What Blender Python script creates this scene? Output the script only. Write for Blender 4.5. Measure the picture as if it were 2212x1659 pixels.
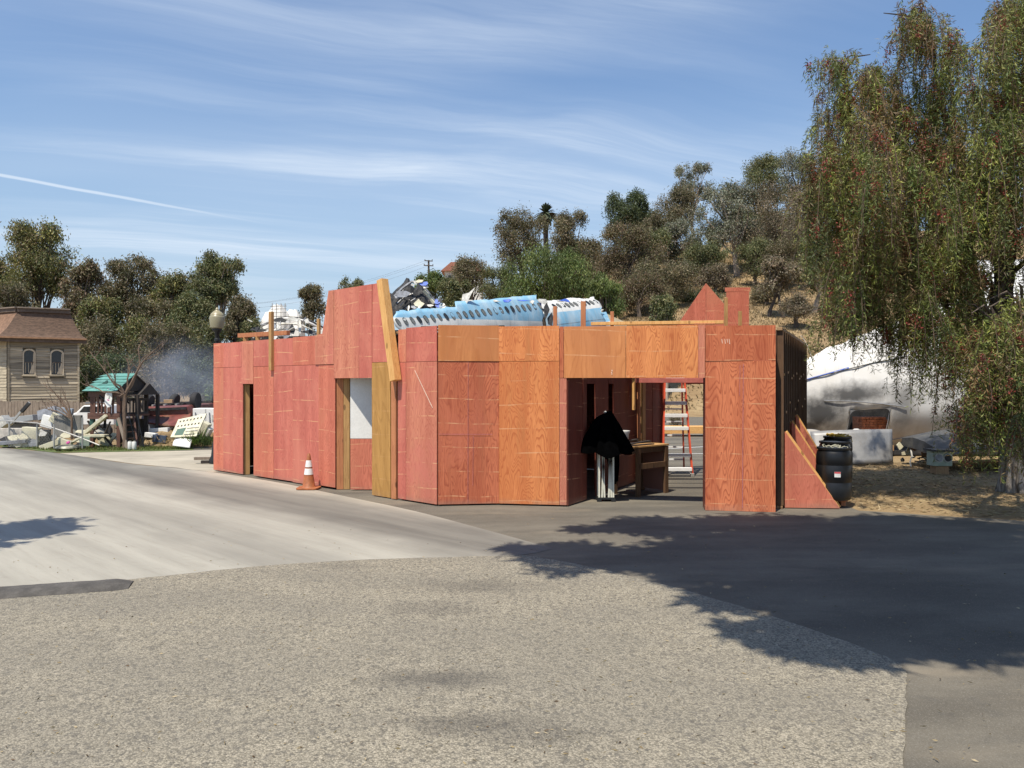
import bpy, bmesh, math, random
import numpy as np
from mathutils import Vector, Matrix

for o in list(bpy.data.objects):
    bpy.data.objects.remove(o)
scene = bpy.context.scene
col = scene.collection
R = math.radians

# ------------------------------------------------------------------ camera, sky, sun, exposure
F, CX, CY, EYE = 1662.0, 1106.0, 829.5, 2.09        # camera constants (2212 x 1659 picture grid), eye height in metres
cam_data = bpy.data.cameras.new("camera")
cam = bpy.data.objects.new("camera", cam_data)
col.objects.link(cam)
cam.location = (0, 0, EYE)
cam.rotation_euler = (R(90), 0, 0)
cam_data.sensor_width = 36
cam_data.lens = 36 * F / 2212
cam_data.clip_start = 0.1
cam_data.clip_end = 12000
scene.camera = cam

SUN = Vector((-0.6, -1.0, 2.4)).normalized()         # towards the sun
sun_data = bpy.data.lights.new("sun", 'SUN')
sun_data.energy = 5.0
sun_data.angle = R(0.53)
sun_data.color = (1.0, 0.925, 0.80)
sun = bpy.data.objects.new("sun", sun_data)
col.objects.link(sun)
sun.location = (-30, -50, 120)
sun.rotation_euler = SUN.to_track_quat('Z', 'Y').to_euler()

scene.view_settings.view_transform = 'Standard'
scene.view_settings.look = 'None'
scene.view_settings.exposure = 0.24
scene.view_settings.gamma = 1
scene.view_settings.use_curve_mapping = False
scene.render.engine = 'CYCLES'
scene.cycles.max_bounces = 8
scene.cycles.transparent_max_bounces = 12
scene.cycles.volume_step_rate = 2.0

world = bpy.data.worlds.new("World")
scene.world = world
world.use_nodes = True


class NT:
    """small helper around a node tree"""
    def __init__(self, tree):
        self.t = tree
        tree.nodes.clear()

    def n(self, kind, **kw):
        nd = self.t.nodes.new(kind)
        for k, v in kw.items():
            setattr(nd, k, v)
        return nd

    def l(self, a, b):
        self.t.links.new(a, b)

    def val(self, sock, v):
        if hasattr(v, 'is_output') or isinstance(v, bpy.types.NodeSocket):
            self.l(v, sock)
        else:
            sock.default_value = v

    def math(self, op, a, b=None, c=None, clamp=False):
        nd = self.n('ShaderNodeMath', operation=op, use_clamp=clamp)
        self.val(nd.inputs[0], a)
        if b is not None:
            self.val(nd.inputs[1], b)
        if c is not None:
            self.val(nd.inputs[2], c)
        return nd.outputs[0]

    def ramp(self, x, a, b, lo=0.0, hi=1.0, smooth=True):
        nd = self.n('ShaderNodeMapRange', interpolation_type='SMOOTHSTEP' if smooth else 'LINEAR', clamp=True)
        self.val(nd.inputs[0], x)
        nd.inputs[1].default_value = a
        nd.inputs[2].default_value = b
        nd.inputs[3].default_value = lo
        nd.inputs[4].default_value = hi
        return nd.outputs[0]

    def mix(self, f, a, b, blend='MIX'):
        nd = self.n('ShaderNodeMix', data_type='RGBA', blend_type=blend)
        self.val(nd.inputs[0], f)
        for s, v in ((nd.inputs[6], a), (nd.inputs[7], b)):
            if isinstance(v, bpy.types.NodeSocket):
                self.l(v, s)
            else:
                s.default_value = tuple(v) + (1,) if len(v) == 3 else v
        return nd.outputs[2]

    def noise(self, vec, scale=1.0, detail=4.0, rough=0.55, dist=0.0):
        nd = self.n('ShaderNodeTexNoise')
        if vec is not None:
            self.l(vec, nd.inputs['Vector'])
        nd.inputs['Scale'].default_value = scale
        nd.inputs['Detail'].default_value = detail
        nd.inputs['Roughness'].default_value = rough
        nd.inputs['Distortion'].default_value = dist
        return nd.outputs['Fac']

    def mapv(self, vec, scale=(1, 1, 1), loc=(0, 0, 0), rot=(0, 0, 0)):
        nd = self.n('ShaderNodeMapping')
        self.l(vec, nd.inputs[0])
        nd.inputs['Location'].default_value = loc
        nd.inputs['Rotation'].default_value = rot
        nd.inputs['Scale'].default_value = scale
        return nd.outputs[0]

    def comb(self, x, y, z=0.0):
        nd = self.n('ShaderNodeCombineXYZ')
        self.val(nd.inputs[0], x); self.val(nd.inputs[1], y); self.val(nd.inputs[2], z)
        return nd.outputs[0]

    def sep(self, v):
        nd = self.n('ShaderNodeSeparateXYZ')
        self.l(v, nd.inputs[0])
        return nd.outputs


def build_world():
    w = NT(world.node_tree)
    out = w.n('ShaderNodeOutputWorld')
    bg = w.n('ShaderNodeBackground')
    sky = w.n('ShaderNodeTexSky', sky_type='NISHITA')
    sky.sun_disc = False
    sky.sun_elevation = math.asin(SUN.z)
    sky.sun_rotation = math.atan2(SUN.x, SUN.y)
    sky.altitude = 150
    sky.air_density = 1.35
    sky.dust_density = 0.35
    sky.ozone_density = 3.0
    tc = w.n('ShaderNodeTexCoord')
    d = w.sep(tc.outputs['Generated'])
    # thin high cloud on a flat layer: the view direction meets the layer at (x/z, y/z)
    z = w.math('MAXIMUM', d[2], 0.02)
    zz = w.math('ADD', z, 0.035)
    p = w.comb(w.math('DIVIDE', d[0], zz), w.math('DIVIDE', d[1], zz), 0.0)
    warp = w.noise(p, 0.55, 3, 0.5)
    wv = w.comb(w.math('MULTIPLY', w.math('SUBTRACT', warp, 0.5), 0.8), w.math('MULTIPLY', w.math('SUBTRACT', warp, 0.5), 1.1), 0.0)
    add = w.n('ShaderNodeVectorMath', operation='ADD')
    w.l(p, add.inputs[0]); w.l(wv, add.inputs[1])
    q = w.mapv(w.mapv(add.outputs[0], rot=(0, 0, R(-20))), scale=(0.20, 1.5, 1))
    broad = w.noise(w.mapv(add.outputs[0], scale=(0.16, 0.5, 1), rot=(0, 0, R(-18)), loc=(3.1, 1.7, 0)), 1.0, 3, 0.5)
    fine = w.noise(q, 1.0, 9, 0.62, 0.3)
    fine2 = w.noise(w.mapv(q, scale=(2.6, 2.2, 1), loc=(5, 2, 0)), 1.0, 7, 0.65, 0.6)
    streak = w.math('ADD', w.math('MULTIPLY', fine, 0.7), w.math('MULTIPLY', fine2, 0.3))
    c1 = w.ramp(streak, 0.42, 0.72)
    c2 = w.ramp(broad, 0.40, 0.68)
    mask = w.math('MULTIPLY', c1, c2)
    veil = w.math('MULTIPLY', c2, 0.20)
    # contrail: a thin line on the same layer
    px, py = w.math('DIVIDE', d[0], z), w.math('DIVIDE', d[1], z)
    ax_, ay_, bx_, by_ = -2.44, 3.70, -1.57, 4.76
    ln = math.hypot(bx_ - ax_, by_ - ay_)
    ux, uy = (bx_ - ax_) / ln, (by_ - ay_) / ln
    wob = w.math('MULTIPLY', w.math('SUBTRACT', w.noise(p, 3.0, 4, 0.6), 0.5), 0.05)
    dist = w.math('ADD', w.math('ADD', w.math('MULTIPLY', w.math('SUBTRACT', px, ax_), -uy), w.math('MULTIPLY', w.math('SUBTRACT', py, ay_), ux)), wob)
    along = w.math('ADD', w.math('MULTIPLY', w.math('SUBTRACT', px, ax_), ux), w.math('MULTIPLY', w.math('SUBTRACT', py, ay_), uy))
    trail = w.math('MULTIPLY', w.ramp(w.math('ABSOLUTE', dist), 0.012, 0.05, 1, 0), w.ramp(along, 0.3, 2.0, 0.8, 0.0))
    trail = w.math('MULTIPLY', trail, w.ramp(along, -6.0, -3.0, 0.0, 1.0))
    total = w.math('MAXIMUM', w.math('ADD', w.math('MULTIPLY', mask, 0.75), veil), w.math('MULTIPLY', trail, 0.85), clamp=True)
    total = w.math('MULTIPLY', total, w.ramp(d[2], 0.0, 0.10, 0.35, 1.0))
    tinted = w.mix(1.0, sky.outputs[0], (0.95, 1.03, 1.16), 'MULTIPLY')
    hazed = w.mix(w.ramp(d[2], -0.02, 0.40, 0.72, 0.0), tinted, (3.9, 5.0, 6.4))
    colr = w.mix(total, hazed, CLOUD)
    w.l(colr, bg.inputs[0])
    bg.inputs[1].default_value = SKY_STRENGTH
    w.l(bg.outputs[0], out.inputs[0])


SKY_STRENGTH = 0.103
CLOUD = (6.6, 7.4, 8.4)
build_world()

# ------------------------------------------------------------------ generic helpers
def at(x, y, Y):
    """the place a point seen at (x, y) in the 2212 x 1659 survey grid has at distance Y"""
    return Vector(((x - CX) / F * Y, Y, EYE + (CY - y) / F * Y))


def gp(x, y):
    """flat-ground point"""
    Y = EYE * F / (y - CY)
    return Vector(((x - CX) / F * Y, Y, 0.0))


def tag(o, label=None, cat=None, group=None, kind=None):
    if label: o['label'] = label
    if cat: o['category'] = cat
    if group: o['group'] = group
    if kind: o['kind'] = kind
    return o


def thing(name, label, cat, loc=(0, 0, 0), group=None):
    o = bpy.data.objects.new(name, None)
    o.empty_display_size = 0.2
    col.objects.link(o)
    o.location = loc
    return tag(o, label, cat, group)


def base_of(o):
    v = Vector((0, 0, 0))
    while o is not None:
        v += Vector(o.location)
        o = o.parent
    return v


def children(o):
    return [c for c in bpy.data.objects if c.parent == o]


def copy_tree(root, loc, rz=0.0, label=None, name=None):
    def rec(o, par):
        c = o.copy()
        col.objects.link(c)
        c.parent = par
        for ch in o.children:
            rec(ch, c)
        return c
    r = rec(root, None)
    r.location = loc
    r.rotation_euler = (0, 0, rz)
    if label:
        r['label'] = label
    return r


class MB:
    """collects geometry in world coordinates; build() links it as one object"""
    def __init__(self):
        self.v, self.f, self.uv = [], [], []

    def add(self, verts, faces, uvs=None):
        b = len(self.v)
        self.v += [tuple(p) for p in verts]
        for i, fc in enumerate(faces):
            self.f.append([k + b for k in fc])
            self.uv.append([tuple(verts_uv) for verts_uv in uvs[i]] if uvs else None)
        return self

    def frame_box(self, o, ax, ay, az, sx, sy, sz, uvf=None):
        """box with corner-centre o, axes and full sizes"""
        o, ax, ay, az = Vector(o), Vector(ax), Vector(ay), Vector(az)
        vs = [o + ax * (sx / 2 * i) + ay * (sy / 2 * j) + az * (sz / 2 * k) for k in (-1, 1) for j in (-1, 1) for i in (-1, 1)]
        fs = [(0, 2, 3, 1), (4, 5, 7, 6), (0, 1, 5, 4), (2, 6, 7, 3), (0, 4, 6, 2), (1, 3, 7, 5)]
        return self.add(vs, fs)

    def box(self, c, s, rz=0.0, ry=0.0, rx=0.0):
        m = Matrix.Rotation(rz, 3, 'Z') @ Matrix.Rotation(ry, 3, 'Y') @ Matrix.Rotation(rx, 3, 'X')
        return self.frame_box(c, m.col[0], m.col[1], m.col[2], *s)

    def bar(self, p, q, w, h, up=(0, 0, 1)):
        p, q = Vector(p), Vector(q)
        d = (q - p)
        L = d.length
        d.normalize()
        up = Vector(up)
        s = d.cross(up)
        if s.length < 1e-4:
            s = d.cross(Vector((0, 1, 0)))
        s.normalize()
        u = s.cross(d)
        return self.frame_box((p + q) / 2, s, d, u, w, L, h)

    def tube(self, path, radii, sides=6, cap=True):
        path = [Vector(p) for p in path]
        if not hasattr(radii, '__len__'):
            radii = [radii] * len(path)
        rings, fs, vs = [], [], []
        prev = None
        for i, p in enumerate(path):
            d = (path[min(i + 1, len(path) - 1)] - path[max(i - 1, 0)])
            if d.length < 1e-9:
                d = Vector((0, 0, 1))
            d.normalize()
            if prev is None:
                a = d.orthogonal().normalized()
            else:
                a = (prev - d * prev.dot(d))
                if a.length < 1e-5:
                    a = d.orthogonal()
                a.normalize()
            prev = a
            b = d.cross(a)
            for k in range(sides):
                t = 2 * math.pi * k / sides
                vs.append(p + (a * math.cos(t) + b * math.sin(t)) * radii[i])
        n = len(path)
        for i in range(n - 1):
            for k in range(sides):
                k2 = (k + 1) % sides
                fs.append((i * sides + k, i * sides + k2, (i + 1) * sides + k2, (i + 1) * sides + k))
        if cap:
            fs.append(tuple(range(sides - 1, -1, -1)))
            fs.append(tuple((n - 1) * sides + k for k in range(sides)))
        return self.add(vs, fs)

    def lathe(self, prof, c, sides=24, axis='Z', m=None):
        """prof = [(r, z)...] about a vertical axis at c, or along matrix m"""
        c = Vector(c)
        m = m or Matrix.Identity(3)
        vs, fs = [], []
        for r, z in prof:
            for k in range(sides):
                t = 2 * math.pi * k / sides
                vs.append(c + m @ Vector((r * math.cos(t), r * math.sin(t), z)))
        for i in range(len(prof) - 1):
            for k in range(sides):
                k2 = (k + 1) % sides
                fs.append((i * sides + k, i * sides + k2, (i + 1) * sides + k2, (i + 1) * sides + k))
        fs.append(tuple(range(sides - 1, -1, -1)))
        fs.append(tuple((len(prof) - 1) * sides + k for k in range(sides)))
        return self.add(vs, fs)

    def prism(self, pts, o, ax, ay, an, t, uv=False):
        """polygon pts (2-D, counter-clockwise seen from +an) in plane (o, ax, ay), thickness t towards -an"""
        o, ax, ay, an = Vector(o), Vector(ax), Vector(ay), Vector(an)
        n = len(pts)
        fr = [o + ax * a + ay * b for a, b in pts]
        bk = [p - an * t for p in fr]
        fs = [tuple(range(n)), tuple(range(2 * n - 1, n - 1, -1))]
        uvs = [[pts[i] for i in range(n)], [pts[i] for i in range(n - 1, -1, -1)]]
        for i in range(n):
            j = (i + 1) % n
            fs.append((j, i, n + i, n + j))
            a, b = pts[i], pts[j]
            uvs.append([(b[0], b[1]), (a[0], a[1]), (a[0] + 0.02, a[1]), (b[0] + 0.02, b[1])])
        return self.add(fr + bk, fs, uvs if uv else None)

    def sheet(self, fn, nu, nv, closed=False):
        vs = [fn(i / nu, j / nv) for i in range(nu + 1) for j in range(nv + 1)]
        fs = [(i * (nv + 1) + j, (i + 1) * (nv + 1) + j, (i + 1) * (nv + 1) + j + 1, i * (nv + 1) + j + 1) for i in range(nu) for j in range(nv)]
        return self.add(vs, fs)

    def build(self, name, mat, parent=None, loc=None, smooth=False, bevel=0.0, solid=0.0, sub=0):
        org = base_of(parent) if parent is not None else (Vector(loc) if loc is not None else Vector((0, 0, 0)))
        me = bpy.data.meshes.new(name)
        me.from_pydata([tuple(Vector(p) - org) for p in self.v], [], self.f)
        if any(u is not None for u in self.uv):
            lay = me.uv_layers.new(name="UVMap")
            k = 0
            for pi, poly in enumerate(me.polygons):
                u = self.uv[pi]
                for j in range(poly.loop_total):
                    if u:
                        lay.data[poly.loop_start + j].uv = u[j]
        me.materials.append(mat)
        if smooth:
            me.polygons.foreach_set('use_smooth', [True] * len(me.polygons))
            if hasattr(me, 'set_sharp_from_angle'):
                me.set_sharp_from_angle(angle=R(40))
        me.update()
        o = bpy.data.objects.new(name, me)
        col.objects.link(o)
        if parent is not None:
            o.parent = parent
        elif loc is not None:
            o.location = loc
        if solid:
            md = o.modifiers.new("thickness", 'SOLIDIFY'); md.thickness = solid; md.offset = -1
        if bevel:
            md = o.modifiers.new("edge", 'BEVEL'); md.width = bevel; md.segments = 2; md.limit_method = 'ANGLE'
        if sub:
            md = o.modifiers.new("smooth", 'SUBSURF'); md.levels = sub; md.render_levels = sub
        return o


# ------------------------------------------------------------------ materials
MATS = {}


def new_mat(name):
    m = bpy.data.materials.new(name)
    m.use_nodes = True
    t = NT(m.node_tree)
    out = t.n('ShaderNodeOutputMaterial')
    bs = t.n('ShaderNodeBsdfPrincipled')
    t.l(bs.outputs[0], out.inputs[0])
    return m, t, bs, out


def bump(t, bs, h, strength=0.3, dist=0.01):
    b = t.n('ShaderNodeBump')
    b.inputs['Strength'].default_value = strength
    b.inputs['Distance'].default_value = dist
    t.l(h, b.inputs['Height'])
    t.l(b.outputs[0], bs.inputs['Normal'])


def plain(name, colr, rough=0.6, metal=0.0, var=0.25, scale=6.0, dirt=None, bumpy=0.0, spec=None, stretch=(1, 1, 1), each=0.0):
    """a worn solid colour: two noises for tone, an optional dirt colour"""
    if name in MATS:
        return MATS[name]
    m, t, bs, out = new_mat(name)
    tc = t.n('ShaderNodeTexCoord').outputs['Object']
    v = t.mapv(tc, scale=stretch)
    n1 = t.noise(v, scale, 5, 0.6)
    n2 = t.noise(v, scale * 7, 3, 0.6)
    c = t.mix(t.ramp(n1, 0.3, 0.7), [x * (1 - var) for x in colr], [min(1, x * (1 + var)) for x in colr])
    c = t.mix(t.math('MULTIPLY', t.ramp(n2, 0.35, 0.7), 0.3), c, [x * 0.75 for x in colr])
    if dirt:
        c = t.mix(t.math('MULTIPLY', t.ramp(t.noise(v, scale * 0.6, 6, 0.65), 0.48, 0.7), dirt[3]), c, dirt[:3])
    if each:
        k = t.ramp(t.n('ShaderNodeObjectInfo').outputs['Random'], 0, 1, 1 - each, 1 + each * .4, smooth=False)
        c = t.mix(1.0, c, t.comb(k, k, k), 'MULTIPLY')
    t.l(c, bs.inputs['Base Color'])
    bs.inputs['Roughness'].default_value = rough
    bs.inputs['Metallic'].default_value = metal
    if spec is not None:
        bs.inputs['Specular IOR Level'].default_value = spec
    if bumpy:
        bump(t, bs, n2, bumpy, 0.02)
    MATS[name] = m
    return m


def plywood(name, light, dark, rings=15.0, amount=0.6, su=2.1, sv=0.5, streak=0.75, blotch=None):
    """rotary-cut plywood: grain is the contour lines of a field stretched up the sheet"""
    if name in MATS:
        return MATS[name]
    m, t, bs, out = new_mat(name)
    uv = t.n('ShaderNodeTexCoord').outputs['UV']
    rnd = t.n('ShaderNodeObjectInfo').outputs['Random']
    off = t.comb(t.math('MULTIPLY', rnd, 37.0), t.math('MULTIPLY', rnd, 91.0), t.math('MULTIPLY', rnd, 13.0))
    add = t.n('ShaderNodeVectorMath', operation='ADD')
    t.l(uv, add.inputs[0]); t.l(off, add.inputs[1])
    p = add.outputs[0]
    s = t.sep(uv)
    field = t.noise(t.mapv(p, scale=(su, sv, 1)), 1.0, 2.0, 0.45, 0.35)
    wig = t.noise(t.mapv(p, scale=(14, 3.0, 1)), 1.0, 3, 0.6)
    ph = t.math('ADD', t.math('MULTIPLY', field, rings), t.math('MULTIPLY', wig, 0.75))
    ring = t.math('FRACT', ph)
    late = t.math('MULTIPLY', t.ramp(ring, 0.45, 0.86), t.ramp(ring, 0.9, 1.0, 1, 0))
    fibre = t.noise(t.mapv(p, scale=(160, 5, 1)), 1.0, 3, 0.6)
    flakes = t.noise(t.mapv(p, scale=(45, 6, 1)), 1.0, 3, 0.6)
    late = t.math('MULTIPLY', late, t.ramp(flakes, 0.25, 0.6, 0.35, 1.0))
    # random tone of the whole sheet + veneer strips
    strips = t.n('ShaderNodeTexNoise', noise_dimensions='1D')
    t.l(t.math('ADD', t.math('MULTIPLY', s[0], 3.2), t.math('MULTIPLY', rnd, 57)), strips.inputs['W'])
    strips.inputs['Scale'].default_value = 1.0
    strips.inputs['Detail'].default_value = 0.5
    tone = t.math('ADD', t.math('MULTIPLY', t.ramp(strips.outputs[0], 0.35, 0.65), 0.36), t.math('MULTIPLY', rnd, 0.30))
    c = t.mix(t.math('MULTIPLY', late, amount), light, dark)
    c = t.mix(t.math('MULTIPLY', t.ramp(fibre, 0.4, 0.75), 0.5), c, dark)
    c = t.mix(tone, c, dark)
    wea = t.noise(t.mapv(p, scale=(7, .7, 1)), 1.0, 6, 0.7)
    c = t.mix(t.ramp(wea, 0.50, 0.72, 0, 0.6), c, [x * 0.62 for x in light])
    c = t.mix(t.ramp(wea, 0.30, 0.44, 0.30, 0), c, [min(1, x * 1.18 + .03) for x in light])
    if blotch:
        bl = t.noise(t.mapv(p, scale=(1.3, 0.7, 1)), 1.0, 5, 0.6, 0.4)
        c = t.mix(t.math('MULTIPLY', t.ramp(bl, 0.45, 0.66), blotch[3]), c, blotch[:3])
    # pale scraped lines running across the sheet near every stud row
    wob = t.math('MULTIPLY', t.math('SUBTRACT', t.noise(t.comb(t.math('MULTIPLY', s[0], 0.8), t.math('MULTIPLY', rnd, 40), s[1]), 1.0, 2, 0.5), 0.5), 0.11)
    slope = t.math('MULTIPLY', s[0], t.math('MULTIPLY', t.math('SUBTRACT', t.math('FRACT', t.math('MULTIPLY', rnd, 7.7)), 0.5), 0.12))
    row = t.math('ADD', t.math('ADD', s[1], wob), slope)
    row = t.math('ADD', t.math('DIVIDE', row, 0.415), t.math('MULTIPLY', t.math('FRACT', t.math('MULTIPLY', rnd, 3.3)), 0.5))
    fr = t.math('ABSOLUTE', t.math('SUBTRACT', t.math('FRACT', row), 0.5))
    line = t.ramp(fr, 0.008, 0.026, 1, 0)
    brk = t.noise(t.comb(t.math('MULTIPLY', s[0], 2.2), t.math('FLOOR', row), t.math('MULTIPLY', rnd, 50)), 1.0, 4, 0.7)
    line = t.math('MULTIPLY', line, t.ramp(brk, 0.42, 0.60))
    c = t.mix(t.math('MULTIPLY', line, streak), c, (0.74, 0.42, 0.22))
    # stray scuffs and knots
    vor = t.n('ShaderNodeTexVoronoi', feature='DISTANCE_TO_EDGE')
    sc = t.noise(t.mapv(p, scale=(5, 1.1, 1)), 1.0, 8, 0.75)
    c = t.mix(t.ramp(sc, 0.70, 0.76, 0.0, 0.55), c, (0.85, 0.55, 0.36))
    kn = t.n('ShaderNodeTexVoronoi')
    t.l(t.mapv(p, scale=(1.7, 0.9, 1)), kn.inputs['Vector'])
    kn.inputs['Scale'].default_value = 1.0
    c = t.mix(t.ramp(kn.outputs['Distance'], 0.012, 0.03, 0.75, 0.0), c, [x * 0.25 for x in dark])
    grime = t.noise(t.mapv(p, scale=(2, 6, 1)), 1.0, 5, 0.6)
    low = t.math('MULTIPLY', t.ramp(s[1], 0.0, 0.16, 0.5, 0.0), t.ramp(grime, 0.3, 0.6))
    c = t.mix(low, c, (0.30, 0.2, 0.15))
    t.l(c, bs.inputs['Base Color'])
    bs.inputs['Roughness'].default_value = 0.62
    bs.inputs['Specular IOR Level'].default_value = 0.3
    bump(t, bs, t.math('ADD', t.math('MULTIPLY', late, 0.6), fibre), 0.25, 0.004)
    MATS[name] = m
    return m


PLY_RED = plywood('stained plywood red', (0.70, 0.225, 0.14), (0.40, 0.10, 0.062), 24, 0.62, su=4.2, sv=.9, blotch=(0.56, 0.21, 0.12, 0.6))
PLY_PINK = plywood('stained plywood pink', (0.67, 0.205, 0.145), (0.39, 0.095, 0.07), 22, 0.62, su=4.2, sv=.9, blotch=(0.62, 0.22, 0.15, 0.6))
PLY_ROSE = plywood('stained plywood rose', (0.70, 0.28, 0.17), (0.38, 0.10, 0.065), 24, 0.66, su=4.2, sv=.9, blotch=(0.58, 0.17, 0.13, 0.6))
PLY_ORANGE = plywood('stained plywood orange', (0.80, 0.315, 0.11), (0.44, 0.11, 0.035), 26, 0.78, su=3.6, sv=0.8)
PLY_AMBER = plywood('stained plywood amber', (0.70, 0.29, 0.105), (0.46, 0.155, 0.05), 15, 0.55, blotch=(0.56, 0.22, 0.09, 0.5))
PLY_BROWN = plywood('stained plywood red brown', (0.64, 0.20, 0.095), (0.30, 0.06, 0.03), 26, 0.72, su=3.6, sv=.8, blotch=(0.55, 0.16, 0.09, 0.6))
PLY_BRICK = plywood('stained plywood brick', (0.72, 0.235, 0.105), (0.34, 0.07, 0.03), 26, 0.8, su=3.2, sv=0.7)
PLY_TAN = plywood('bare plywood tan', (0.58, 0.32, 0.10), (0.34, 0.17, 0.045), 15, 0.65, streak=0.3)
PLY_SHADED = plywood('plywood shaded dark', (0.10, 0.045, 0.025), (0.05, 0.022, 0.014), 14, 0.5, streak=0.1)  # shade of the outer side wall is put into this near-black colour
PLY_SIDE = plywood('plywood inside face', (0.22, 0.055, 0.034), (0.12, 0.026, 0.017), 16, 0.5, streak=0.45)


def timber(name, light, dark, scale=1.0):
    if name in MATS:
        return MATS[name]
    m, t, bs, out = new_mat(name)
    tc = t.n('ShaderNodeTexCoord').outputs['Object']
    rnd = t.n('ShaderNodeObjectInfo').outputs['Random']
    add = t.n('ShaderNodeVectorMath', operation='ADD')
    t.l(tc, add.inputs[0]); t.l(t.comb(t.math('MULTIPLY', rnd, 31), t.math('MULTIPLY', rnd, 17), t.math('MULTIPLY', rnd, 7)), add.inputs[1])
    p = add.outputs[0]
    f = t.noise(t.mapv(p, scale=(11 * scale, 11 * scale, 0.8)), 1.0, 3, 0.5, 0.4)
    ring = t.ramp(t.math('FRACT', t.math('MULTIPLY', f, 7)), 0.4, 0.95)
    blot = t.noise(p, 1.8, 4, 0.6)
    c = t.mix(t.math('MULTIPLY', ring, 0.6), light, dark)
    c = t.mix(t.math('MULTIPLY', t.ramp(blot, 0.4, 0.7), 0.5), c, dark)
    kn = t.n('ShaderNodeTexVoronoi')
    t.l(t.mapv(p, scale=(5, 5, 2.2)), kn.inputs['Vector'])
    kn.inputs['Scale'].default_value = 1.0
    c = t.mix(t.ramp(kn.outputs['Distance'], 0.09, 0.16, 0.7, 0.0), c, [x * 0.4 for x in dark])
    t.l(c, bs.inputs['Base Color'])
    bs.inputs['Roughness'].default_value = 0.7
    bump(t, bs, f, 0.2, 0.004)
    MATS[name] = m
    return m


PINE = timber('pine timber', (0.74, 0.42, 0.15), (0.55, 0.27, 0.075))
PINE_OLD = timber('old pine timber', (0.50, 0.29, 0.11), (0.32, 0.16, 0.055))
TIMBER_RED = timber('reddish timber', (0.52, 0.21, 0.09), (0.34, 0.12, 0.05))
STUD_SHADED = timber('shaded framing timber', (0.14, 0.075, 0.036), (0.08, 0.04, 0.02))  # timber darkened in colour to carry side wall and doorway shade
STUD = timber('framing timber', (0.42, 0.26, 0.13), (0.27, 0.15, 0.07))
GREY_WOOD = timber('weathered grey wood', (0.27, 0.215, 0.165), (0.15, 0.115, 0.085))
BROWN_WOOD = timber('dark brown wood', (0.13, 0.06, 0.04), (0.07, 0.032, 0.022))
CHAR_WOOD = timber('charred wood', (0.045, 0.035, 0.03), (0.02, 0.016, 0.014))


def ground_mat(name, build):
    m, t, bs, out = new_mat(name)
    tc = t.n('ShaderNodeTexCoord').outputs['Object']
    build(t, bs, tc)
    MATS[name] = m
    return m


def spots(t, tc, lst):
    """dirt stains with a place of their own: (x, y, rx, ry, amount)"""
    s = t.sep(tc)
    n = t.math('MULTIPLY', t.math('SUBTRACT', t.noise(tc, 2.2, 5, 0.65), 0.5), 1.4)
    acc = None
    for x, y, rx, ry, a in lst:
        dx = t.math('DIVIDE', t.math('SUBTRACT', s[0], x), rx)
        dy = t.math('DIVIDE', t.math('SUBTRACT', s[1], y), ry)
        r = t.math('ADD', t.math('SQRT', t.math('ADD', t.math('MULTIPLY', dx, dx), t.math('MULTIPLY', dy, dy))), n)
        k = t.ramp(r, 0.15, 1.25, a, 0.0)
        acc = k if acc is None else t.math('MAXIMUM', acc, k)
    return acc


def chip_seal(t, bs, tc):
    v = t.n('ShaderNodeTexVoronoi')
    t.l(t.mapv(tc, scale=(1, 1, 1)), v.inputs['Vector'])
    v.inputs['Scale'].default_value = 88
    v.inputs['Randomness'].default_value = 1.0
    cell = t.sep(v.outputs['Color'])[0]
    v2 = t.n('ShaderNodeTexVoronoi')
    t.l(tc, v2.inputs['Vector'])
    v2.inputs['Scale'].default_value = 40
    cell2 = t.sep(v2.outputs['Color'])[1]
    c = t.mix(t.ramp(cell, 0.0, 1.0, smooth=False), (0.178, 0.159, 0.122), (0.41, 0.366, 0.28))
    c = t.mix(t.ramp(cell2, 0.82, 0.9, 0, 0.5), c, (0.09, 0.085, 0.078))
    c = t.mix(t.ramp(cell2, 0.0, 0.10, 0.4, 0.0), c, (0.52, 0.46, 0.36))
    gaps = t.ramp(v.outputs['Distance'], 0.42, 0.8, 0.0, 0.45)
    c = t.mix(gaps, c, (0.07, 0.065, 0.055))
    mid = t.noise(tc, 9, 5, 0.7)
    c = t.mix(t.ramp(mid, 0.52, 0.74, 0.0, 0.42), c, (0.125, 0.112, 0.09))
    big = t.noise(t.mapv(tc, scale=(0.5, 1.0, 1), rot=(0, 0, R(20))), 0.9, 5, 0.6)
    c = t.mix(t.ramp(big, 0.40, 0.62, 0.32, 0.0), c, (0.15, 0.14, 0.12))
    drk = spots(t, tc, [(-0.55, 5.45, 0.55, 0.22, 0.5), (-0.35, 7.9, 0.9, 0.3, 0.38), (-0.75, 7.1, 0.6, 0.25, 0.32), (-0.25, 4.7, 0.55, 0.2, 0.5), (0.15, 4.55, 0.4, 0.2, 0.4), (-1.9, 8.8, 0.5, 0.2, 0.2)])
    c = t.mix(drk, c, (0.055, 0.052, 0.05))
    t.l(c, bs.inputs['Base Color'])
    bs.inputs['Roughness'].default_value = 0.92
    bs.inputs['Specular IOR Level'].default_value = 0.25
    bump(t, bs, t.math('ADD', t.math('SUBTRACT', 1.0, v.outputs['Distance']), mid), 0.55, 0.012)


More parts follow.
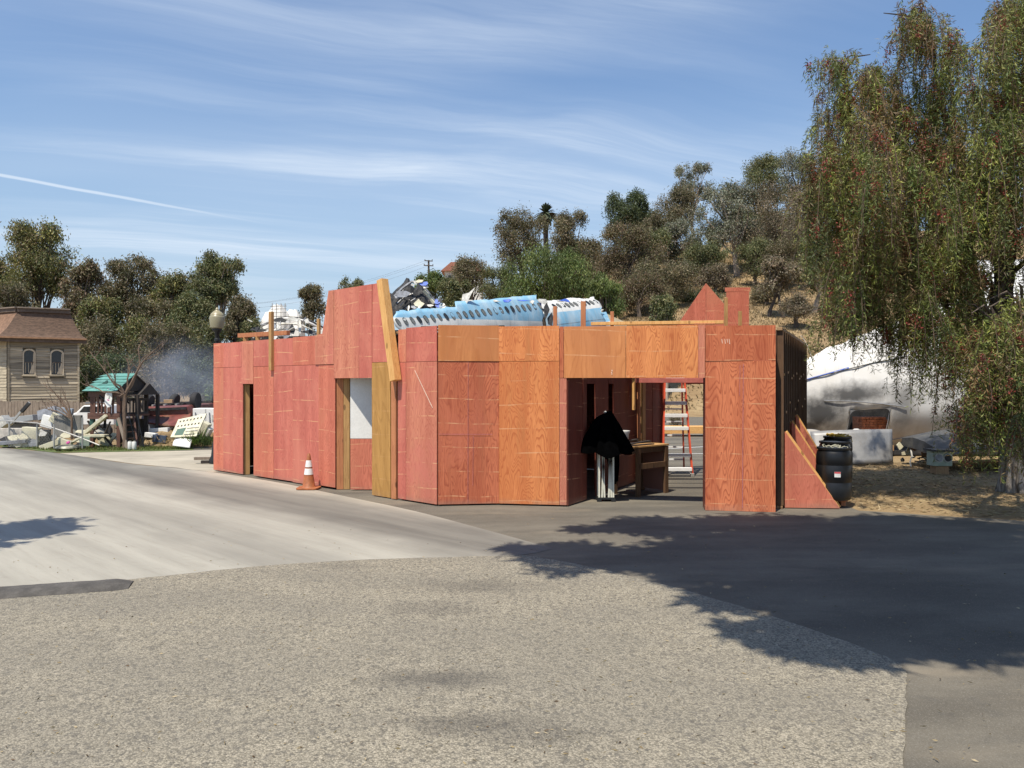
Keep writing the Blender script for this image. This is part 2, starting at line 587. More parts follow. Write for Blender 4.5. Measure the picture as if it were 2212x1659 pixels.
def concrete_road(t, bs, tc):
    s = t.sep(tc)
    q = t.math('ADD', t.math('MULTIPLY', s[0], 0.69), t.math('MULTIPLY', s[1], 0.72))
    lg = t.mapv(tc, rot=(0, 0, R(43.5)))
    st = t.noise(t.mapv(lg, scale=(0.22, 2.4, 1)), 1.0, 7, 0.62)
    st2 = t.noise(t.mapv(lg, scale=(1.2, 14, 1)), 1.0, 4, 0.6)
    br = t.noise(t.mapv(tc, scale=(2.5, 9, 1), rot=(0, 0, R(4))), 1.0, 5, 0.65)
    big = t.noise(tc, 0.45, 4, 0.55)
    c = t.mix(t.ramp(st, 0.32, 0.70), (0.30, 0.283, 0.24), (0.38, 0.36, 0.305))
    off = t.math('ADD', q, t.math('MULTIPLY', t.math('SUBTRACT', big, 0.5), 1.2))
    band = t.ramp(t.math('ABSOLUTE', t.math('SUBTRACT', off, 7.0)), 0.25, 1.3, 1.0, 0.0)
    band2 = t.ramp(t.math('ABSOLUTE', t.math('SUBTRACT', off, 4.7)), 0.1, 0.8, 0.42, 0.0)
    dk = t.math('MULTIPLY', t.math('MAXIMUM', band, band2), t.ramp(st, 0.25, 0.6, 1.0, 0.75))
    c = t.mix(dk, c, (0.12, 0.112, 0.098))
    c = t.mix(t.ramp(st2, 0.52, 0.75, 0.0, 0.35), c, (0.24, 0.215, 0.175))
    c = t.mix(t.ramp(br, 0.55, 0.75, 0.0, 0.35), c, (0.22, 0.2, 0.165))
    # rust coloured earth washed along the edge by the walls
    ed = t.math('MULTIPLY', t.ramp(q, 7.5, 8.9), t.ramp(big, 0.3, 0.6))
    c = t.mix(t.math('MULTIPLY', ed, 0.5), c, (0.44, 0.35, 0.24))
    fine = t.noise(tc, 90, 3, 0.7)
    c = t.mix(t.ramp(fine, 0.5, 0.75, 0, 0.3), c, (0.2, 0.18, 0.15))
    # transverse saw cuts
    t.l(c, bs.inputs['Base Color'])
    bs.inputs['Roughness'].default_value = 0.85
    bs.inputs['Specular IOR Level'].default_value = 0.3
    bump(t, bs, fine, 0.2, 0.004)


def asphalt(t, bs, tc):
    big = t.noise(t.mapv(tc, scale=(0.5, 1.2, 1)), 0.8, 6, 0.6)
    mid = t.noise(tc, 5, 6, 0.65)
    fine = t.noise(tc, 120, 3, 0.7)
    c = t.mix(t.ramp(big, 0.3, 0.7), (0.094, 0.084, 0.068), (0.165, 0.148, 0.117))
    c = t.mix(t.ramp(mid, 0.5, 0.75, 0, 0.4), c, (0.075, 0.072, 0.066))
    c = t.mix(t.ramp(fine, 0.52, 0.72, 0, 0.55), c, (0.30, 0.28, 0.24))
    c = t.mix(t.ramp(fine, 0.30, 0.44, 0.45, 0), c, (0.05, 0.05, 0.048))
    dust = t.noise(t.mapv(tc, scale=(0.35, 1.0, 1)), 1.0, 5, 0.6)
    c = t.mix(t.ramp(dust, 0.52, 0.75, 0, 0.5), c, (0.30, 0.25, 0.18))
    t.l(c, bs.inputs['Base Color'])
    bs.inputs['Roughness'].default_value = 0.9
    bs.inputs['Specular IOR Level'].default_value = 0.25
    bump(t, bs, fine, 0.35, 0.006)


def soil(t, bs, tc):
    big = t.noise(tc, 0.35, 6, 0.6)
    mid = t.noise(t.mapv(tc, scale=(1.6, 5, 2)), 1.0, 8, 0.7)
    fine = t.noise(t.mapv(tc, scale=(22, 60, 22)), 1.0, 4, 0.7)
    c = t.mix(t.ramp(big, 0.3, 0.7), (0.25, 0.17, 0.09), (0.35, 0.26, 0.145))
    c = t.mix(t.ramp(mid, 0.46, 0.68, 0, 0.75), c, (0.16, 0.10, 0.055))
    c = t.mix(t.ramp(fine, 0.52, 0.7, 0, 0.5), c, (0.44, 0.34, 0.20))
    c = t.mix(t.ramp(fine, 0.28, 0.42, 0.6, 0), c, (0.10, 0.07, 0.045))
    patch = t.noise(tc, 0.12, 4, 0.6)
    c = t.mix(t.ramp(patch, 0.52, 0.68, 0, 0.55), c, (0.17, 0.125, 0.075))
    t.l(c, bs.inputs['Base Color'])
    bs.inputs['Roughness'].default_value = 0.95
    bs.inputs['Specular IOR Level'].default_value = 0.1
    bump(t, bs, t.math('ADD', mid, fine), 0.6, 0.04)


def apron(t, bs, tc):
    big = t.noise(tc, 0.6, 5, 0.6)
    st = t.noise(t.mapv(tc, scale=(0.6, 8, 1)), 1.0, 6, 0.65)
    c = t.mix(t.ramp(big, 0.3, 0.7), (0.32, 0.285, 0.22), (0.45, 0.40, 0.31))
    c = t.mix(t.ramp(st, 0.5, 0.68, 0, 0.7), c, (0.16, 0.145, 0.12))
    t.l(c, bs.inputs['Base Color'])
    bs.inputs['Roughness'].default_value = 0.9


CHIP = ground_mat('chip seal asphalt', chip_seal)
CONC = ground_mat('worn concrete', concrete_road)
ASPH = ground_mat('old asphalt', asphalt)
SOIL = ground_mat('dry soil', soil)
APRON = ground_mat('pale pavement', apron)


def leaf_mat(name, translucency=0.25):
    """leaf colour comes from the leaf's own tint"""
    if name in MATS:
        return MATS[name]
    m, t, bs, out = new_mat(name)
    a = t.n('ShaderNodeAttribute', attribute_name='tint')
    t.l(a.outputs['Color'], bs.inputs['Base Color'])
    bs.inputs['Roughness'].default_value = 0.55
    bs.inputs['Specular IOR Level'].default_value = 0.35
    tr = t.n('ShaderNodeBsdfTranslucent')
    t.l(t.mix(0.5, a.outputs['Color'], (0.16, 0.18, 0.03)), tr.inputs[0])
    mx = t.n('ShaderNodeMixShader')
    mx.inputs[0].default_value = translucency
    t.l(bs.outputs[0], mx.inputs[1]); t.l(tr.outputs[0], mx.inputs[2])
    t.l(mx.outputs[0], out.inputs[0])
    MATS[name] = m
    return m


LEAF = leaf_mat('tree leaf')
GRASS = leaf_mat('grass blade', 0.3)


def bark(name, light, dark, sc=3.0):
    if name in MATS:
        return MATS[name]
    m, t, bs, out = new_mat(name)
    tc = t.n('ShaderNodeTexCoord').outputs['Object']
    n = t.noise(t.mapv(tc, scale=(sc * 4, sc * 4, sc * 0.6)), 1.0, 7, 0.7, 0.5)
    n2 = t.noise(tc, sc, 4, 0.6)
    c = t.mix(t.ramp(n, 0.38, 0.62), dark, light)
    c = t.mix(t.ramp(n2, 0.45, 0.7, 0, 0.5), c, dark)
    t.l(c, bs.inputs['Base Color'])
    bs.inputs['Roughness'].default_value = 0.9
    bump(t, bs, n, 0.8, 0.03)
    MATS[name] = m
    return m


BARK_PALE = bark('pale gum bark', (0.46, 0.38, 0.29), (0.24, 0.18, 0.13), 1.5)
BARK_DARK = bark('dark bark', (0.13, 0.10, 0.075), (0.06, 0.045, 0.035), 2)
BARK_GREY = bark('grey furrowed bark', (0.42, 0.37, 0.31), (0.09, 0.075, 0.06), 2.6)
BARK_DEAD = bark('dead wood bark', (0.22, 0.15, 0.105), (0.12, 0.08, 0.055), 4)

WHITE_PAINT = plain('white paint', (0.72, 0.71, 0.68), 0.5, var=0.08, dirt=(0.42, 0.38, 0.30, 0.5))
CLEAN_WHITE = plain('white board', (0.80, 0.79, 0.75), 0.7, var=0.04)
CREAM = plain('cream panel', (0.62, 0.58, 0.42), 0.6, var=0.12, dirt=(0.3, 0.27, 0.18, 0.6))
BLACK_PLASTIC = plain('black plastic', (0.009, 0.009, 0.0095), 0.38, var=0.2, dirt=(0.05, 0.045, 0.04, 0.12))
BLACK_METAL = plain('black metal', (0.02, 0.021, 0.022), 0.5, 0.2)
BLACK_CLOTH = plain('black cloth', (0.0018, 0.0018, 0.002), 1.0, var=0.3, scale=12, spec=0.0)
ALU = plain('bright aluminium', (0.88, 0.88, 0.87), 0.45, 0.0, var=0.05)  # near-white and non-metal: the glare on the steps is in the colour
ALU_DULL = plain('dull aluminium', (0.50, 0.49, 0.47), 0.5, 0.6, var=0.15, dirt=(0.3, 0.24, 0.18, 0.35))
ZINC = plain('galvanised steel', (0.44, 0.43, 0.40), 0.5, 0.5, var=0.15)
SOOT = plain('sooty wreckage', (0.022, 0.022, 0.024), 0.7, var=0.5, dirt=(0.12, 0.11, 0.10, 0.6), bumpy=0.4)
GREY_SHEET = plain('grey sheet metal', (0.26, 0.27, 0.29), 0.55, 0.3, var=0.25, dirt=(0.10, 0.09, 0.08, 0.5))
PALE_SHEET = plain('torn pale metal', (0.60, 0.58, 0.52), 0.5, 0.15, var=0.3, dirt=(0.2, 0.18, 0.15, 0.6))
BLUE_SHEET = plain('deep blue paint', (0.05, 0.13, 0.55), 0.45, var=0.3, dirt=(0.5, 0.5, 0.55, 0.3))
RED_FIBRE = plain('red fibreglass', (0.72, 0.10, 0.045), 0.45, var=0.1)
CONE_ORANGE = plain('faded cone orange', (0.36, 0.115, 0.04), 0.6, var=0.25, scale=9, dirt=(0.20, 0.10, 0.05, 0.6))
CONE_WHITE = plain('reflective band', (0.80, 0.79, 0.76), 0.4, var=0.06, dirt=(0.4, 0.36, 0.3, 0.4))
GREEN_ROOF = plain('turquoise board', (0.10, 0.28, 0.24), 0.7, var=0.25, dirt=(0.22, 0.36, 0.32, 0.5), each=.25)
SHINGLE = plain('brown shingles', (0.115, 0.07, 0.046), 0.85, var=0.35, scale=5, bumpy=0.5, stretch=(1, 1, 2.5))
ROOF_EDGE = plain('rusty gutter', (0.36, 0.20, 0.11), 0.7, var=0.2)
CORNICE = plain('dark cornice', (0.12, 0.09, 0.07), 0.8, var=0.3)
SIDING = plain('weathered siding', (0.44, 0.375, 0.27), 0.85, var=0.4, scale=2, dirt=(0.11, 0.09, 0.07, 0.9), stretch=(.35, .35, 14), each=.45)
GLASS_DARK = plain('dark window glass', (0.03, 0.033, 0.036), 0.08, var=0.2)
CURTAIN = plain('old curtain', (0.60, 0.50, 0.36), 0.9, var=0.2, stretch=(6, 6, 1))
BOX_GREEN = plain('pale green steel', (0.36, 0.43, 0.33), 0.55, var=0.12)
MAROON = plain('scorched maroon paint', (0.16, 0.045, 0.035), 0.45, var=0.4, scale=4, dirt=(0.20, 0.13, 0.08, 0.7))
RUBBER = plain('tyre rubber', (0.025, 0.025, 0.027), 0.8, var=0.3)
CONC_PANEL = plain('stained concrete', (0.21, 0.20, 0.18), 0.9, var=0.3, scale=3, dirt=(0.36, 0.34, 0.30, 0.6), stretch=(3, 3, 0.6))
BRICK = plain('red brick', (0.50, 0.17, 0.075), 0.85, var=0.35, scale=11)
STUCCO = plain('white stucco', (0.78, 0.76, 0.71), 0.85, var=0.05)
TILE = plain('red roof tile', (0.36, 0.15, 0.10), 0.85, var=0.3)
PINKISH = plain('pink plastic', (0.70, 0.12, 0.36), 0.4, var=0.1)
YELLOW_CORD = plain('yellow cord', (0.72, 0.46, 0.05), 0.6, var=0.2)
BERRY = plain('pepper berries', (0.36, 0.045, 0.035), 0.5, var=0.4, scale=8)
PURPLE = plain('purple chalk', (0.42, 0.16, 0.19), 0.9, var=0.3, scale=30)
CHALK = plain('white scratch', (0.85, 0.66, 0.52), 0.9, var=0.2, scale=30)
RED_PRINT = plain('red print', (0.65, 0.06, 0.07), 0.5, var=0.05)
GREEN_MESH = plain('green fence steel', (0.03, 0.10, 0.07), 0.6, var=0.2)
CONCRETE_GREY = plain('grey painted block', (0.20, 0.21, 0.23), 0.8, var=0.15)
TAN_ROOF = plain('tan corrugated roof', (0.33, 0.27, 0.17), 0.7, var=0.2)

# ------------------------------------------------------------------ terrain
def sm(x, a, b):
    t = np.clip((np.asarray(x, float) - a) / (b - a), 0, 1)
    return t * t * (3 - 2 * t)


def height(X, Y):
    X, Y = np.asarray(X, float), np.asarray(Y, float)
    hf = np.interp(X, [-60, -32, -20, -8, 5, 25, 70], [0.02, 0.06, 0.45, 0.72, 0.86, 1.0, 1.15])
    bank = 4.0 * sm(X, 3, 13) * np.clip((Y - 50) / 7.0, 0, 1) ** 0.8
    t = np.clip((Y - 56) / 74.0, 0, 1)
    slope = 21.0 * hf * (0.75 * t + 0.25 * t * t * (3 - 2 * t)) + 6 * hf * np.clip((Y - 130) / 90, 0, 1)
    wob = (np.sin(X * 0.31 + Y * 0.17) + np.sin(X * 0.13 - Y * 0.29 + 1.3) + 0.6 * np.sin(X * 0.7 + Y * 0.5)) * 0.22
    far = sm(Y, 48, 66)
    mound = 0.0
    return bank + slope + wob * far * sm(hf, 0.05, 0.5) + mound


def hgt(x, y):
    return float(height(x, y))


def build_ground():
    def axis(lo, hi, step, out):
        core = list(np.arange(lo, hi + 1e-6, step))
        ext, k = [], step
        p = hi
        while p < out:
            k *= 1.5; p += k; ext.append(p)
        ext2, k, p = [], step, lo
        while p > -out:
            k *= 1.5; p -= k; ext2.append(p)
        return np.array(ext2[::-1] + core + ext)
    xs, ys = axis(-80, 130, 2.0, 4500), axis(-20, 190, 1.6, 5000)
    XX, YY = np.meshgrid(xs, ys, indexing='ij')
    ZZ = height(XX, YY)
    nx, ny = len(xs), len(ys)
    co = np.stack([XX, YY, ZZ], -1).reshape(-1, 3)
    i, j = np.meshgrid(np.arange(nx - 1), np.arange(ny - 1), indexing='ij')
    a = (i * ny + j).ravel()
    faces = np.stack([a, a + ny, a + ny + 1, a + 1], 1)
    me = bpy.data.meshes.new('ground')
    me.from_pydata(co.tolist(), [], faces.tolist())
    me.polygons.foreach_set('use_smooth', [True] * len(me.polygons))
    me.materials.append(SOIL)
    o = bpy.data.objects.new('ground', me)
    col.objects.link(o)
    tag(o, 'dry tan soil and brown hillside behind the sets', kind='structure')


build_ground()
rnd = random.Random(7)


def wobbly(pts, amp=0.02, step=0.35, seed=1):
    r = random.Random(seed)
    out = []
    n = len(pts)
    for i in range(n):
        a, b = Vector(pts[i][:2]), Vector(pts[(i + 1) % n][:2])
        L = (b - a).length
        k = max(1, min(120, int(L / step)))
        for j in range(k):
            p = a.lerp(b, j / k)
            out.append((p.x + r.uniform(-amp, amp), p.y + r.uniform(-amp, amp)))
    return out


def spline(pts, n=8):
    """Catmull-Rom through 2-D points"""
    out = []
    P = [Vector(p[:2]) for p in pts]
    for i in range(len(P) - 1):
        p0, p1, p2, p3 = P[max(i - 1, 0)], P[i], P[i + 1], P[min(i + 2, len(P) - 1)]
        for k in range(n):
            t = k / n
            out.append(0.5 * ((2 * p1) + (p2 - p0) * t + (2 * p0 - 5 * p1 + 4 * p2 - p3) * t * t + (3 * p1 - p0 - 3 * p2 + p3) * t ** 3))
    out.append(P[-1])
    return [tuple(p) for p in out]


def flat_sheet(name, pts, z, mat, label):
    me = bpy.data.meshes.new(name)
    bm = bmesh.new()
    vs = [bm.verts.new((p[0], p[1], z)) for p in pts]
    f = bm.faces.new(vs)
    if f.normal.z < 0:
        f.normal_flip()
    bm.normal_update()
    if f.normal.z < 0:
        bmesh.ops.reverse_faces(bm, faces=[f])
    bmesh.ops.triangulate(bm, faces=bm.faces[:])
    bm.to_mesh(me); bm.free()
    me.materials.append(mat)
    o = bpy.data.objects.new(name, me)
    col.objects.link(o)
    return tag(o, label, kind='structure')


G2 = lambda x, y: tuple(gp(x, y)[:2])
# car park asphalt round and behind the plywood building
asph = wobbly([(-14, -12), (40, -12), (40, 8.2), (16, 9.6), (7.8, 11.7), (5.75, 12.7), (5.45, 15), (6.9, 20), (12, 33), (19, 49.4), (-10, 49.4), (-12, 26), (-9.0, 19.7), (-9.0, 10)], 0.05, 0.4, 3)
flat_sheet('asphalt_lot', asph, 0.004, ASPH, 'grey asphalt lot under and behind the plywood building')
edge_r = spline([G2(462, 1021), G2(600, 1043), G2(760, 1076), G2(900, 1106), G2(1040, 1143), G2(1195, 1186)], 8)
edge_n = spline([G2(1195, 1186), G2(1100, 1202), G2(800, 1210), G2(560, 1225), G2(285, 1253), G2(0, 1283)], 8)
edge_f = spline([G2(-300, 940), G2(-120, 953), G2(0, 967), G2(130, 980), G2(270, 1001), G2(380, 1012), G2(462, 1021)], 6)
road = edge_r[:-1] + edge_n + [(-9, 6.6), (-26, 4), (-60, 14), (-60, 40)] + edge_f[:-1]
flat_sheet('road', road, 0.008, CONC, 'pale worn concrete road curving past the plywood building')
chip_edge = spline([G2(0, 1284), G2(285, 1253.5), G2(560, 1225.5), G2(800, 1210.5), G2(1060, 1203), G2(1130, 1202), G2(1195, 1211), G2(1300, 1232), G2(1500, 1283), G2(1700, 1345), G2(1880, 1408), G2(1945, 1440), G2(1958, 1475), G2(1956, 1560), G2(1954, 1700)], 8)
chip = chip_edge + [(1.9, -10), (-30, -10), (-30, 3.4), (-12, 6.4)]
rr = random.Random(5)
chip = [(x + rr.uniform(-.012, .012), y + rr.uniform(-.012, .012)) for x, y in chip]
flat_sheet('driveway', chip, 0.012, CHIP, 'coarse speckled chip-seal paving in the foreground')
ap = wobbly([G2(462, 1020), G2(380, 1011), G2(270, 1000), G2(130, 979.5), G2(205, 977.5), G2(400, 974), G2(466, 972), (-6.9, 22), (-6.8, 19.2)], 0.03, 0.5, 4)
flat_sheet('pavement', ap, 0.006, APRON, 'pale cracked pavement beyond the left end of the plywood building')
lawn_pts = wobbly([G2(-300, 938), G2(-120, 951), G2(0, 965.5), G2(130, 979), G2(205, 977), G2(330, 975), G2(420, 972.5), (-10.5, 25.4), (-13, 26.3), (-19, 26.6), (-30, 33)], 0.06, 0.5, 9)
LAWN = plain('short turf', (0.085, 0.115, 0.03), 0.95, var=0.35, scale=5, dirt=(0.22, 0.19, 0.09, 0.5))
flat_sheet('lawn', lawn_pts, 0.010, LAWN, 'green strip of turf along the far edge of the concrete road')

# low asphalt berm at the left edge of the paving
def build_berm():
    a0, a1 = gp(283, 1266), gp(-60, 1290)
    a1 = a0 + (a1 - a0) * 2.2
    d = (a1 - a0).normalized()
    s = Vector((-d.y, d.x, 0))
    prof = [(-0.20, 0.0), (-0.17, 0.03), (-0.10, 0.05), (0, 0.055), (0.10, 0.05), (0.17, 0.03), (0.20, 0.0)]
    L = (a1 - a0).length
    b = MB()
    rr = random.Random(3)
    n = 40
    vs, fs = [], []
    for i in range(n + 1):
        t = i / n * L
        k = min(1, 0.25 + t / 0.16) if t < 0.16 else 1
        for px_, pz_ in prof:
            vs.append(a0 + d * t + s * (px_ * (0.75 + 0.25 * k) + rr.uniform(-.006, .006)) + Vector((0, 0, 0.013 + pz_ * k * rr.uniform(.95, 1.03))))
    m = len(prof)
    for i in range(n):
        for j in range(m - 1):
            fs.append((i * m + j, i * m + j + 1, (i + 1) * m + j + 1, (i + 1) * m + j))
    fs.append(tuple(range(m - 1, -1, -1)))
    b.add(vs, fs)
    o = b.build('asphalt_berm', plain('dark tar asphalt', (0.085, 0.078, 0.07), 0.9, var=0.3, scale=8, bumpy=0.5), loc=a0, smooth=True)
    tag(o, 'low dark asphalt berm ending beside the coarse paving', 'kerb')


build_berm()

# ------------------------------------------------------------------ plywood building
bld = thing('plywood_building', 'half finished building of red and orange stained plywood with open doorways', 'building', (-1.27, 13.15, 0))
UP = Vector((0, 0, 1))


class Wall:
    def __init__(self, p0, p1):
        self.p0 = Vector((p0[0], p0[1], 0)); self.p1 = Vector((p1[0], p1[1], 0))
        self.d = (self.p1 - self.p0).normalized()
        self.n = Vector((self.d.y, -self.d.x, 0))
        self.L = (self.p1 - self.p0).length

    def u(self, x):
        a = (x - CX) / F
        return (a * self.p0.y - self.p0.x) / (self.d.x - a * self.d.y)

    def pt(self, u, z, out=0.0):
        return self.p0 + self.d * u + UP * z + self.n * out


prand = random.Random(21)


def panel(w, pts, mat, out=0.0, t=0.018, name='panel', gap=0.0035, parent=None):
    """one sheet on wall w; pts are (u, z) in order"""
    cx = sum(p[0] for p in pts) / len(pts); cz = sum(p[1] for p in pts) / len(pts)
    sh = []
    for a, b in pts:
        sh.append((a - math.copysign(gap, a - cx), b - math.copysign(gap, b - cz)))
    area = sum(sh[i][0] * sh[(i + 1) % len(sh)][1] - sh[(i + 1) % len(sh)][0] * sh[i][1] for i in range(len(sh)))
    if area < 0:
        sh = sh[::-1]
    o = out + prand.uniform(0, 0.006)
    # a sheet never sits perfectly flat: lean it a couple of millimetres
    tilt = (w.n + w.d * prand.uniform(-0.006, 0.006) + UP * prand.uniform(-0.003, 0.003)).normalized()
    ax = (w.d - tilt * w.d.dot(tilt)).normalized()
    ay = tilt.cross(ax)
    if ay.z < 0: ay = -ay
    b = MB()
    org = w.pt(cx, cz, o + t)
    loc_pts = [(a - cx, c - cz) for a, c in sh]
    b.prism(loc_pts, org, ax, ay, tilt, t, uv=True)
    # uv in sheet metres measured from the wall's own origin
    k = 0
    for i, fu in enumerate(b.uv):
        b.uv[i] = [(p[0] + cx, p[1] + cz) for p in fu]
    ob = b.build(name, mat, parent or bld)
    return ob


def rect(w, x0, x1, z0, z1, mat, **k):
    return panel(w, [(w.u(x0), z0), (w.u(x1), z0), (w.u(x1), z1), (w.u(x0), z1)], mat, **k)


def beam(p, q, w, h, mat=PINE, name='beam', up=(0, 0, 1), parent=None):
    b = MB().bar(p, q, w, h, up)
    return b.build(name, mat, parent or bld, bevel=0.004)


TOP, SEAM, LOW = 3.07, 2.48, 0.03
WL = Wall((-7.19, 18.58), (-1.27, 13.15))
# lower row of the long left wall
for x0, x1, m in ((463, 484.5, PLY_RED), (484.5, 526.5, PLY_PINK), (549, 593, PLY_RED), (593, 634, PLY_PINK), (634, 690, PLY_PINK), (690, 726, PLY_RED)):
    rect(WL, x0, x1, LOW + prand.uniform(-.015, .02), SEAM, m)
# upper row
for x0, x1, m in ((463, 484.5, PLY_RED), (484.5, 523.5, PLY_PINK), (549, 592, PLY_PINK), (592, 634.5, PLY_PINK), (634.5, 683, PLY_RED)):
    rect(WL, x0, x1, SEAM, TOP + prand.uniform(-.012, .012), m)
rect(WL, 523.5, 549, 2.09, TOP, PLY_ROSE, out=0.002)
# false front that rises above the wall
u = WL.u
panel(WL, [(u(683), SEAM), (u(724), SEAM), (u(724), 3.945), (u(713), 3.945), (u(699), 3.10), (u(683), 3.07)], PLY_ROSE, out=0.012)
panel(WL, [(u(724), 2.20), (u(779), 2.20), (u(779), 3.95), (u(724), 3.945)], PLY_ROSE, out=0.012)
panel(WL, [(u(779), 2.20), (u(807), 2.20), (u(807), 3.955), (u(779), 3.95)], PLY_PINK, out=0.014)
panel(WL, [(u(807), 2.49), (u(862), 2.49), (u(838), 3.96), (u(807), 3.955)], PLY_PINK, out=0.012)
# tan column right of the white-backed opening
rect(WL, 806, 846.5, 0.02, 2.49, PLY_TAN, out=0.012)
rect(WL, 861.5, 879, LOW, SEAM, PLY_PINK)
rect(WL, 879, 945.6, LOW, SEAM, PLY_ROSE)
rect(WL, 862, 879, SEAM, TOP, PLY_ROSE)
rect(WL, 879, 945.6, SEAM, TOP + 0.02, PLY_PINK)
beam(WL.pt(u(854), 0.015, 0.02), WL.pt(u(854), 2.44, 0.02), 0.135, 0.05, TIMBER_RED, 'post', up=WL.n)
# leaning timber on the slanted edge
la, lb = WL.pt(u(837), 3.985, 0.12), WL.pt(u(866), 2.15, 0.12)
dl = (la - lb).normalized()
b = MB().bar(la, lb, 0.155, 0.15, up=WL.n)
b.build('slanted_post', PINE, bld, bevel=0.004)
b = MB().bar(la + WL.d * -0.02 + Vector((0, 0, -.02)), la + WL.d * 0.06 + Vector((0, 0, -.02)), 0.1, 0.03, up=UP)
# small doorway jamb
u0 = u(526.5)
pj = WL.pt(u0 + 0.005, 0, -0.02)
beam(pj + Vector((0.012, 0.09, 0.01)), pj + Vector((0.012, 0.09, 2.08)), 0.14, 0.09, PINE_OLD, 'jamb', up=(0.4, -1, 0))
# wide opening with white and red board behind
pj = WL.pt(u(726), 0, -0.02)
beam(pj + Vector((0.055, 0.02, 0.01)), pj + Vector((0.055, 0.02, 2.2)), 0.13, 0.05, TIMBER_RED, 'jamb', up=(0.25, -1, 0))
beam(pj + Vector((0.185, 0.05, 0.01)), pj + Vector((0.185, 0.05, 2.2)), 0.12, 0.09, PINE_OLD, 'post', up=(0.1, -1, 0))
WB = Wall((-3.17, 15.09), (-2.05, 15.09))
panel(WB, [(0, 1.02), (1.1, 1.02), (1.1, 2.9), (0, 2.9)], CLEAN_WHITE)
panel(WB, [(0, 0.02), (1.1, 0.02), (1.1, 1.02), (0, 1.02)], PLY_RED)
# facade facing the viewer
W1 = Wall((-1.27, 13.15), (-0.224, 13.28))
rect(W1, 946, 1078, LOW, SEAM, PLY_BROWN, out=-0.004)
rect(W1, 946, 1078, SEAM, TOP + .03, PLY_AMBER, out=0.002)
W2 = Wall((-0.224, 13.28), (4.29, 12.53))
rect(W2, 1078.3, 1208.6, LOW, SEAM, PLY_ORANGE)
rect(W2, 1078.3, 1208.6, SEAM, TOP + .015, PLY_ORANGE, out=0.002)
rect(W2, 1208.6, 1224.5, LOW, 2.19, PLY_ROSE)
rect(W2, 1208.6, 1218, 2.19, TOP, PLY_BRICK, out=0.003)
rect(W2, 1218, 1352, 2.19, TOP, PLY_AMBER)
rect(W2, 1352, 1508, 2.19, TOP, PLY_ORANGE)
rect(W2, 1508, 1522.8, 2.19, TOP, PLY_ROSE, out=0.003)
rect(W2, 1523, 1675, 0.005, 2.47, PLY_BRICK, out=0.012)
rect(W2, 1523, 1675, 2.47, TOP - .02, PLY_BRICK, out=0.014)
u2 = W2.u
# pillar returns and framing behind the facade
WP = Wall(tuple(W2.pt(u2(1523) + .002, 0, -.42)[:2]), tuple(W2.pt(u2(1523) + .002, 0, 0.0)[:2]))
panel(WP, [(0, .01), (WP.L, .01), (WP.L, 3.0), (0, 3.0)], PLY_SIDE, out=-0.018)
panel(Wall(tuple(W2.pt(u2(1675) - .004, 0, 0.0)[:2]), tuple(W2.pt(u2(1675) - .004, 0, -.25)[:2])), [(0, .01), (.25, .01), (.25, 3.0), (0, 3.0)], PLY_SIDE, out=-0.018)
for w, xs in ((W2, (1082, 1125, 1166, 1206)), (W1, (950, 1010, 1074))):
    for x in xs:
        beam(w.pt(w.u(x), 0.02, -0.06), w.pt(w.u(x), 3.0, -0.06), 0.04, 0.09, STUD, 'stud', up=w.n)
beam(W2.pt(u2(1080), 3.02, -0.06), W2.pt(u2(1672), 3.0, -0.06), 0.09, 0.04, STUD, 'top_plate')
beam(W2.pt(u2(1226), 2.24, -0.06), W2.pt(u2(1521), 2.24, -0.06), 0.09, 0.09, STUD, 'lintel')
beam(WL.pt(0.05, 3.02, -0.06), WL.pt(WL.L - .1, 3.02, -0.06), 0.09, 0.04, STUD, 'top_plate')
# chalk lines and scratches on the sheets
def mark(w, ua, za, ub, zb, wd, mat, out=0.026, name='chalk_line'):
    a, b_ = w.pt(ua, za, out), w.pt(ub, zb, out)
    MB().bar(a, b_, wd, 0.0012, up=w.n).build(name, mat, bld)
mark(W1, W1.u(1010.5), 0.05, W1.u(1011), 2.47, 0.005, PURPLE)
mark(W1, W1.u(1021), 0.35, W1.u(1022), 1.2, 0.004, PURPLE)
mark(W1, W1.u(948), 1.235, W1.u(1063), 1.225, 0.006, PURPLE)
mark(W2, u2(1603), 0.06, u2(1605), 2.42, 0.008, PURPLE, 0.040)
mark(W2, u2(1597), 1.9, u2(1598), 2.4, 0.006, PURPLE, 0.040)
mark(WL, u(898.5), 2.33, u(937), 1.68, 0.012, CHALK, 0.027, 'scratch')
for zx, zy, dx, dy in ((478, 462, 3, 12), (474, 480, 5, 8), (480, 492, -3, 6)):
    x, y = 1192.4 + .2708 * zx, 674 + .2708 * zy
    z = EYE + (CY - y) / F * 12.95
    mark(W2, u2(x), z, u2(x + .27 * dx), z - dy * .27 / F * 12.95, 0.014, CHALK, 0.028, 'scratch')
for zx in (1352, 1376, 1394, 1410):
    x = 1192.4 + .2708 * zx
    mark(W2, u2(x), 2.83, u2(x + 1.5), 2.745 + (zx % 5) * .006, 0.008, CHALK, 0.041, 'scratch')

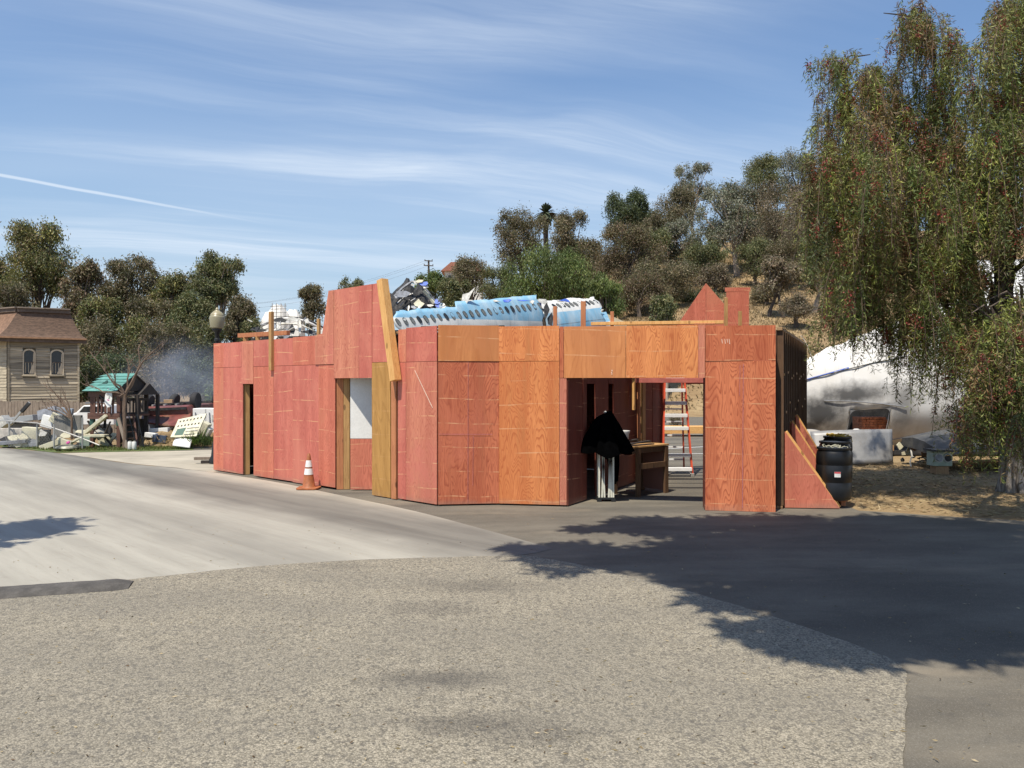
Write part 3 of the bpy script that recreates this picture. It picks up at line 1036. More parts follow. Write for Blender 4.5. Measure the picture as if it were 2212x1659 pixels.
# inner wall seen through the wide opening, jamb and dark rooms
pJ0, pJ1 = W2.pt(u2(1224.5), 0, -0.002), Vector((1.24, 13.65, 0))
WJ = Wall(tuple(pJ1[:2]), tuple(pJ0[:2]))
WJ = Wall(tuple(pJ0[:2]), tuple(pJ1[:2]))
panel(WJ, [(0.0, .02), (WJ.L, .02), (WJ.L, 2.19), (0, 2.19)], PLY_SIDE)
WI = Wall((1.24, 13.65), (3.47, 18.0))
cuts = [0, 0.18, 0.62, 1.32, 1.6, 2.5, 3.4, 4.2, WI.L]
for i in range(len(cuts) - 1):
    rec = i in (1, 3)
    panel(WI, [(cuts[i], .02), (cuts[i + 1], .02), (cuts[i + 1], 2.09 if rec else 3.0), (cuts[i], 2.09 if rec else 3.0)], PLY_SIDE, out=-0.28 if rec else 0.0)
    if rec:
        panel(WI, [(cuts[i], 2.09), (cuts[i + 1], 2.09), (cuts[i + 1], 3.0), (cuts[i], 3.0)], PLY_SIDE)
for uu, z0, z1, m in ((2.95, 0.95, 2.9, TIMBER_RED), (2.62, 1.55, 2.9, PINE), (3.25, 0.02, 2.9, PINE_OLD), (3.05, .02, 1.05, PINE)):
    beam(WI.pt(uu, z0, 0.10), WI.pt(uu, z1, 0.10), 0.09 if m != PINE_OLD else .2, 0.05, m, 'stud', up=WI.n)
# rear wall: header over the back opening, board ends
WR = Wall((3.47, 18.0), (6.75, 17.9))
panel(WR, [(0, 2.12), (WR.L, 2.12), (WR.L, 3.05), (0, 3.05)], PLY_RED, out=0.02)
panel(WR, [(0.55, 2.085), (WR.L, 2.085), (WR.L, 2.35), (.55, 2.35)], PLY_PINK, out=-0.12)
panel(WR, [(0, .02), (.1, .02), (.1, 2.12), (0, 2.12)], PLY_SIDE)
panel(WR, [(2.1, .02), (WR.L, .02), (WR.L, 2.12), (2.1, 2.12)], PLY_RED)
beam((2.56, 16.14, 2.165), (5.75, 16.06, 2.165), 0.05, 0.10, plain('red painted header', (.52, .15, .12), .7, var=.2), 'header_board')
# unseen back walls and deck, added to keep the left rooms dark
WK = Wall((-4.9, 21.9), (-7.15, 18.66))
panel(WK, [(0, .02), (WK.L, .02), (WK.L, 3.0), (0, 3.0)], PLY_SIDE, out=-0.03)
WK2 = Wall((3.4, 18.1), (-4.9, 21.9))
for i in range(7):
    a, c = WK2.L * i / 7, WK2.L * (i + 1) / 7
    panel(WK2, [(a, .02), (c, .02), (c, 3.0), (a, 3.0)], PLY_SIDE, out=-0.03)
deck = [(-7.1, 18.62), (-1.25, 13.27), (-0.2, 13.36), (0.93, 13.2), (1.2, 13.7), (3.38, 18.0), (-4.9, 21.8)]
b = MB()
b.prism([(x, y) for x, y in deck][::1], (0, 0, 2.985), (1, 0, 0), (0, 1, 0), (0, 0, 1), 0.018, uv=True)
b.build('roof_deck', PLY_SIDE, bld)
# joists over the open right-hand room
for Yj, hh in ((14.25, .14), (14.95, .05), (15.65, .14), (16.3, .09), (16.95, .14), (17.45, .09)):
    xl = 1.24 + (Yj - 13.65) * 0.5126 + 0.03
    xr = 4.45 + (Yj - 12.75) * 0.4416 - 0.05
    beam((xl, Yj, 2.9), (xr, Yj, 2.9), 0.045 if hh < .1 else .10, hh, STUD, 'joist')
# timber ends and plates standing above the wall tops
beam(WL.pt(u(591), 2.385, 0.055), WL.pt(u(591), 3.66, 0.055), 0.105, 0.07, PINE_OLD, 'post', up=WL.n)
beam(WL.pt(u(683), 2.5, -0.06), WL.pt(u(683), 3.42, -0.06), 0.075, 0.05, PINE_OLD, 'post', up=WL.n)
pa = WL.pt(u(487), 0, -0.35); pb = WL.pt(u(592), 0, -0.35)
beam(pa + UP * 3.25, pb + UP * 3.22, 0.09, 0.10, TIMBER_RED, 'beam')
for x in (500, 527):
    q = WL.pt(u(x), 0, -0.35)
    beam(q + UP * 3.0, q + UP * 3.2, 0.09, 0.09, PINE_OLD, 'block')
for x, yt, wd in ((1194.5, 662, .065), (1256, 651, .085), (1319, 673, .06)):
    q = W2.pt(u2(x) + .02, 0, -0.16)
    beam(q + UP * 2.3, q + UP * (EYE + (CY - yt) / F * q.y), wd, 0.05, TIMBER_RED, 'post', up=W2.n)
beam(W2.pt(u2(1276), 3.115, -0.10), W2.pt(u2(1564), 3.115, -0.10), 0.12, 0.055, PINE, 'beam')
beam(W2.pt(u2(905), 3.10, -0.16), W2.pt(u2(1085), 3.10, -0.2), 0.1, 0.03, CHAR_WOOD, 'beam')
beam(W2.pt(u2(1500), 3.085, -0.06), W2.pt(u2(1545), 3.085, -0.06), 0.08, 0.03, TIMBER_RED, 'beam')
# triangular gable and chimney cut-outs above the rear wall
WG = Wall((3.3, 18.12), (6.4, 18.06))
gu = lambda X: X - 3.3
panel(WG, [(gu(3.62), 3.08), (gu(4.56), 3.08), (gu(4.56), 4.46)], PLY_RED)
panel(WG, [(gu(4.56), 3.08), (gu(5.75), 3.08), (gu(4.56), 4.46)], PLY_RED)
panel(WG, [(gu(3.50), 3.0), (gu(3.95), 3.0), (gu(3.95), 3.55)], PLY_ROSE, out=-0.03)
WC = Wall((4.9, 17.62), (5.7, 17.6))
panel(WC, [(0.0, 2.95), (0.52, 2.95), (0.52, 4.22), (0, 4.22)], PLY_RED, name='chimney_board')
panel(WC, [(-0.03, 4.2), (0.55, 4.2), (0.55, 4.30), (-0.03, 4.30)], PLY_RED, out=0.01, name='chimney_board')
for x, yt in ((1568, 643), (1598.5, 672)):
    q = at(x, 800, 17.0)
    beam((q.x, 17, 2.9), (q.x, 17, EYE + (CY - yt) / F * 17), 0.075, 0.05, PINE_OLD, 'post', up=(0, -1, 0))
# right side wall: open framing on its outer face
WS = Wall((4.42, 12.86), (6.75, 17.9))
panel_cuts = [0, 1.4, 2.8, 4.2, WS.L]
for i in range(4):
    panel(WS, [(panel_cuts[i], .03), (panel_cuts[i + 1], .03), (panel_cuts[i + 1], 3.0), (panel_cuts[i], 3.0)], PLY_SHADED, out=-0.02)
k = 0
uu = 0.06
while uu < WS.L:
    beam(WS.pt(uu, 0.06, 0.055), WS.pt(uu, 2.98, 0.055), 0.036, 0.11, STUD_SHADED, 'stud', up=WS.n)
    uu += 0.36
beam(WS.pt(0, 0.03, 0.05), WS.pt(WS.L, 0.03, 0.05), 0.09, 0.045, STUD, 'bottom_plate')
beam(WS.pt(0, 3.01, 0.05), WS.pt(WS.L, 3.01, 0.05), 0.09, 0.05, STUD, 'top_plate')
uu, k = 0.06, 0
while uu + .36 < WS.L:
    z = (2.25, 1.6, 2.3, 1.75, 2.2)[k % 5]
    beam(WS.pt(uu + .03, z, 0.055), WS.pt(uu + .33, z, 0.055), 0.09, 0.04, PINE_OLD, 'nogging')
    uu += 0.36; k += 1
# triangular plywood braces leaning against the side wall
for t0, ln, hh in ((0.12, 0.90, 1.30), (1.35, 0.92, 1.42), (2.30, 0.92, 1.5)):
    q = WS.pt(t0, 0, 0.115)
    wd = Wall(tuple(q[:2]), tuple((q + Vector((1.0, -0.10 if t0 < 1 else 0.03, 0)))[:2]))
    panel(wd, [(0, .015), (ln, .015), (0, hh)], PLY_RED, name='brace_panel')
    panel(wd, [(0, .015), (ln, .015), (0, hh)], PLY_RED, out=-0.12, name='brace_panel')
    beam(wd.pt(0.0, hh - .02, -0.03), wd.pt(ln - .02, .03, -0.03), 0.04, 0.05, PINE, 'brace_timber', up=wd.n)
    beam(wd.pt(0.05, hh - .01, -0.085), wd.pt(ln + .02, .03, -0.085), 0.04, 0.05, PINE, 'brace_timber', up=wd.n)

# ------------------------------------------------------------------ things in and round the building
def cone():
    p = gp(667, 1057); p.z = 0.012
    t = thing('traffic_cone', 'dirty orange traffic cone with two white bands by the red wall', 'traffic cone', p)
    b = MB()
    pts = []
    for k in range(32):
        a = 2 * math.pi * k / 32
        c, s = math.cos(a), math.sin(a)
        q = 6
        r = 0.215 / ((abs(c) ** q + abs(s) ** q) ** (1 / q))
        pts.append((r * c, r * s))
    b.prism(pts, p + UP * 0.035, (1, 0, 0), (0, 1, 0), UP, 0.035)
    b.build('base', CONE_ORANGE, t, bevel=0.008)
    r = lambda z: 0.125 - (z - .035) / .665 * 0.097
    b = MB().lathe([(r(.035) + .02, .035), (r(.06), .06), (r(.31), .31), (r(.31) - .001, .31), (r(.42), .42), (r(.47), .47), (r(.60), .60), (r(.69), .69), (.02, .70), (.018, .66)], p, 28)
    b.build('cone_body', CONE_ORANGE, t, smooth=True)
    for z0, z1 in ((.285, .405), (.435, .565)):
        b = MB().lathe([(r(z0) + .001, z0), (r(z0) + .004, z0), (r(z1) + .004, z1), (r(z1) + .001, z1)], p, 28)
        b.build('band', CONE_WHITE, t, smooth=True)


cone()


def barrel_proto():
    t = thing('black_barrel', 'black plastic barrel with red and white label, nearest of three', 'barrel', (0, 0, 0), 'black barrels beside the building')
    b = MB().lathe([(.255, 0), (.275, .02), (.285, .08), (.287, .28), (.279, .295), (.279, .305), (.287, .32), (.289, .45), (.287, .57), (.279, .585), (.279, .595), (.286, .61), (.283, .74), (.268, .81), (.252, .835), (.250, .85)], (0, 0, 0), 40)
    b.build('body', BLACK_PLASTIC, t, smooth=True)
    b = MB().lathe([(.25, .848), (.274, .846), (.276, .882), (.262, .884), (.255, .868), (.02, .866)], (0, 0, 0), 40)
    b.build('lid', BLACK_PLASTIC, t, smooth=True)
    return t


pb = barrel_proto()
pb.location = at(1801, 1000, 13.1); pb.location.z = 0.135
a0 = math.radians(262)
def arc_patch(z0, z1, a, da, rad, mat, name, parent):
    vs, fs = [], []
    for i in range(7):
        t = a + da * (i / 6 - .5)
        for z in (z0, z1):
            vs.append(Vector((math.cos(t) * rad, math.sin(t) * rad, z)) + Vector(parent.location))
    fs = [(i * 2, i * 2 + 2, i * 2 + 3, i * 2 + 1) for i in range(6)]
    MB().add(vs, fs).build(name, mat, parent)
ba = copy_tree(pb, (at(1803, 0, 14.45).x, 14.45, 0.135), 1.0, 'black plastic barrel in the middle of a row of three')
bb = copy_tree(pb, (at(1809, 0, 15.8).x, 15.8, 0.135), 2.0, 'black plastic barrel with yellow cord coiled on its lid, farthest of three')
arc_patch(.40, .49, a0 - .05, .34, .2905, CONE_WHITE, 'paper_label', pb)
arc_patch(.462, .488, a0 - .05, .33, .2915, RED_PRINT, 'paper_label', pb)
def coil(c, r, n, mat, name, label, cat, rr=0.012, seed=1):
    rg = random.Random(seed)
    pts = []
    for i in range(n * 18):
        t = i / 18 * 2 * math.pi
        rad = r * (0.75 + .25 * math.sin(i * .23)) * rg.uniform(.93, 1.07)
        pts.append(Vector(c) + Vector((math.cos(t) * rad, math.sin(t) * rad, rr + rg.uniform(0, .05))))
    pts.append(Vector(c) + Vector((r * 1.25, -.05, .02)))
    pts.append(Vector(c) + Vector((r * 1.33, -.08, -.1)))
    o = MB().tube(pts, rr, 5).build(name, mat, loc=c, smooth=True)
    tag(o, label, cat)
coil((bb.location.x, bb.location.y, 0.135 + .87), .2, 5, YELLOW_CORD, 'cord', 'yellow extension cord coiled on top of a black barrel', 'cord', seed=2)
coil((pb.location.x, pb.location.y, 0.135 + .87), .17, 2, plain('pale rope', (0.5, 0.48, 0.36), 0.8), 'rope', 'pale rope scraps lying on the nearest black barrel lid', 'rope', .006, seed=4)


def pallet():
    c = Vector((5.36, 14.82, 0.013))
    t = thing('wooden_pallet', 'reddish wooden pallet under three black barrels', 'pallet', c)
    for x in (-.27, 0, .27):
        beam(c + Vector((x, -1.75, .045)), c + Vector((x, 1.9, .045)), .08, .085, TIMBER_RED, 'stringer', parent=t)
    for i in range(15):
        y = -1.72 + i * .255
        beam(c + Vector((-.33, y, .10)), c + Vector((.33, y, .10)), .17, .02, TIMBER_RED, 'board', parent=t)


pallet()


def canopy():
    p = at(1308, 0, 13.75); p.z = 0.0045
    t = thing('folded_canopy', 'folded pop-up canopy with black cloth bunched over white legs', 'canopy', p)
    # cloth: a bell of folds
    rg = random.Random(11)
    ph = [rg.uniform(0, 6.28) for _ in range(6)]
    prof = [(0.0, 1.575), (.06, 1.57), (.115, 1.54), (.165, 1.46), (.225, 1.35), (.285, 1.22), (.35, 1.09), (.41, .96), (.45, .85)]
    n = 72
    vs, fs = [], []
    for i, (r_, z_) in enumerate(prof):
        for k in range(n):
            a = 2 * math.pi * k / n
            f = 1 + (.13 * math.sin(5 * a + ph[0]) + .08 * math.sin(9 * a + ph[1] + z_ * 3) + .05 * math.sin(15 * a + ph[2])) * min(1, i / 4)
            dz = (.045 * math.sin(3 * a + ph[3]) + .03 * math.sin(7 * a + ph[4])) * (i / 10)
            vs.append(p + Vector((r_ * f * math.cos(a) * 1.02 , r_ * f * math.sin(a) * .8, z_ + dz + .03 * math.cos(a) * (i < 3))))
    for i in range(len(prof) - 1):
        for k in range(n):
            k2 = (k + 1) % n
            fs.append((i * n + k, i * n + k2, (i + 1) * n + k2, (i + 1) * n + k))
    MB().add(vs, fs).build('cloth', BLACK_CLOTH, t, smooth=True)
    MB().lathe([(.02, 1.4), (.20, 1.1), (.24, .95), (.2, .88), (.05, .87)], p, 18).build('cloth', BLACK_CLOTH, t, smooth=True)  # added dark filler standing in for the shaded inside of the bell
    # a hanging tail of cloth
    tail = MB()
    for dx, zb in ((.05, .62), (.10, .70), (.0, .75), (.15, .30), (.19, .35)):
        tail.tube([p + Vector((dx, -.02, .95)), p + Vector((dx + .01, -.03, (zb + .95) / 2)), p + Vector((dx + .015, -.02, zb))], [.05, .045, .02], 8)
    tail.build('cloth', BLACK_CLOTH, t, smooth=True)
    for dx, dy, tw in ((-.125, -.1, 0), (-.075, -.1, .035), (-.03, -.1, -.04), (.045, -.1, .03), (.125, -.1, 0), (-.125, .1, 0), (.125, .1, 0), (.09, -.1, -.035)):
        MB().bar(p + Vector((dx, dy, .075)), p + Vector((dx + tw, dy, .98)), .03, .03).build('leg', plain('cream canopy leg', (.72, .70, .58), .5, var=.08), t)
    MB().box(p + Vector((0, 0, .055)), (.31, .25, .03)).build('foot_bracket', BLACK_METAL, t)
    for dx in (-.125, .125):
        for dy in (-.1, .1):
            MB().box(p + Vector((dx, dy, .025)), (.075, .075, .05)).build('foot', BLACK_METAL, t)
    MB().lathe([(.02, 1.56), (.035, 1.575), (.02, 1.60), (.005, 1.605)], p, 12).build('finial', ZINC, t, smooth=True)


canopy()


def workbench():
    a, e = Vector((2.14, 14.02, 0.0045)), Vector((2.95, 14.75, 0.0045))
    t = thing('workbench', 'rough plywood workbench standing inside the wide doorway', 'workbench', a)
    d = (e - a).normalized(); s = Vector((-d.y, d.x, 0)); L = (e - a).length
    MB().frame_box((a + e) / 2 + UP * .925 + s * .28, d, s, UP, L + .12, .62, .03).build('bench_top', PINE_OLD, t, bevel=.003)
    for k in (0, 1):
        MB().frame_box((a + e) / 2 + UP * .855 + s * (.02 + .52 * k), d, s, UP, L, .04, .1).build('rail', STUD_SHADED, t)
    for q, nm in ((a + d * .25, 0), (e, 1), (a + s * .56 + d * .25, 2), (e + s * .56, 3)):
        MB().bar(q + UP * .0, q + UP * .9, .10, .05, up=s).build('leg', STUD_SHADED, t)
    MB().bar(a + d * .25 + UP * .56, e + UP * .56, .05, .1).build('rail', STUD_SHADED, t)
    MB().frame_box(e + s * .28 + UP * .45, s, d, UP, .52, .02, .8).build('side_panel', PLY_SIDE, t)
    rg = random.Random(3)
    for i in range(5):
        z = .94 + .02 * (i // 2) + .002
        off = .06 + .1 * i
        p0 = a + s * off - d * .10 + UP * (z + .01)
        p1 = p0 + d * (L * rg.uniform(.75, 1.0)) + s * rg.uniform(-.03, .06) + UP * .05 * (i % 2)
        o = MB().bar(p0, p1, .085, .018).build('board', CHAR_WOOD, loc=p0)
        tag(o, 'dark loose board on the workbench, %s from the doorway side' % ('first', 'second', 'third', 'fourth', 'fifth')[i], 'board', 'dark boards on the workbench')
    # white bucket on the bench
    c = at(1344, 0, 14.6); c = Vector((c.x, 14.62, .955))
    bk = thing('bucket', 'white plastic bucket standing on the workbench behind the black canopy', 'bucket', c)
    MB().lathe([(.10, 0), (.115, .02), (.135, .22), (.135, .225)], c, 24).build('body', WHITE_PAINT, bk, smooth=True)
    MB().lathe([(.143, .20), (.146, .205), (.146, .225), (.143, .23)], c, 24).build('rim', WHITE_PAINT, bk, smooth=True)
    MB().lathe([(.136, .226), (.15, .228), (.15, .25), (.02, .255)], c, 24).build('lid', WHITE_PAINT, bk, smooth=True)


workbench()


def ladder():
    c = Vector((3.72, 17.3, 0.0045))
    t = thing('stepladder', 'tall red fibreglass stepladder with bright aluminium steps', 'ladder', c)
    H = 2.95
    wf = lambda z: .335 - .15 * z / H
    yf = lambda z: 0.0 + .42 * z / H
    yb = lambda z: 1.0 - .5 * z / H
    for s in (-1, 1):
        MB().bar(c + Vector((s * wf(0), yf(.06), .06)), c + Vector((s * wf(H), yf(H), H)), .035, .085, up=(0, -1, .1)).build('front_rail', RED_FIBRE, t)
        MB().bar(c + Vector((s * (wf(0) * .92) + .06, yb(.06), .06)), c + Vector((s * wf(H) * .9 + .02, yb(H), H)), .03, .06, up=(0, -1, 0)).build('rear_rail', RED_FIBRE, t)
        MB().box(c + Vector((s * wf(0), 0.0, .04)), (.075, .11, .08)).build('foot', ZINC, t, bevel=.008)
        MB().box(c + Vector((s * wf(0) * .92 + .06, 1.0, .035)), (.06, .09, .07)).build('foot', ZINC, t, bevel=.008)
    for z in (.17, .48, 1.08, 1.37, 1.65, 1.94, 2.23, 2.52):
        w2 = wf(z) * 2 - .02
        MB().box(c + Vector((0, yf(z) - .03, z)), (w2, .11, .078)).build('step', ALU, t, bevel=.006)
    for s in (-1, 1):
        MB().bar(c + Vector((s * .30, -.03, .08)), c + Vector((s * .22, -.03, .16)), .02, .03).build('step_brace', ALU, t)
    for z in (.3, .6, .88, 1.2, 1.5):
        MB().box(c + Vector((.04, yb(z), z)), (wf(z) * 1.85, .025, .035)).build('rear_bar', ALU, t)
    MB().box(c + Vector((0, .46, H + .03)), (.36, .3, .05)).build('top_cap', RED_FIBRE, t, bevel=.01)


ladder()

# lumber lying on the lot behind
def lumber_stack():
    c = Vector((7.2, 31, 0.0045))
    t0 = None
    rg = random.Random(8)
    for k in (-.9, .9):
        o = MB().box(c + Vector((k, 0, .06)), (.1, 1.0, .12)).build('timber_bearer', STUD, loc=c + Vector((k, 0, 0)))
        tag(o, 'short timber bearer under the yellow lumber on the rear lot, %s' % ('nearer the ladder' if k < 0 else 'farther from the ladder'), 'timber')
    for lay in range(6):
        for j in range(3):
            L = 3.4 + rg.uniform(-.3, .3)
            p = c + Vector((rg.uniform(-.15, .15), -.35 + j * .30, .12 + .022 + lay * .0455))
            o = MB().box(p, (L, .285, .044)).build('lumber', PINE, loc=p)
            tag(o, 'yellow pine board, %s of the %s layer of the lumber stack' % (('front', 'middle', 'rear')[j], ('bottom', 'second', 'third', 'fourth', 'fifth', 'top')[lay]), 'lumber', 'boards of the lumber stack')


lumber_stack()
p = Vector((6.15, 31, 0))
o = MB().box((5.75, 34, .62), (.9, .4, 1.25)).build('utility_cabinet', CONCRETE_GREY, loc=(5.75, 34, 0), bevel=.02)
tag(o, 'grey metal cabinet on the rear lot seen past the stepladder', 'cabinet')
# parking line paint on the rear lot
for x0, y0, x1, y1 in ((4.6, 24.5, 7.8, 26.4), (3.2, 23, 9, 23.1), (6.9, 26.5, 7.6, 28.3)):
    b = MB().bar((x0, y0, .0085), (x1, y1, .0085), .1, .001)
    tag(b.build('parking_line', CONE_WHITE), 'white painted line on the rear asphalt lot', kind='structure')

# ------------------------------------------------------------------ lamp post beside the left end
def lamp():
    p = Vector((at(469, 0, 20.2).x, 20.2, 0.008))
    t = thing('street_lamp', 'old black street lamp with frosted acorn globe behind the red wall', 'street lamp', p)
    MB().lathe([(.2, 0), (.2, .1), (.15, .2), (.12, .5), (.07, .7), (.06, 2.4), (.055, 3.2), (.075, 3.21), (.075, 3.26), (.05, 3.28), (.06, 3.42), (.13, 3.5), (.13, 3.53)], p, 20).build('pole', BLACK_METAL, t, smooth=True)
    gl, tt, bs, out = new_mat('frosted globe')
    bs.inputs['Base Color'].default_value = (.34, .31, .20, 1)
    bs.inputs['Roughness'].default_value = .35
    bs.inputs['Transmission Weight'].default_value = .15
    MB().lathe([(.13, 3.535), (.165, 3.56), (.185, 3.66), (.195, 3.82), (.19, 3.85), (.165, 3.88)], p, 28).build('globe', gl, t, smooth=True)
    MB().lathe([(.166, 3.88), (.172, 3.885), (.15, 3.93), (.11, 3.97), (.07, 3.995), (.06, 4.02)], p, 28).build('globe_cap', plain('lamp cap', (.32, .28, .17), .4, var=.1), t, smooth=True)
    MB().lathe([(.03, 4.02), (.045, 4.04), (.03, 4.07), (.006, 4.10)], p, 16).build('finial', plain('lamp cap', (.40, .36, .24)), t, smooth=True)


lamp()
# ------------------------------------------------------------------ trees
def leaf_mesh(name, P, A, Lg, Wd, C, rng, mat, parent, origin):
    """P leaf bases, A unit axes, Lg/Wd sizes, C colours: one diamond per leaf"""
    n = len(P)
    rv = rng.normal(size=(n, 3))
    B = np.cross(A, rv)
    B /= np.linalg.norm(B, axis=1, keepdims=True) + 1e-9
    Lg, Wd = Lg[:, None], Wd[:, None]
    mid = P + A * Lg * 0.45
    V = np.stack([P, mid + B * Wd * 0.5, P + A * Lg, mid - B * Wd * 0.5], 1).reshape(-1, 3) - np.array(origin)
    me = bpy.data.meshes.new(name)
    me.vertices.add(4 * n); me.vertices.foreach_set('co', V.astype(np.float32).ravel())
    me.loops.add(4 * n); me.loops.foreach_set('vertex_index', np.arange(4 * n, dtype=np.int32))
    me.polygons.add(n)
    me.polygons.foreach_set('loop_start', np.arange(0, 4 * n, 4, dtype=np.int32))
    me.polygons.foreach_set('loop_total', np.full(n, 4, dtype=np.int32))
    at_ = me.attributes.new('tint', 'FLOAT_COLOR', 'FACE')
    cc = np.concatenate([np.clip(C, 0, 1), np.ones((n, 1))], 1).astype(np.float32)
    at_.data.foreach_set('color', cc.ravel())
    me.materials.append(mat)
    me.update(); me.validate()
    o = bpy.data.objects.new(name, me)
    col.objects.link(o)
    o.parent = parent
    return o


def unit(v):
    return v / (np.linalg.norm(v, axis=1, keepdims=True) + 1e-9)


PAL = {
    'olive': [(0.105, 0.115, 0.05), (0.07, 0.085, 0.037), (0.145, 0.135, 0.06)],
    'brown': [(0.125, 0.105, 0.06), (0.085, 0.08, 0.042), (0.145, 0.115, 0.07)],
    'rust': [(0.145, 0.10, 0.062), (0.105, 0.08, 0.05), (0.12, 0.11, 0.055)],
    'greygreen': [(0.15, 0.155, 0.11), (0.10, 0.11, 0.075), (0.18, 0.17, 0.125)],
    'green': [(0.085, 0.115, 0.03), (0.06, 0.09, 0.026), (0.11, 0.13, 0.04)],
    'dark': [(0.055, 0.075, 0.035), (0.04, 0.055, 0.027), (0.075, 0.09, 0.04)],
    'dry': [(0.17, 0.13, 0.085), (0.12, 0.095, 0.065), (0.15, 0.125, 0.08)],
    'yellow': [(0.22, 0.21, 0.04), (0.16, 0.17, 0.04), (0.12, 0.13, 0.035)],
    'gum': [(0.12, 0.125, 0.05), (0.075, 0.09, 0.038), (0.15, 0.115, 0.06), (0.17, 0.16, 0.05)],
}


def tree(name, label, x, ytop, w, Y, pal='olive', ybot=None, n=5200, leaf=(.42, .17), trunk=BARK_DARK, trunk_r=.22, droop=.5,
         seed=0, lobes=8, group='trees on the dry hillside', bare=0.0, base=None, cat='tree', leanx=0.0, spread=1.0, tight=1.0, stems=1):
    """x, ytop, w: where the crown shows in the survey grid at distance Y"""
    rng = np.random.default_rng(seed + 100)
    rg = random.Random(seed)
    cx = (x - CX) / F * Y
    wd = w / F * Y
    zt = EYE + (CY - ytop) / F * Y
    g = hgt(cx, Y) if base is None else base
    zb = EYE + (CY - ybot) / F * Y if ybot is not None else g + (zt - g) * 0.2
    zb = max(zb, g + .15)
    loc = Vector((cx + leanx, Y, g - .1))
    t = thing(name, label, cat, loc, group)
    c = np.array([cx, Y, (zt + zb) / 2])
    rad = np.array([wd / 2, wd / 2 * 0.9, (zt - zb) / 2])
    # lobes
    lobes = int(lobes * 2.1); n = int(n * 2.6); leaf = (leaf[0] * .72, leaf[1] * .66)
    L = []
    for i in range(lobes):
        for _ in range(20):
            v = rng.normal(size=3); v /= np.linalg.norm(v)
            if v[2] > -0.7: break
        r = rng.uniform(.25, .92) ** .8
        L.append((c + v * r * rad, rng.uniform(.15, .34)))
    for _ in range(7):
        L.append((c + np.array([rng.uniform(-.75, .75) * rad[0], rng.uniform(-.4, .4) * rad[1], rad[2] * rng.uniform(.5, .9)]), rng.uniform(.10, .22)))
    # leafy tips sit on the upper and outer side of each bough
    CC, LT = [], []
    for (lc, lr) in L:
        nc = 13
        v = unit(rng.normal(size=(nc, 3)) + np.array([0, 0, .35])) * (rng.uniform(.45, 1.0, size=(nc, 1)) ** .5)
        CC.append(lc + v * rad * lr * np.array([1.15, 1.15, .95]))
        LT.append(np.full(nc, rng.uniform(.62, 1.35)))
    CC = np.concatenate(CC); LT = np.concatenate(LT)
    q = (CC - c) / rad
    rr_ = np.linalg.norm(q, axis=1)
    CC = c + q * np.where(rr_ > 1.0, 1.0 / rr_, 1.0)[:, None] * rad
    CC[:, 2] = np.maximum(CC[:, 2], g + .2)
    m = len(CC)
    wts = rng.uniform(.3, 1.7, size=m); wts /= wts.sum()
    idx = rng.choice(m, size=n, p=wts)
    cr = (wd * 0.034 + .10) * tight * rng.uniform(.6, 1.4, size=m)
    P = CC[idx] + np.clip(rng.normal(size=(n, 3)), -2.0, 2.0) * cr[idx][:, None] * np.array([1, 1, 1.15])
    A = unit(unit(rng.normal(size=(n, 3))) + np.array([0, 0, -1.0]) * droop * 1.6)
    Lg = leaf[0] * rng.uniform(.6, 1.3, size=n); Wd = leaf[1] * rng.uniform(.6, 1.3, size=n)
    pal_ = np.array(PAL[pal])
    ck = rng.integers(0, len(pal_), size=m)
    ct = LT * rng.uniform(.8, 1.2, size=m)
    C = 1.38 * pal_[ck[idx]] * ct[idx][:, None] * rng.uniform(.65, 1.35, size=(n, 1))
    mixc = rng.random(n) < .25
    C[mixc] = 1.3 * pal_[rng.integers(0, len(pal_), size=mixc.sum())] * rng.uniform(.7, 1.3, size=(mixc.sum(), 1))
    C *= np.array([1, 1, 1]) + rng.normal(size=(n, 3)) * .05
    leaf_mesh('crown', P, A, Lg, Wd, C, rng, LEAF, t, loc)
    # trunk, limbs, twigs
    b = MB()
    top = Vector((cx, Y, zb + (zt - zb) * .45))
    for s in range(stems):
        b0 = loc + Vector((rg.uniform(-.3, .3) * (stems > 1) * 3, rg.uniform(-.3, .3), 0))
        mid = b0.lerp(top, .5) + Vector((rg.uniform(-.05, .05) * wd, 0, 0))
        b.tube([b0, b0.lerp(mid, .5) + Vector((rg.uniform(-.1, .1), 0, 0)), mid, top], [trunk_r * 1.2, trunk_r, trunk_r * .8, trunk_r * .4], 7)
    for (lc, lr) in L:
        f = rg.uniform(.15, .75)
        st = mid.lerp(top, f) if rg.random() < .6 else b0.lerp(mid, .75 + .25 * f)
        e = Vector(lc)
        h = st.lerp(e, .5) + Vector((rg.uniform(-.08, .08) * wd, rg.uniform(-.05, .05) * wd, rg.uniform(-.02, .08) * wd))
        b.tube([st, h, e], [trunk_r * .45, trunk_r * .3, trunk_r * .14], 5)
        for k in range(4):
            p = e + Vector(rng.normal(size=3)) * float(lr) * wd * .28
            b.tube([e, e.lerp(p, .5) + Vector((0, 0, .04 * wd)), p], [trunk_r * .14, trunk_r * .1, trunk_r * .05], 4)
    b.build('trunk', trunk, t, smooth=True)
    return t


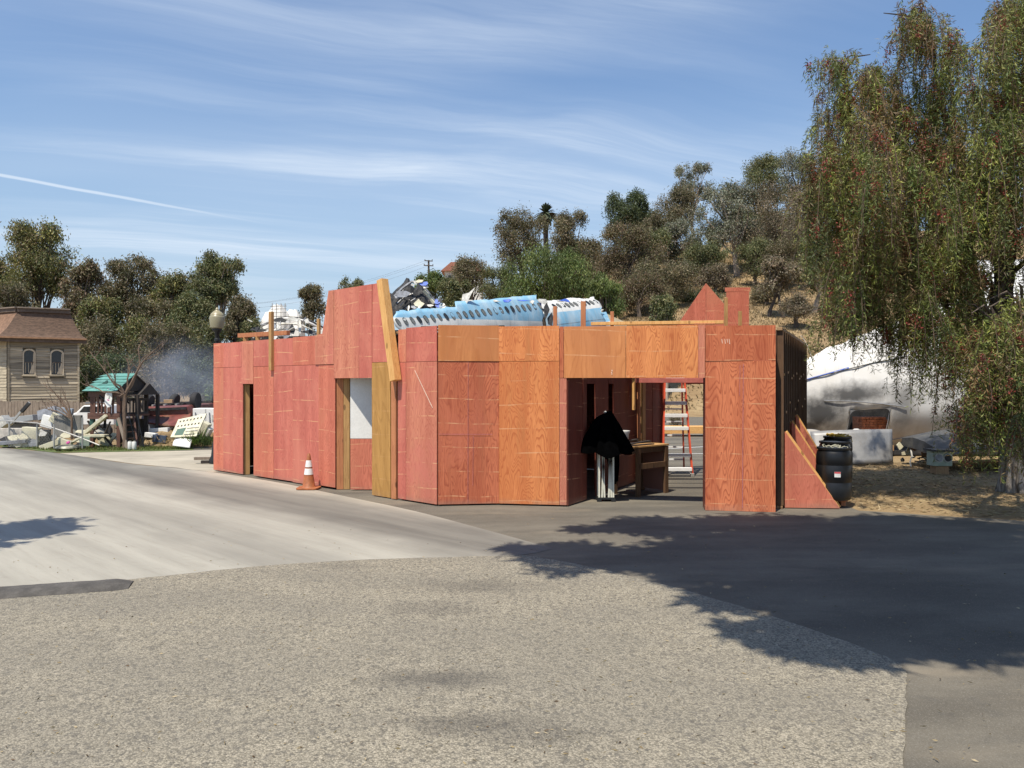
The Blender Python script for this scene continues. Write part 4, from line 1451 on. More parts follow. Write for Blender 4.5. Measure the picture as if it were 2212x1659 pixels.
def hillside_trees():
    HT = tree
    HT('eucalyptus_tree', 'broad dark olive tree left of the palm on the hilltop', 1128, 450, 132, 104, 'brown', 640, seed=1, n=6500, trunk=BARK_DARK, lobes=10)
    HT('eucalyptus_tree', 'brown-green tree right of the palm on the hilltop', 1222, 452, 118, 108, 'brown', 640, seed=2, n=6000, lobes=9)
    HT('pepper_tree', 'bright green pepper tree behind the blue fuselage', 1180, 540, 215, 72, 'green', 712, seed=3, n=11000, leaf=(.42, .11), droop=.9, trunk=BARK_DARK, lobes=14, stems=2)
    HT('pepper_tree', 'small bright green pepper tree at the tail of the blue fuselage', 1306, 598, 84, 68, 'green', 720, seed=4, n=4200, leaf=(.38, .1), droop=.9)
    HT('cypress_tree', 'dark green bushy tree with spiky top on the ridge', 1352, 417, 112, 118, 'dark', 560, seed=5, n=6000, leaf=(.5, .2), droop=-.4, lobes=9)
    HT('dry_tree', 'large reddish brown half-dry tree on the slope below the dark ridge tree', 1360, 488, 150, 86, 'rust', 700, seed=6, n=7500, leaf=(.34, .12), lobes=12, stems=2)
    HT('dry_tree', 'purplish brown half-dry tree beside the large green pepper tree', 1278, 570, 92, 88, 'rust', 700, seed=7, n=4500, leaf=(.34, .12))
    HT('eucalyptus_tree', 'brownish tree above the white house among the trees', 1462, 405, 118, 118, 'brown', 560, seed=8, n=5600, lobes=9)
    HT('eucalyptus_tree', 'tall sparse grey tree with bare branches against the sky', 1497, 350, 96, 124, 'greygreen', 470, seed=9, n=3000, lobes=7, trunk=BARK_PALE, tight=.8)
    HT('eucalyptus_tree', 'grey-green gum tree with tall white trunk on the slope', 1580, 392, 150, 96, 'greygreen', 560, seed=10, n=7000, trunk=BARK_PALE, trunk_r=.34, lobes=11, leanx=.7)
    HT('eucalyptus_tree', 'olive tree on the skyline right of the white-trunked gum', 1636, 338, 128, 124, 'olive', 480, seed=11, n=6000, lobes=9)
    HT('eucalyptus_tree', 'grey tree on the skyline beside the weeping pepper tree', 1722, 326, 116, 128, 'greygreen', 470, seed=12, n=5200, lobes=9)
    HT('eucalyptus_tree', 'wide pale grey-brown tree with thin trunk low on the slope', 1700, 398, 190, 95, 'dry', 640, seed=13, n=9500, trunk=BARK_DARK, lobes=14, leaf=(.36, .13))
    HT('eucalyptus_tree', 'small olive tree below the white house among the trees', 1525, 530, 112, 92, 'olive', 660, seed=14, n=5000, leaf=(.34, .13))
    HT('shrub', 'yellow-green bush glowing among grey trees on the slope', 1547, 498, 42, 100, 'yellow', 545, seed=15, n=1300, cat='shrub')
    HT('dry_tree', 'dense dark brown tree at the foot of the slope behind the gable', 1432, 566, 150, 80, 'brown', 712, seed=16, n=8000, leaf=(.32, .12), lobes=12, stems=3)
    HT('eucalyptus_tree', 'green-brown tree with pale straight trunk at the slope foot beside the weeping tree', 1775, 500, 110, 74, 'olive', 660, seed=17, n=5200, trunk=BARK_PALE, trunk_r=.24, leanx=-.7)
    HT('shrub', 'brown bush below the white tile-roofed house', 1020, 560, 96, 97, 'brown', 650, seed=18, n=4300, cat='shrub', leaf=(.36, .14), lobes=9)
    HT('shrub', 'green leafy bush behind the burnt aircraft wreck', 932, 590, 70, 88, 'green', 662, seed=19, n=2800, cat='shrub')
    HT('shrub', 'olive bush between the blue fuselage and the hill house', 985, 605, 90, 84, 'olive', 690, seed=20, n=3800, cat='shrub')
    HT('eucalyptus_tree', 'small tree on the low horizon above the red false front', 758, 600, 56, 140, 'olive', 660, seed=21, n=1800, leaf=(.5, .2), group='far trees on the low horizon')
    HT('eucalyptus_tree', 'brown conical tree left of the red false front', 676, 616, 62, 98, 'brown', 720, seed=22, n=3600, group='far trees on the low horizon')
    HT('eucalyptus_tree', 'dark olive tree behind the dense brown tree at mid slope', 1395, 500, 120, 104, 'olive', 640, seed=23, n=5200)
    HT('eucalyptus_tree', 'shaded tree on the upper slope behind the wide pale tree', 1640, 450, 130, 112, 'olive', 600, seed=24, n=5600)
    HT('shrub', 'low dark bush under the white-trunked gum', 1500, 640, 110, 84, 'dark', 712, seed=25, n=3200, cat='shrub', leaf=(.3, .12))
    HT('eucalyptus_tree', 'thin dark tree standing on the bare slope right of the chimney board', 1680, 560, 90, 72, 'dry', 650, seed=26, n=2600, trunk=BARK_DARK, trunk_r=.16, stems=2)
    HT('eucalyptus_tree', 'brown-green tree low behind the green pepper tree, left of the dark ridge tree', 1255, 520, 110, 112, 'brown', 650, seed=27, n=5200)
    HT('eucalyptus_tree', 'dull green tree between the dark ridge tree and the white building', 1405, 455, 100, 122, 'olive', 570, seed=28, n=5000)
    HT('eucalyptus_tree', 'grey tree directly right of the white building in the trees', 1478, 480, 110, 106, 'greygreen', 610, seed=29, n=5400, trunk=BARK_PALE)
    HT('eucalyptus_tree', 'grey-brown tree high behind the wide pale tree', 1745, 400, 110, 118, 'dry', 560, seed=30, n=5200)
    HT('shrub', 'brown bush on the slope between the dense brown tree and the gable', 1380, 600, 120, 78, 'rust', 700, seed=31, n=4600, cat='shrub', leaf=(.3, .12))
    HT('shrub', 'brownish bush under the hilltop trees left of the green pepper tree', 1075, 575, 90, 92, 'olive', 680, seed=32, n=4200, cat='shrub', leaf=(.34, .13))
    HT('shrub', 'grey-brown bush in the middle of the slope left of the white gum trunk', 1545, 575, 80, 88, 'dry', 655, seed=33, n=3000, cat='shrub', leaf=(.32, .12))
    HT('eucalyptus_tree', 'shadowed grey-green tree in the middle of the slope right of the white gum trunk', 1660, 462, 140, 106, 'greygreen', 612, seed=34, n=5600)
    HT('eucalyptus_tree', 'brown-grey tree on the slope at the left side of the weeping pepper tree', 1745, 490, 130, 90, 'dry', 640, seed=35, n=5600, leaf=(.34, .12))
    HT('eucalyptus_tree', 'olive tree above the wide pale tree on the slope', 1600, 470, 120, 110, 'olive', 606, seed=36, n=4800)
    HT('eucalyptus_tree', 'grey-green tree on the hill seen through the upper weeping tree', 1860, 330, 140, 120, 'greygreen', 520, seed=37, n=3600)
    HT('eucalyptus_tree', 'olive tree on the hill behind the middle of the weeping tree', 1980, 330, 150, 116, 'olive', 540, seed=38, n=3600)
    HT('eucalyptus_tree', 'brown tree on the hill behind the right half of the weeping tree', 2110, 340, 150, 112, 'brown', 540, seed=39, n=3600)
    HT('eucalyptus_tree', 'grey tree on the hill behind the right edge of the weeping tree', 2250, 330, 160, 112, 'dry', 560, seed=40, n=3600)
    HT('eucalyptus_tree', 'dark olive tree between the white gum trunk and the thin dark tree on the slope', 1632, 520, 90, 90, 'olive', 625, seed=53, n=3600, leaf=(.32, .12))
    HT('shrub', 'low brown bush on the bare slope above the chimney board', 1655, 615, 70, 78, 'brown', 665, seed=54, n=2200, cat='shrub', leaf=(.28, .1))
    HT('shrub', 'low grey bush at the slope foot left of the weeping tree', 1722, 640, 70, 68, 'dry', 690, seed=55, n=2200, cat='shrub', leaf=(.28, .1))
    HT('eucalyptus_tree', 'brown tree above the bare slope patch beside the weeping tree', 1700, 520, 110, 88, 'brown', 640, seed=56, n=4600, leaf=(.32, .12))
    HT('eucalyptus_tree', 'olive-brown tree closing the gap right of the dark ridge tree', 1425, 470, 110, 110, 'brown', 600, seed=57, n=4800)
    for i, (x, yb, Y, h, lab) in enumerate(((1634, 600, 100, 4.5, 'left'), (1618, 596, 104, 4.0, 'right'))):
        p = at(x, yb, Y); p.z = hgt(p.x, Y)
        o = MB().tube([p, p + Vector((.1, 0, h * .5)), p + Vector((-.1, 0, h))], [.22, .18, .12], 7).build('tree_trunk', BARK_PALE, loc=p, smooth=True)
        tag(o, 'pale bare trunk on the slope right of the white gum, the %s of two' % ('farther right' if lab == 'left' else 'farther left'), 'tree trunk')


hillside_trees()


def palm():
    x, Y = 1179, 112
    cx = (x - CX) / F * Y
    zt = EYE + (CY - 462) / F * Y
    g = hgt(cx, Y)
    loc = Vector((cx, Y, g))
    t = thing('palm_tree', 'fan of palm fronds rising above the hilltop trees', 'palm tree', loc)
    MB().tube([loc, (cx, Y, zt)], [.4, .35], 8).build('trunk', BARK_DARK, t, smooth=True)
    PALM = plain('palm leaf', (0.05, 0.065, 0.028), .6, var=.35)
    b = MB()
    rg = random.Random(4)
    for i in range(64):
        a = rg.uniform(0, 6.28); el = rg.uniform(-.4, 1.4)
        L = 1.9
        prev = None
        d = Vector((math.cos(a) * math.cos(el), math.sin(a) * math.cos(el), math.sin(el)))
        s = d.cross(UP).normalized() if abs(d.z) < .98 else Vector((1, 0, 0))
        pts = [Vector((cx, Y, zt)) + d * L * f + UP * (-1.1 * f * f * math.cos(el)) for f in (0, .3, .6, .85, 1)]
        wd = [.05, .22, .26, .18, .02]
        vs = []
        for p, w in zip(pts, wd):
            vs += [p - s * w, p + s * w]
        b.add(vs, [(2 * k, 2 * k + 1, 2 * k + 3, 2 * k + 2) for k in range(4)])
    b.build('fronds', PALM, t)


palm()


def left_trees():
    gr = 'gum trees behind the old house and play fort'
    HT = lambda *a, **k: tree(*a, group=gr, trunk=k.pop('trunk', BARK_DARK), base=0, **k)
    HT('eucalyptus_tree', 'tallest gum tree behind the brown-roofed house at the far left', 84, 482, 150, 62, 'gum', 690, seed=41, n=9000, leaf=(.36, .13), lobes=12, droop=.7)
    HT('eucalyptus_tree', 'gum tree at the picture edge left of the tallest gum', -6, 556, 80, 64, 'gum', 690, seed=42, n=3600, leaf=(.36, .13), droop=.7)
    HT('eucalyptus_tree', 'narrow russet gum right of the tallest gum', 178, 554, 78, 60, 'rust', 740, seed=43, n=5200, leaf=(.34, .12), droop=.7)
    HT('eucalyptus_tree', 'sparse-topped gum in the middle of the left tree row', 285, 556, 130, 64, 'brown', 720, seed=44, n=7200, leaf=(.34, .12), droop=.6, lobes=11, tight=.85)
    HT('eucalyptus_tree', 'yellowish gum between two taller trees of the left row', 372, 590, 90, 62, 'gum', 740, seed=45, n=5000, leaf=(.34, .12), droop=.6)
    HT('eucalyptus_tree', 'rounded tall gum behind the street lamp', 466, 549, 132, 60, 'olive', 700, seed=46, n=7200, leaf=(.34, .12), droop=.6, lobes=11, trunk=BARK_PALE, tight=.85)
    HT('eucalyptus_tree', 'lower dark gum at the right end of the left tree row', 516, 640, 76, 58, 'brown', 790, seed=47, n=4800, leaf=(.32, .11), droop=.6)
    HT('eucalyptus_tree', 'low olive tree filling the gap right of the old house roof', 225, 640, 100, 58, 'gum', 800, seed=48, n=5200, leaf=(.32, .11), droop=.6)
    HT('eucalyptus_tree', 'brown mid-height tree behind the turquoise fort roof', 325, 640, 110, 59, 'brown', 800, seed=49, n=5600, leaf=(.32, .11), droop=.6, trunk=BARK_PALE)
    HT('eucalyptus_tree', 'olive mid-height tree left of the street lamp', 420, 640, 110, 57, 'olive', 810, seed=50, n=5600, leaf=(.32, .11), droop=.6, trunk=BARK_PALE)
    HT('eucalyptus_tree', 'brown tree half hidden by the old house at the far left', 30, 620, 120, 58, 'brown', 760, seed=51, n=4600, leaf=(.32, .11), droop=.6)
    HT('eucalyptus_tree', 'low dark tree behind the left end of the red wall', 545, 690, 60, 55, 'olive', 820, seed=52, n=2800, leaf=(.3, .1), droop=.6)
    # thicket below
    for i, (x, yt, w, Y, pal, lab, n) in enumerate((
            (205, 690, 110, 55, 'brown', 'brown thicket right of the old house', 5500),
            (285, 690, 120, 56, 'gum', 'olive thicket above the turquoise roof', 6000),
            (360, 700, 130, 54, 'brown', 'brown thicket behind the smoke', 6500),
            (440, 690, 120, 55, 'olive', 'olive thicket beside the street lamp', 6000),
            (250, 770, 130, 48, 'dark', 'dark low thicket behind the play fort', 5000),
            (350, 790, 130, 47, 'dry', 'grey-brown low thicket behind the overturned car', 5000),
            (440, 780, 110, 47, 'dark', 'dark low thicket behind the white appliances', 4500),
            (180, 800, 70, 50, 'dark', 'dark bush against the side of the old house', 2600))):
        tree('thicket', lab, x, yt, w, Y, pal, min(868, yt + 185), n=n, leaf=(.3, .10), seed=60 + i, lobes=12, group='thicket behind the play fort', cat='shrub', base=0, trunk=BARK_PALE, trunk_r=.13, stems=3, droop=.4)
    tree('shrub', 'green bush at the foot of the thicket beside the red wall', 460, 838, 34, 40, 'green', 880, n=900, leaf=(.25, .09), seed=71, cat='shrub', group='low bushes by the debris', base=0)


left_trees()


def weeping_tree():
    """the big pepper tree: trunk, arching limbs, curtains of hanging twigs"""
    rng = np.random.default_rng(5)
    rg = random.Random(5)
    base = gp(2186, 1062); base.z = 0
    t = thing('pepper_tree', 'huge weeping pepper tree with red berry strands beside the white fuselage', 'tree', base - UP * .05)
    # hanging curtains: anchors (survey x, y, distance, strand length, how many, spread)
    clus = []
    def cl(x, y, Y, ln, cnt, sx=28, sy=18, sY=.5):
        clus.append((x, y, Y, ln, cnt, sx, sy, sY))
    # outer silhouette, left side and top
    cl(1768, 128, 14.5, .6, 14, 14, 8); cl(1800, 122, 14.6, .8, 26, 20, 8); cl(1838, 140, 14.5, 1.0, 34, 22, 10)
    cl(1880, 160, 14.5, 1.2, 40, 24, 12); cl(1800, 215, 14.8, 1.0, 40, 20, 16); cl(1775, 270, 15, .9, 24, 10, 14)
    cl(1925, 150, 15, 1.1, 40, 24, 14); cl(1965, 60, 14.6, 1.1, 44, 16, 20); cl(1995, 30, 14.6, 1.0, 44, 16, 12); cl(2030, 70, 14.4, 1.2, 36, 18, 16)
    cl(2075, 110, 14.5, 1.2, 34, 22, 16); cl(2120, 95, 14.5, .9, 26, 20, 14); cl(2150, 40, 14.2, 1.1, 38, 16, 18); cl(2190, 5, 14, 1.2, 54, 20, 14); cl(2240, -20, 14, 1.5, 60, 30, 16)
    # body
    body = [(1810, 330), (1850, 270), (1900, 240), (1950, 220), (2000, 200), (2060, 190), (2120, 190), (2180, 150), (2230, 120),
            (1790, 360), (1830, 400), (1880, 350), (1930, 330), (1990, 310), (2050, 300), (2110, 300), (2170, 280), (2230, 260),
            (1800, 470), (1850, 480), (1900, 450), (1950, 430), (2010, 420), (2070, 410), (2130, 400), (2190, 390), (2240, 380),
            (1790, 560), (1830, 570), (1880, 560), (1930, 550), (1980, 540), (2040, 520), (2090, 520)]
    for (x, y) in body:
        cl(x, y, 14.3 + rg.uniform(-1.2, .9), 1.15, 58, 34, 30, .8)
    for (x, y) in ((1860, 330), (1960, 330), (2060, 330), (2160, 330), (1860, 460), (1960, 470), (2060, 460), (2170, 450)):
        cl(x, y, 15.6, 1.2, 55, 44, 40, .7)
    # the crown goes on past the right edge of the picture
    for (x, y) in ((2290, 40), (2350, 20), (2420, 70), (2480, 150), (2290, 150), (2360, 160), (2430, 200), (2520, 260), (2300, 280), (2370, 290), (2450, 320), (2540, 380), (2300, 400), (2380, 420), (2460, 450), (2530, 500), (2310, 520), (2390, 540), (2470, 580), (2290, 640), (2350, 660), (2420, 690), (2500, 660)):
        cl(x, y, 14.3 + rg.uniform(-1.2, .9), 1.2, 52, 34, 30, .8)
    # low fringe over the white fuselage
    for (x, y, ln, cnt) in ((1825, 650, .75, 40), (1870, 640, .9, 36), (1805, 620, .6, 26), (1930, 650, 1.0, 48), (1970, 680, 1.15, 42), (2005, 650, 1.5, 60), (2040, 690, 1.4, 36), (2070, 640, 1.6, 46), (1900, 680, .8, 16), (1880, 720, .45, 5), (2110, 600, .9, 30), (2095, 690, 1.2, 34)):
        cl(x, y, 14.2 + rg.uniform(-.6, .5), ln, cnt, 20, 22, .5)
    # sparse curtain over the gap at the right edge
    cl(2150, 500, 14.5, .5, 12, 30, 14); cl(2200, 490, 14.5, .6, 14, 20, 14); cl(2225, 560, 14, 1.0, 14, 12, 30)
    # nearer mass of foliage low at the right
    for (x, y, ln, cnt) in ((2110, 730, 1.3, 46), (2160, 710, 1.4, 62), (2215, 690, 1.5, 80), (2100, 810, 1.0, 34), (2150, 800, 1.2, 60), (2200, 790, 1.2, 66), (2240, 800, 1.2, 60), (2120, 880, .75, 40), (2170, 870, .7, 46), (2225, 860, .75, 46), (2085, 850, .6, 16), (2110, 930, .5, 16)):
        cl(x, y, 11.6 + rg.uniform(-.4, .5), ln, cnt, 26, 26, .4)
    S = []          # strands: (start, length, tone)
    for (x, y, Y, ln, cnt, sx, sy, sY) in clus:
        left = int(cnt * 1.55)
        while left > 0:
            k = min(left, int(rng.integers(5, 13)))
            left -= k
            YY = Y + rng.normal() * sY
            p = at(x + rng.normal() * sx, y + rng.normal() * sy, YY)
            tone, lk, sh = rng.random(), ln * rng.uniform(.55, 1.25), rng.uniform(.62, 1.4)
            for _ in range(k):
                o = rng.normal(size=3) * np.array([.075, .075, .085])
                S.append((p.x + o[0], p.y + o[1], p.z + o[2], lk * rng.uniform(.5, 1.1), min(.999, max(0, tone + rng.normal() * .12)), sh))
    S = np.array(S)
    P, A, Lg, Wd, C = [], [], [], [], []
    TW = []
    BP = []
    pal = 1.28 * np.array([(0.12, 0.14, 0.035), (0.085, 0.115, 0.035), (0.16, 0.165, 0.05), (0.125, 0.085, 0.04), (0.15, 0.10, 0.045), (0.18, 0.20, 0.045)])
    for sx_, sy_, sz_, ln, tone, shade in S:
        k = max(5, int(ln / .034))
        f = np.linspace(0, 1, k)
        dirx, diry = rng.normal() * .16, rng.normal() * .16
        out = .10 * np.sin(f * 2.2)
        px = sx_ + dirx * f * ln * .7 + out * dirx * 3
        py = sy_ + diry * f * ln * .7 + out * diry * 3
        pz = sz_ + .14 * ln * np.sin(f * 1.9) * (1 - f) - ln * f ** 1.15
        p = np.stack([px, py, pz], 1)
        # each node carries a small pinnate leaf: axis outwards and down
        a = rng.normal(size=(k, 3)) * np.array([1, 1, .35]) + np.array([0, 0, -1.35])
        a = unit(a)
        base_c = pal[int(tone * 5.99)] * shade * rng.uniform(.85, 1.15)
        ll = rng.uniform(.06, .135, size=k) * (.8 if sy_ < 12.6 else 1)
        # two narrow leaflets groups per node
        for sgn in (0, 1):
            aa = unit(a + rng.normal(size=(k, 3)) * .55)
            P.append(p + aa * ll[:, None] * .15); A.append(aa); Lg.append(ll * rng.uniform(.8, 1.2, size=k)); Wd.append(rng.uniform(.009, .019, size=k))
            C.append(base_c * rng.uniform(.65, 1.4, size=(k, 1)) * (1 + rng.normal(size=(k, 3)) * .06))
        if rng.random() < .30:
            TW.append(p[::max(1, k // 4)])
        if rng.random() < .12:
            f0 = rng.integers(0, max(1, k - 6))
            nb = 46
            q = p[f0] + rng.normal(size=(nb, 3)) * np.array([.035, .035, .02]) + np.array([0, 0, -1]) * rng.uniform(0, .26, size=(nb, 1))
            BP.append(q)
    P = np.concatenate(P); A = np.concatenate(A); Lg = np.concatenate(Lg); Wd = np.concatenate(Wd); C = np.concatenate(C)
    org = base - UP * .05
    leaf_mesh('crown', P, A, Lg, Wd, C, rng, LEAF, t, org)
    BP = np.concatenate(BP)
    nb = len(BP)
    leaf_mesh('berries', BP, unit(rng.normal(size=(nb, 3))), np.full(nb, .036), np.full(nb, .028), np.array([(0.26, .05, .04)]) * rng.uniform(.5, 1.3, size=(nb, 1)), rng, LEAF, t, org)
    b = MB()
    for q in TW:
        if len(q) > 2:
            b.tube([Vector(v) for v in q], [.006] * len(q), 3, cap=False)
    b.build('twigs', BARK_DEAD, t)
    # trunk and limbs
    b = MB()
    fork = base + Vector((-.05, .2, 2.1))
    pth = [base - UP * .1, base + UP * .15, base + Vector((.03, 0, .8)), base + Vector((0, .1, 1.5)), fork]
    b.tube(pth, [.24, .215, .20, .19, .17], 14)
    b.build('trunk', BARK_GREY, t, smooth=True)
    # flutes of the old trunk
    fl = MB()
    for k in range(7):
        a = k / 7 * 6.28 + .3
        o = Vector((math.cos(a), math.sin(a), 0))
        fl.tube([base + o * .25 - UP * .05, base + o * .19 + UP * .25, base + o * .17 + UP * .9, base + o * .14 + UP * 1.6], [.065, .055, .05, .03], 6)
    fl.build('root_flare', BARK_GREY, t, smooth=True)
    lb = MB()
    ends = [(2000, 60, 14.6), (1880, 170, 14.6), (1800, 140, 14.7), (2150, 60, 14.3), (2230, 20, 14.2), (1960, 330, 14.8), (1850, 420, 14.5), (2060, 300, 14.6), (2170, 300, 15), (1900, 560, 14.4), (2000, 560, 14.3), (2080, 620, 14.4), (1820, 590, 14.3), (2190, 480, 14.5), (2150, 700, 11.8), (2210, 680, 11.9), (2110, 790, 11.7), (2400, 60, 14.5), (2500, 240, 14.5), (2380, 300, 14.8), (2480, 480, 14.5), (2340, 560, 14.6)]
    for (x, y, Y) in ends:
        e = at(x, y, Y)
        st = fork + Vector((rg.uniform(-.05, .05), 0, rg.uniform(-.5, .1)))
        m1 = st.lerp(e, .35) + Vector((rg.uniform(-.3, .3), rg.uniform(-.3, .3), rg.uniform(.3, .9)))
        m2 = st.lerp(e, .7) + Vector((rg.uniform(-.3, .3), rg.uniform(-.3, .3), rg.uniform(.3, .7)))
        lb.tube([st, m1, m2, e], [.11, .07, .04, .015], 7)
        for k in range(6):
            q0 = m1.lerp(m2, rg.random()) if k < 3 else m2.lerp(e, rg.random())
            q1 = q0 + Vector((rg.uniform(-1, 1), rg.uniform(-.6, .6), rg.uniform(-.1, .6))) * .9
            lb.tube([q0, q0.lerp(q1, .5) + UP * .18, q1], [.03, .02, .008], 5)
    # two crooked dark limbs that show in the gap
    lb.tube([at(2165, 700, 14.4), at(2150, 650, 14.4), at(2168, 612, 14.4), at(2150, 570, 14.4), at(2135, 540, 14.4)], [.09, .07, .055, .045, .03], 7)
    lb.tube([at(2185, 690, 14.4), at(2180, 630, 14.4), at(2186, 590, 14.4), at(2215, 565, 14.4), at(2250, 560, 14.4)], [.09, .07, .055, .05, .04], 7)
    lb.tube([fork, at(2175, 700, 14.4), at(2165, 690, 14.4)], [.15, .12, .09], 8)
    lb.build('limbs', BARK_DARK, t, smooth=True)


weeping_tree()


def shade_tree(name, label, spots_, base, seed, n_per=900):
    """a broad tree outside the picture; spots_ = shaded ground places (x, y, radius, height of the leaves above)"""
    rng = np.random.default_rng(seed)
    rg = random.Random(seed)
    base = Vector(base)
    t = thing(name, label, 'tree', base)
    P, C = [], []
    lb = MB()
    fork = base + UP * 4.2
    lb.tube([base - UP * .1, base + Vector((.1, 0, 2)), fork], [.36, .28, .24], 10)
    for (x, y, r, h) in spots_:
        c = Vector((x, y, 0)) + SUN * (h / SUN.z)
        for j in range(7):
            k = int(n_per * r * r * .40 * rng.uniform(.4, 1.4))
            cc_ = np.array(c) + np.clip(rng.normal(size=3), -1.6, 1.6) * np.array([r * .52, r * .42, r * .4])
            P.append(np.clip(rng.normal(size=(k, 3)), -1.9, 1.9) * r * .19 + cc_)
        lb.tube([fork, fork.lerp(c, .5) + UP * .8, c], [.14, .09, .03], 6)
        for j in range(5):
            e = c + Vector(rng.normal(size=3)) * r * .5
            lb.tube([c, e], [.03, .01], 4)
    P = np.concatenate(P)
    n = len(P)
    A = unit(rng.normal(size=(n, 3)) * np.array([1, 1, .5]) + np.array([0, 0, -.7]))
    pal = np.array([(0.115, 0.135, 0.035), (0.085, 0.11, 0.035), (0.15, 0.155, 0.05)])
    C = pal[rng.integers(0, 3, size=n)] * rng.uniform(.7, 1.3, size=(n, 1))
    leaf_mesh('crown', P, A, rng.uniform(.18, .36, size=n), rng.uniform(.06, .12, size=n), C, rng, LEAF, t, base)
    lb.build('trunk', BARK_DARK, t, smooth=True)


SP = []
def G3(x, y, r, h):
    p = gp(x, y); SP.append((p.x, p.y, r, h))
# left fingers of the shadow
G3(1165, 1186, .40, 8.5); G3(1225, 1192, .55, 8.6); G3(1300, 1205, .75, 8.8); G3(1390, 1195, .9, 9); G3(1330, 1140, .5, 9); G3(1420, 1137, .8, 9); G3(1520, 1140, .9, 9.3); G3(1480, 1180, 1.1, 9.2)
G3(1600, 1175, 1.3, 9.5); G3(1560, 1232, .8, 9); G3(1650, 1225, 1.1, 9); G3(1500, 1222, .7, 9); G3(1700, 1140, 1.2, 9.8); G3(1800, 1160, 1.4, 10); G3(1900, 1150, 1.4, 10)
G3(1570, 1292, .40, 8); G3(1640, 1296, .5, 8); G3(1720, 1280, .8, 8.5); G3(1800, 1250, 1.1, 9); G3(1900, 1240, 1.2, 9); G3(2000, 1220, 1.5, 9.5); G3(2000, 1160, 1.5, 10); G3(2120, 1170, 1.5, 10)
G3(1660, 1370, .38, 7.6); G3(1740, 1375, .45, 7.6); G3(1830, 1375, .5, 7.6); G3(1800, 1330, .5, 8); G3(1900, 1370, .7, 8); G3(1900, 1320, .8, 8); G3(2000, 1360, .6, 8); G3(2000, 1310, 1, 8.5); G3(2100, 1352, .7, 8.4); G3(2100, 1290, 1.2, 9); G3(2190, 1325, .7, 8.6); G3(2200, 1280, 1.3, 9); G3(2210, 1190, 1.0, 9.5); G3(2320, 1300, 1.4, 9); G3(2300, 1220, 1.2, 9.6); G3(2300, 1320, .8, 9)
G3(1950, 1125, .5, 9.6)
shade_tree('pepper_tree', 'leafy tree just outside the picture shading the asphalt at the right', SP, (6.5, 3.2, 0), 3)
SP = []
G3(10, 1150, .55, 6.2); G3(60, 1143, .42, 6.0); G3(-40, 1155, .9, 6.4); G3(-90, 1150, 1.1, 6.6)
shade_tree('pepper_tree', 'small leafy tree outside the left edge shading the concrete road', SP, (-11.2, 8.6, 0), 4, 1000)
# ------------------------------------------------------------------ wrecked airliner behind the building
def paint_skin(name, low, high, a, bslope, L, band=None, stain=0.5):
    """two painted bands; the border follows v = a + bslope * u (uv in metres)"""
    m, t, bs, out = new_mat(name)
    uv = t.n('ShaderNodeTexCoord').outputs['UV']
    s = t.sep(uv)
    e = t.math('SUBTRACT', s[1], t.math('ADD', a, t.math('MULTIPLY', s[0], bslope)))
    n = t.noise(t.mapv(uv, scale=(1.2, .35, 1)), 1.0, 6, .65)
    st = t.noise(t.mapv(uv, scale=(3.0, .25, 1)), 1.0, 5, .65)
    fn = t.noise(uv, 3.0, 6, .7)
    c = t.mix(t.ramp(e, -.02, .02), low, high)
    if band:
        c = t.mix(t.ramp(t.math('ABSOLUTE', t.math('SUBTRACT', e, band)), .02, .05, .7, 0), c, (.05, .06, .09))
    c = t.mix(t.math('MULTIPLY', t.ramp(n, .4, .68), .45), c, (.58, .62, .62))
    c = t.mix(t.math('MULTIPLY', t.ramp(st, .5, .72), stain), c, (.23, .28, .30))
    c = t.mix(t.math('MULTIPLY', t.ramp(fn, .58, .72), .5), c, (.35, .34, .32))
    # rivet rows
    row = t.math('ABSOLUTE', t.math('SUBTRACT', t.math('FRACT', t.math('MULTIPLY', s[0], .8)), .5))
    c = t.mix(t.ramp(row, .0, .03, .22, 0), c, (.25, .27, .28))
    t.l(c, bs.inputs['Base Color'])
    bs.inputs['Roughness'].default_value = .5
    return m


SKY_BLUE, SKIN_WHITE = (.19, .40, .56), (.66, .65, .61)
WIN_GLASS = plain('scratched cabin window', (.15, .155, .145), .3, var=.35, dirt=(.30, .29, .25, .6))
WIN_RIM = plain('cabin window rim', (.045, .048, .05), .5, var=.3)


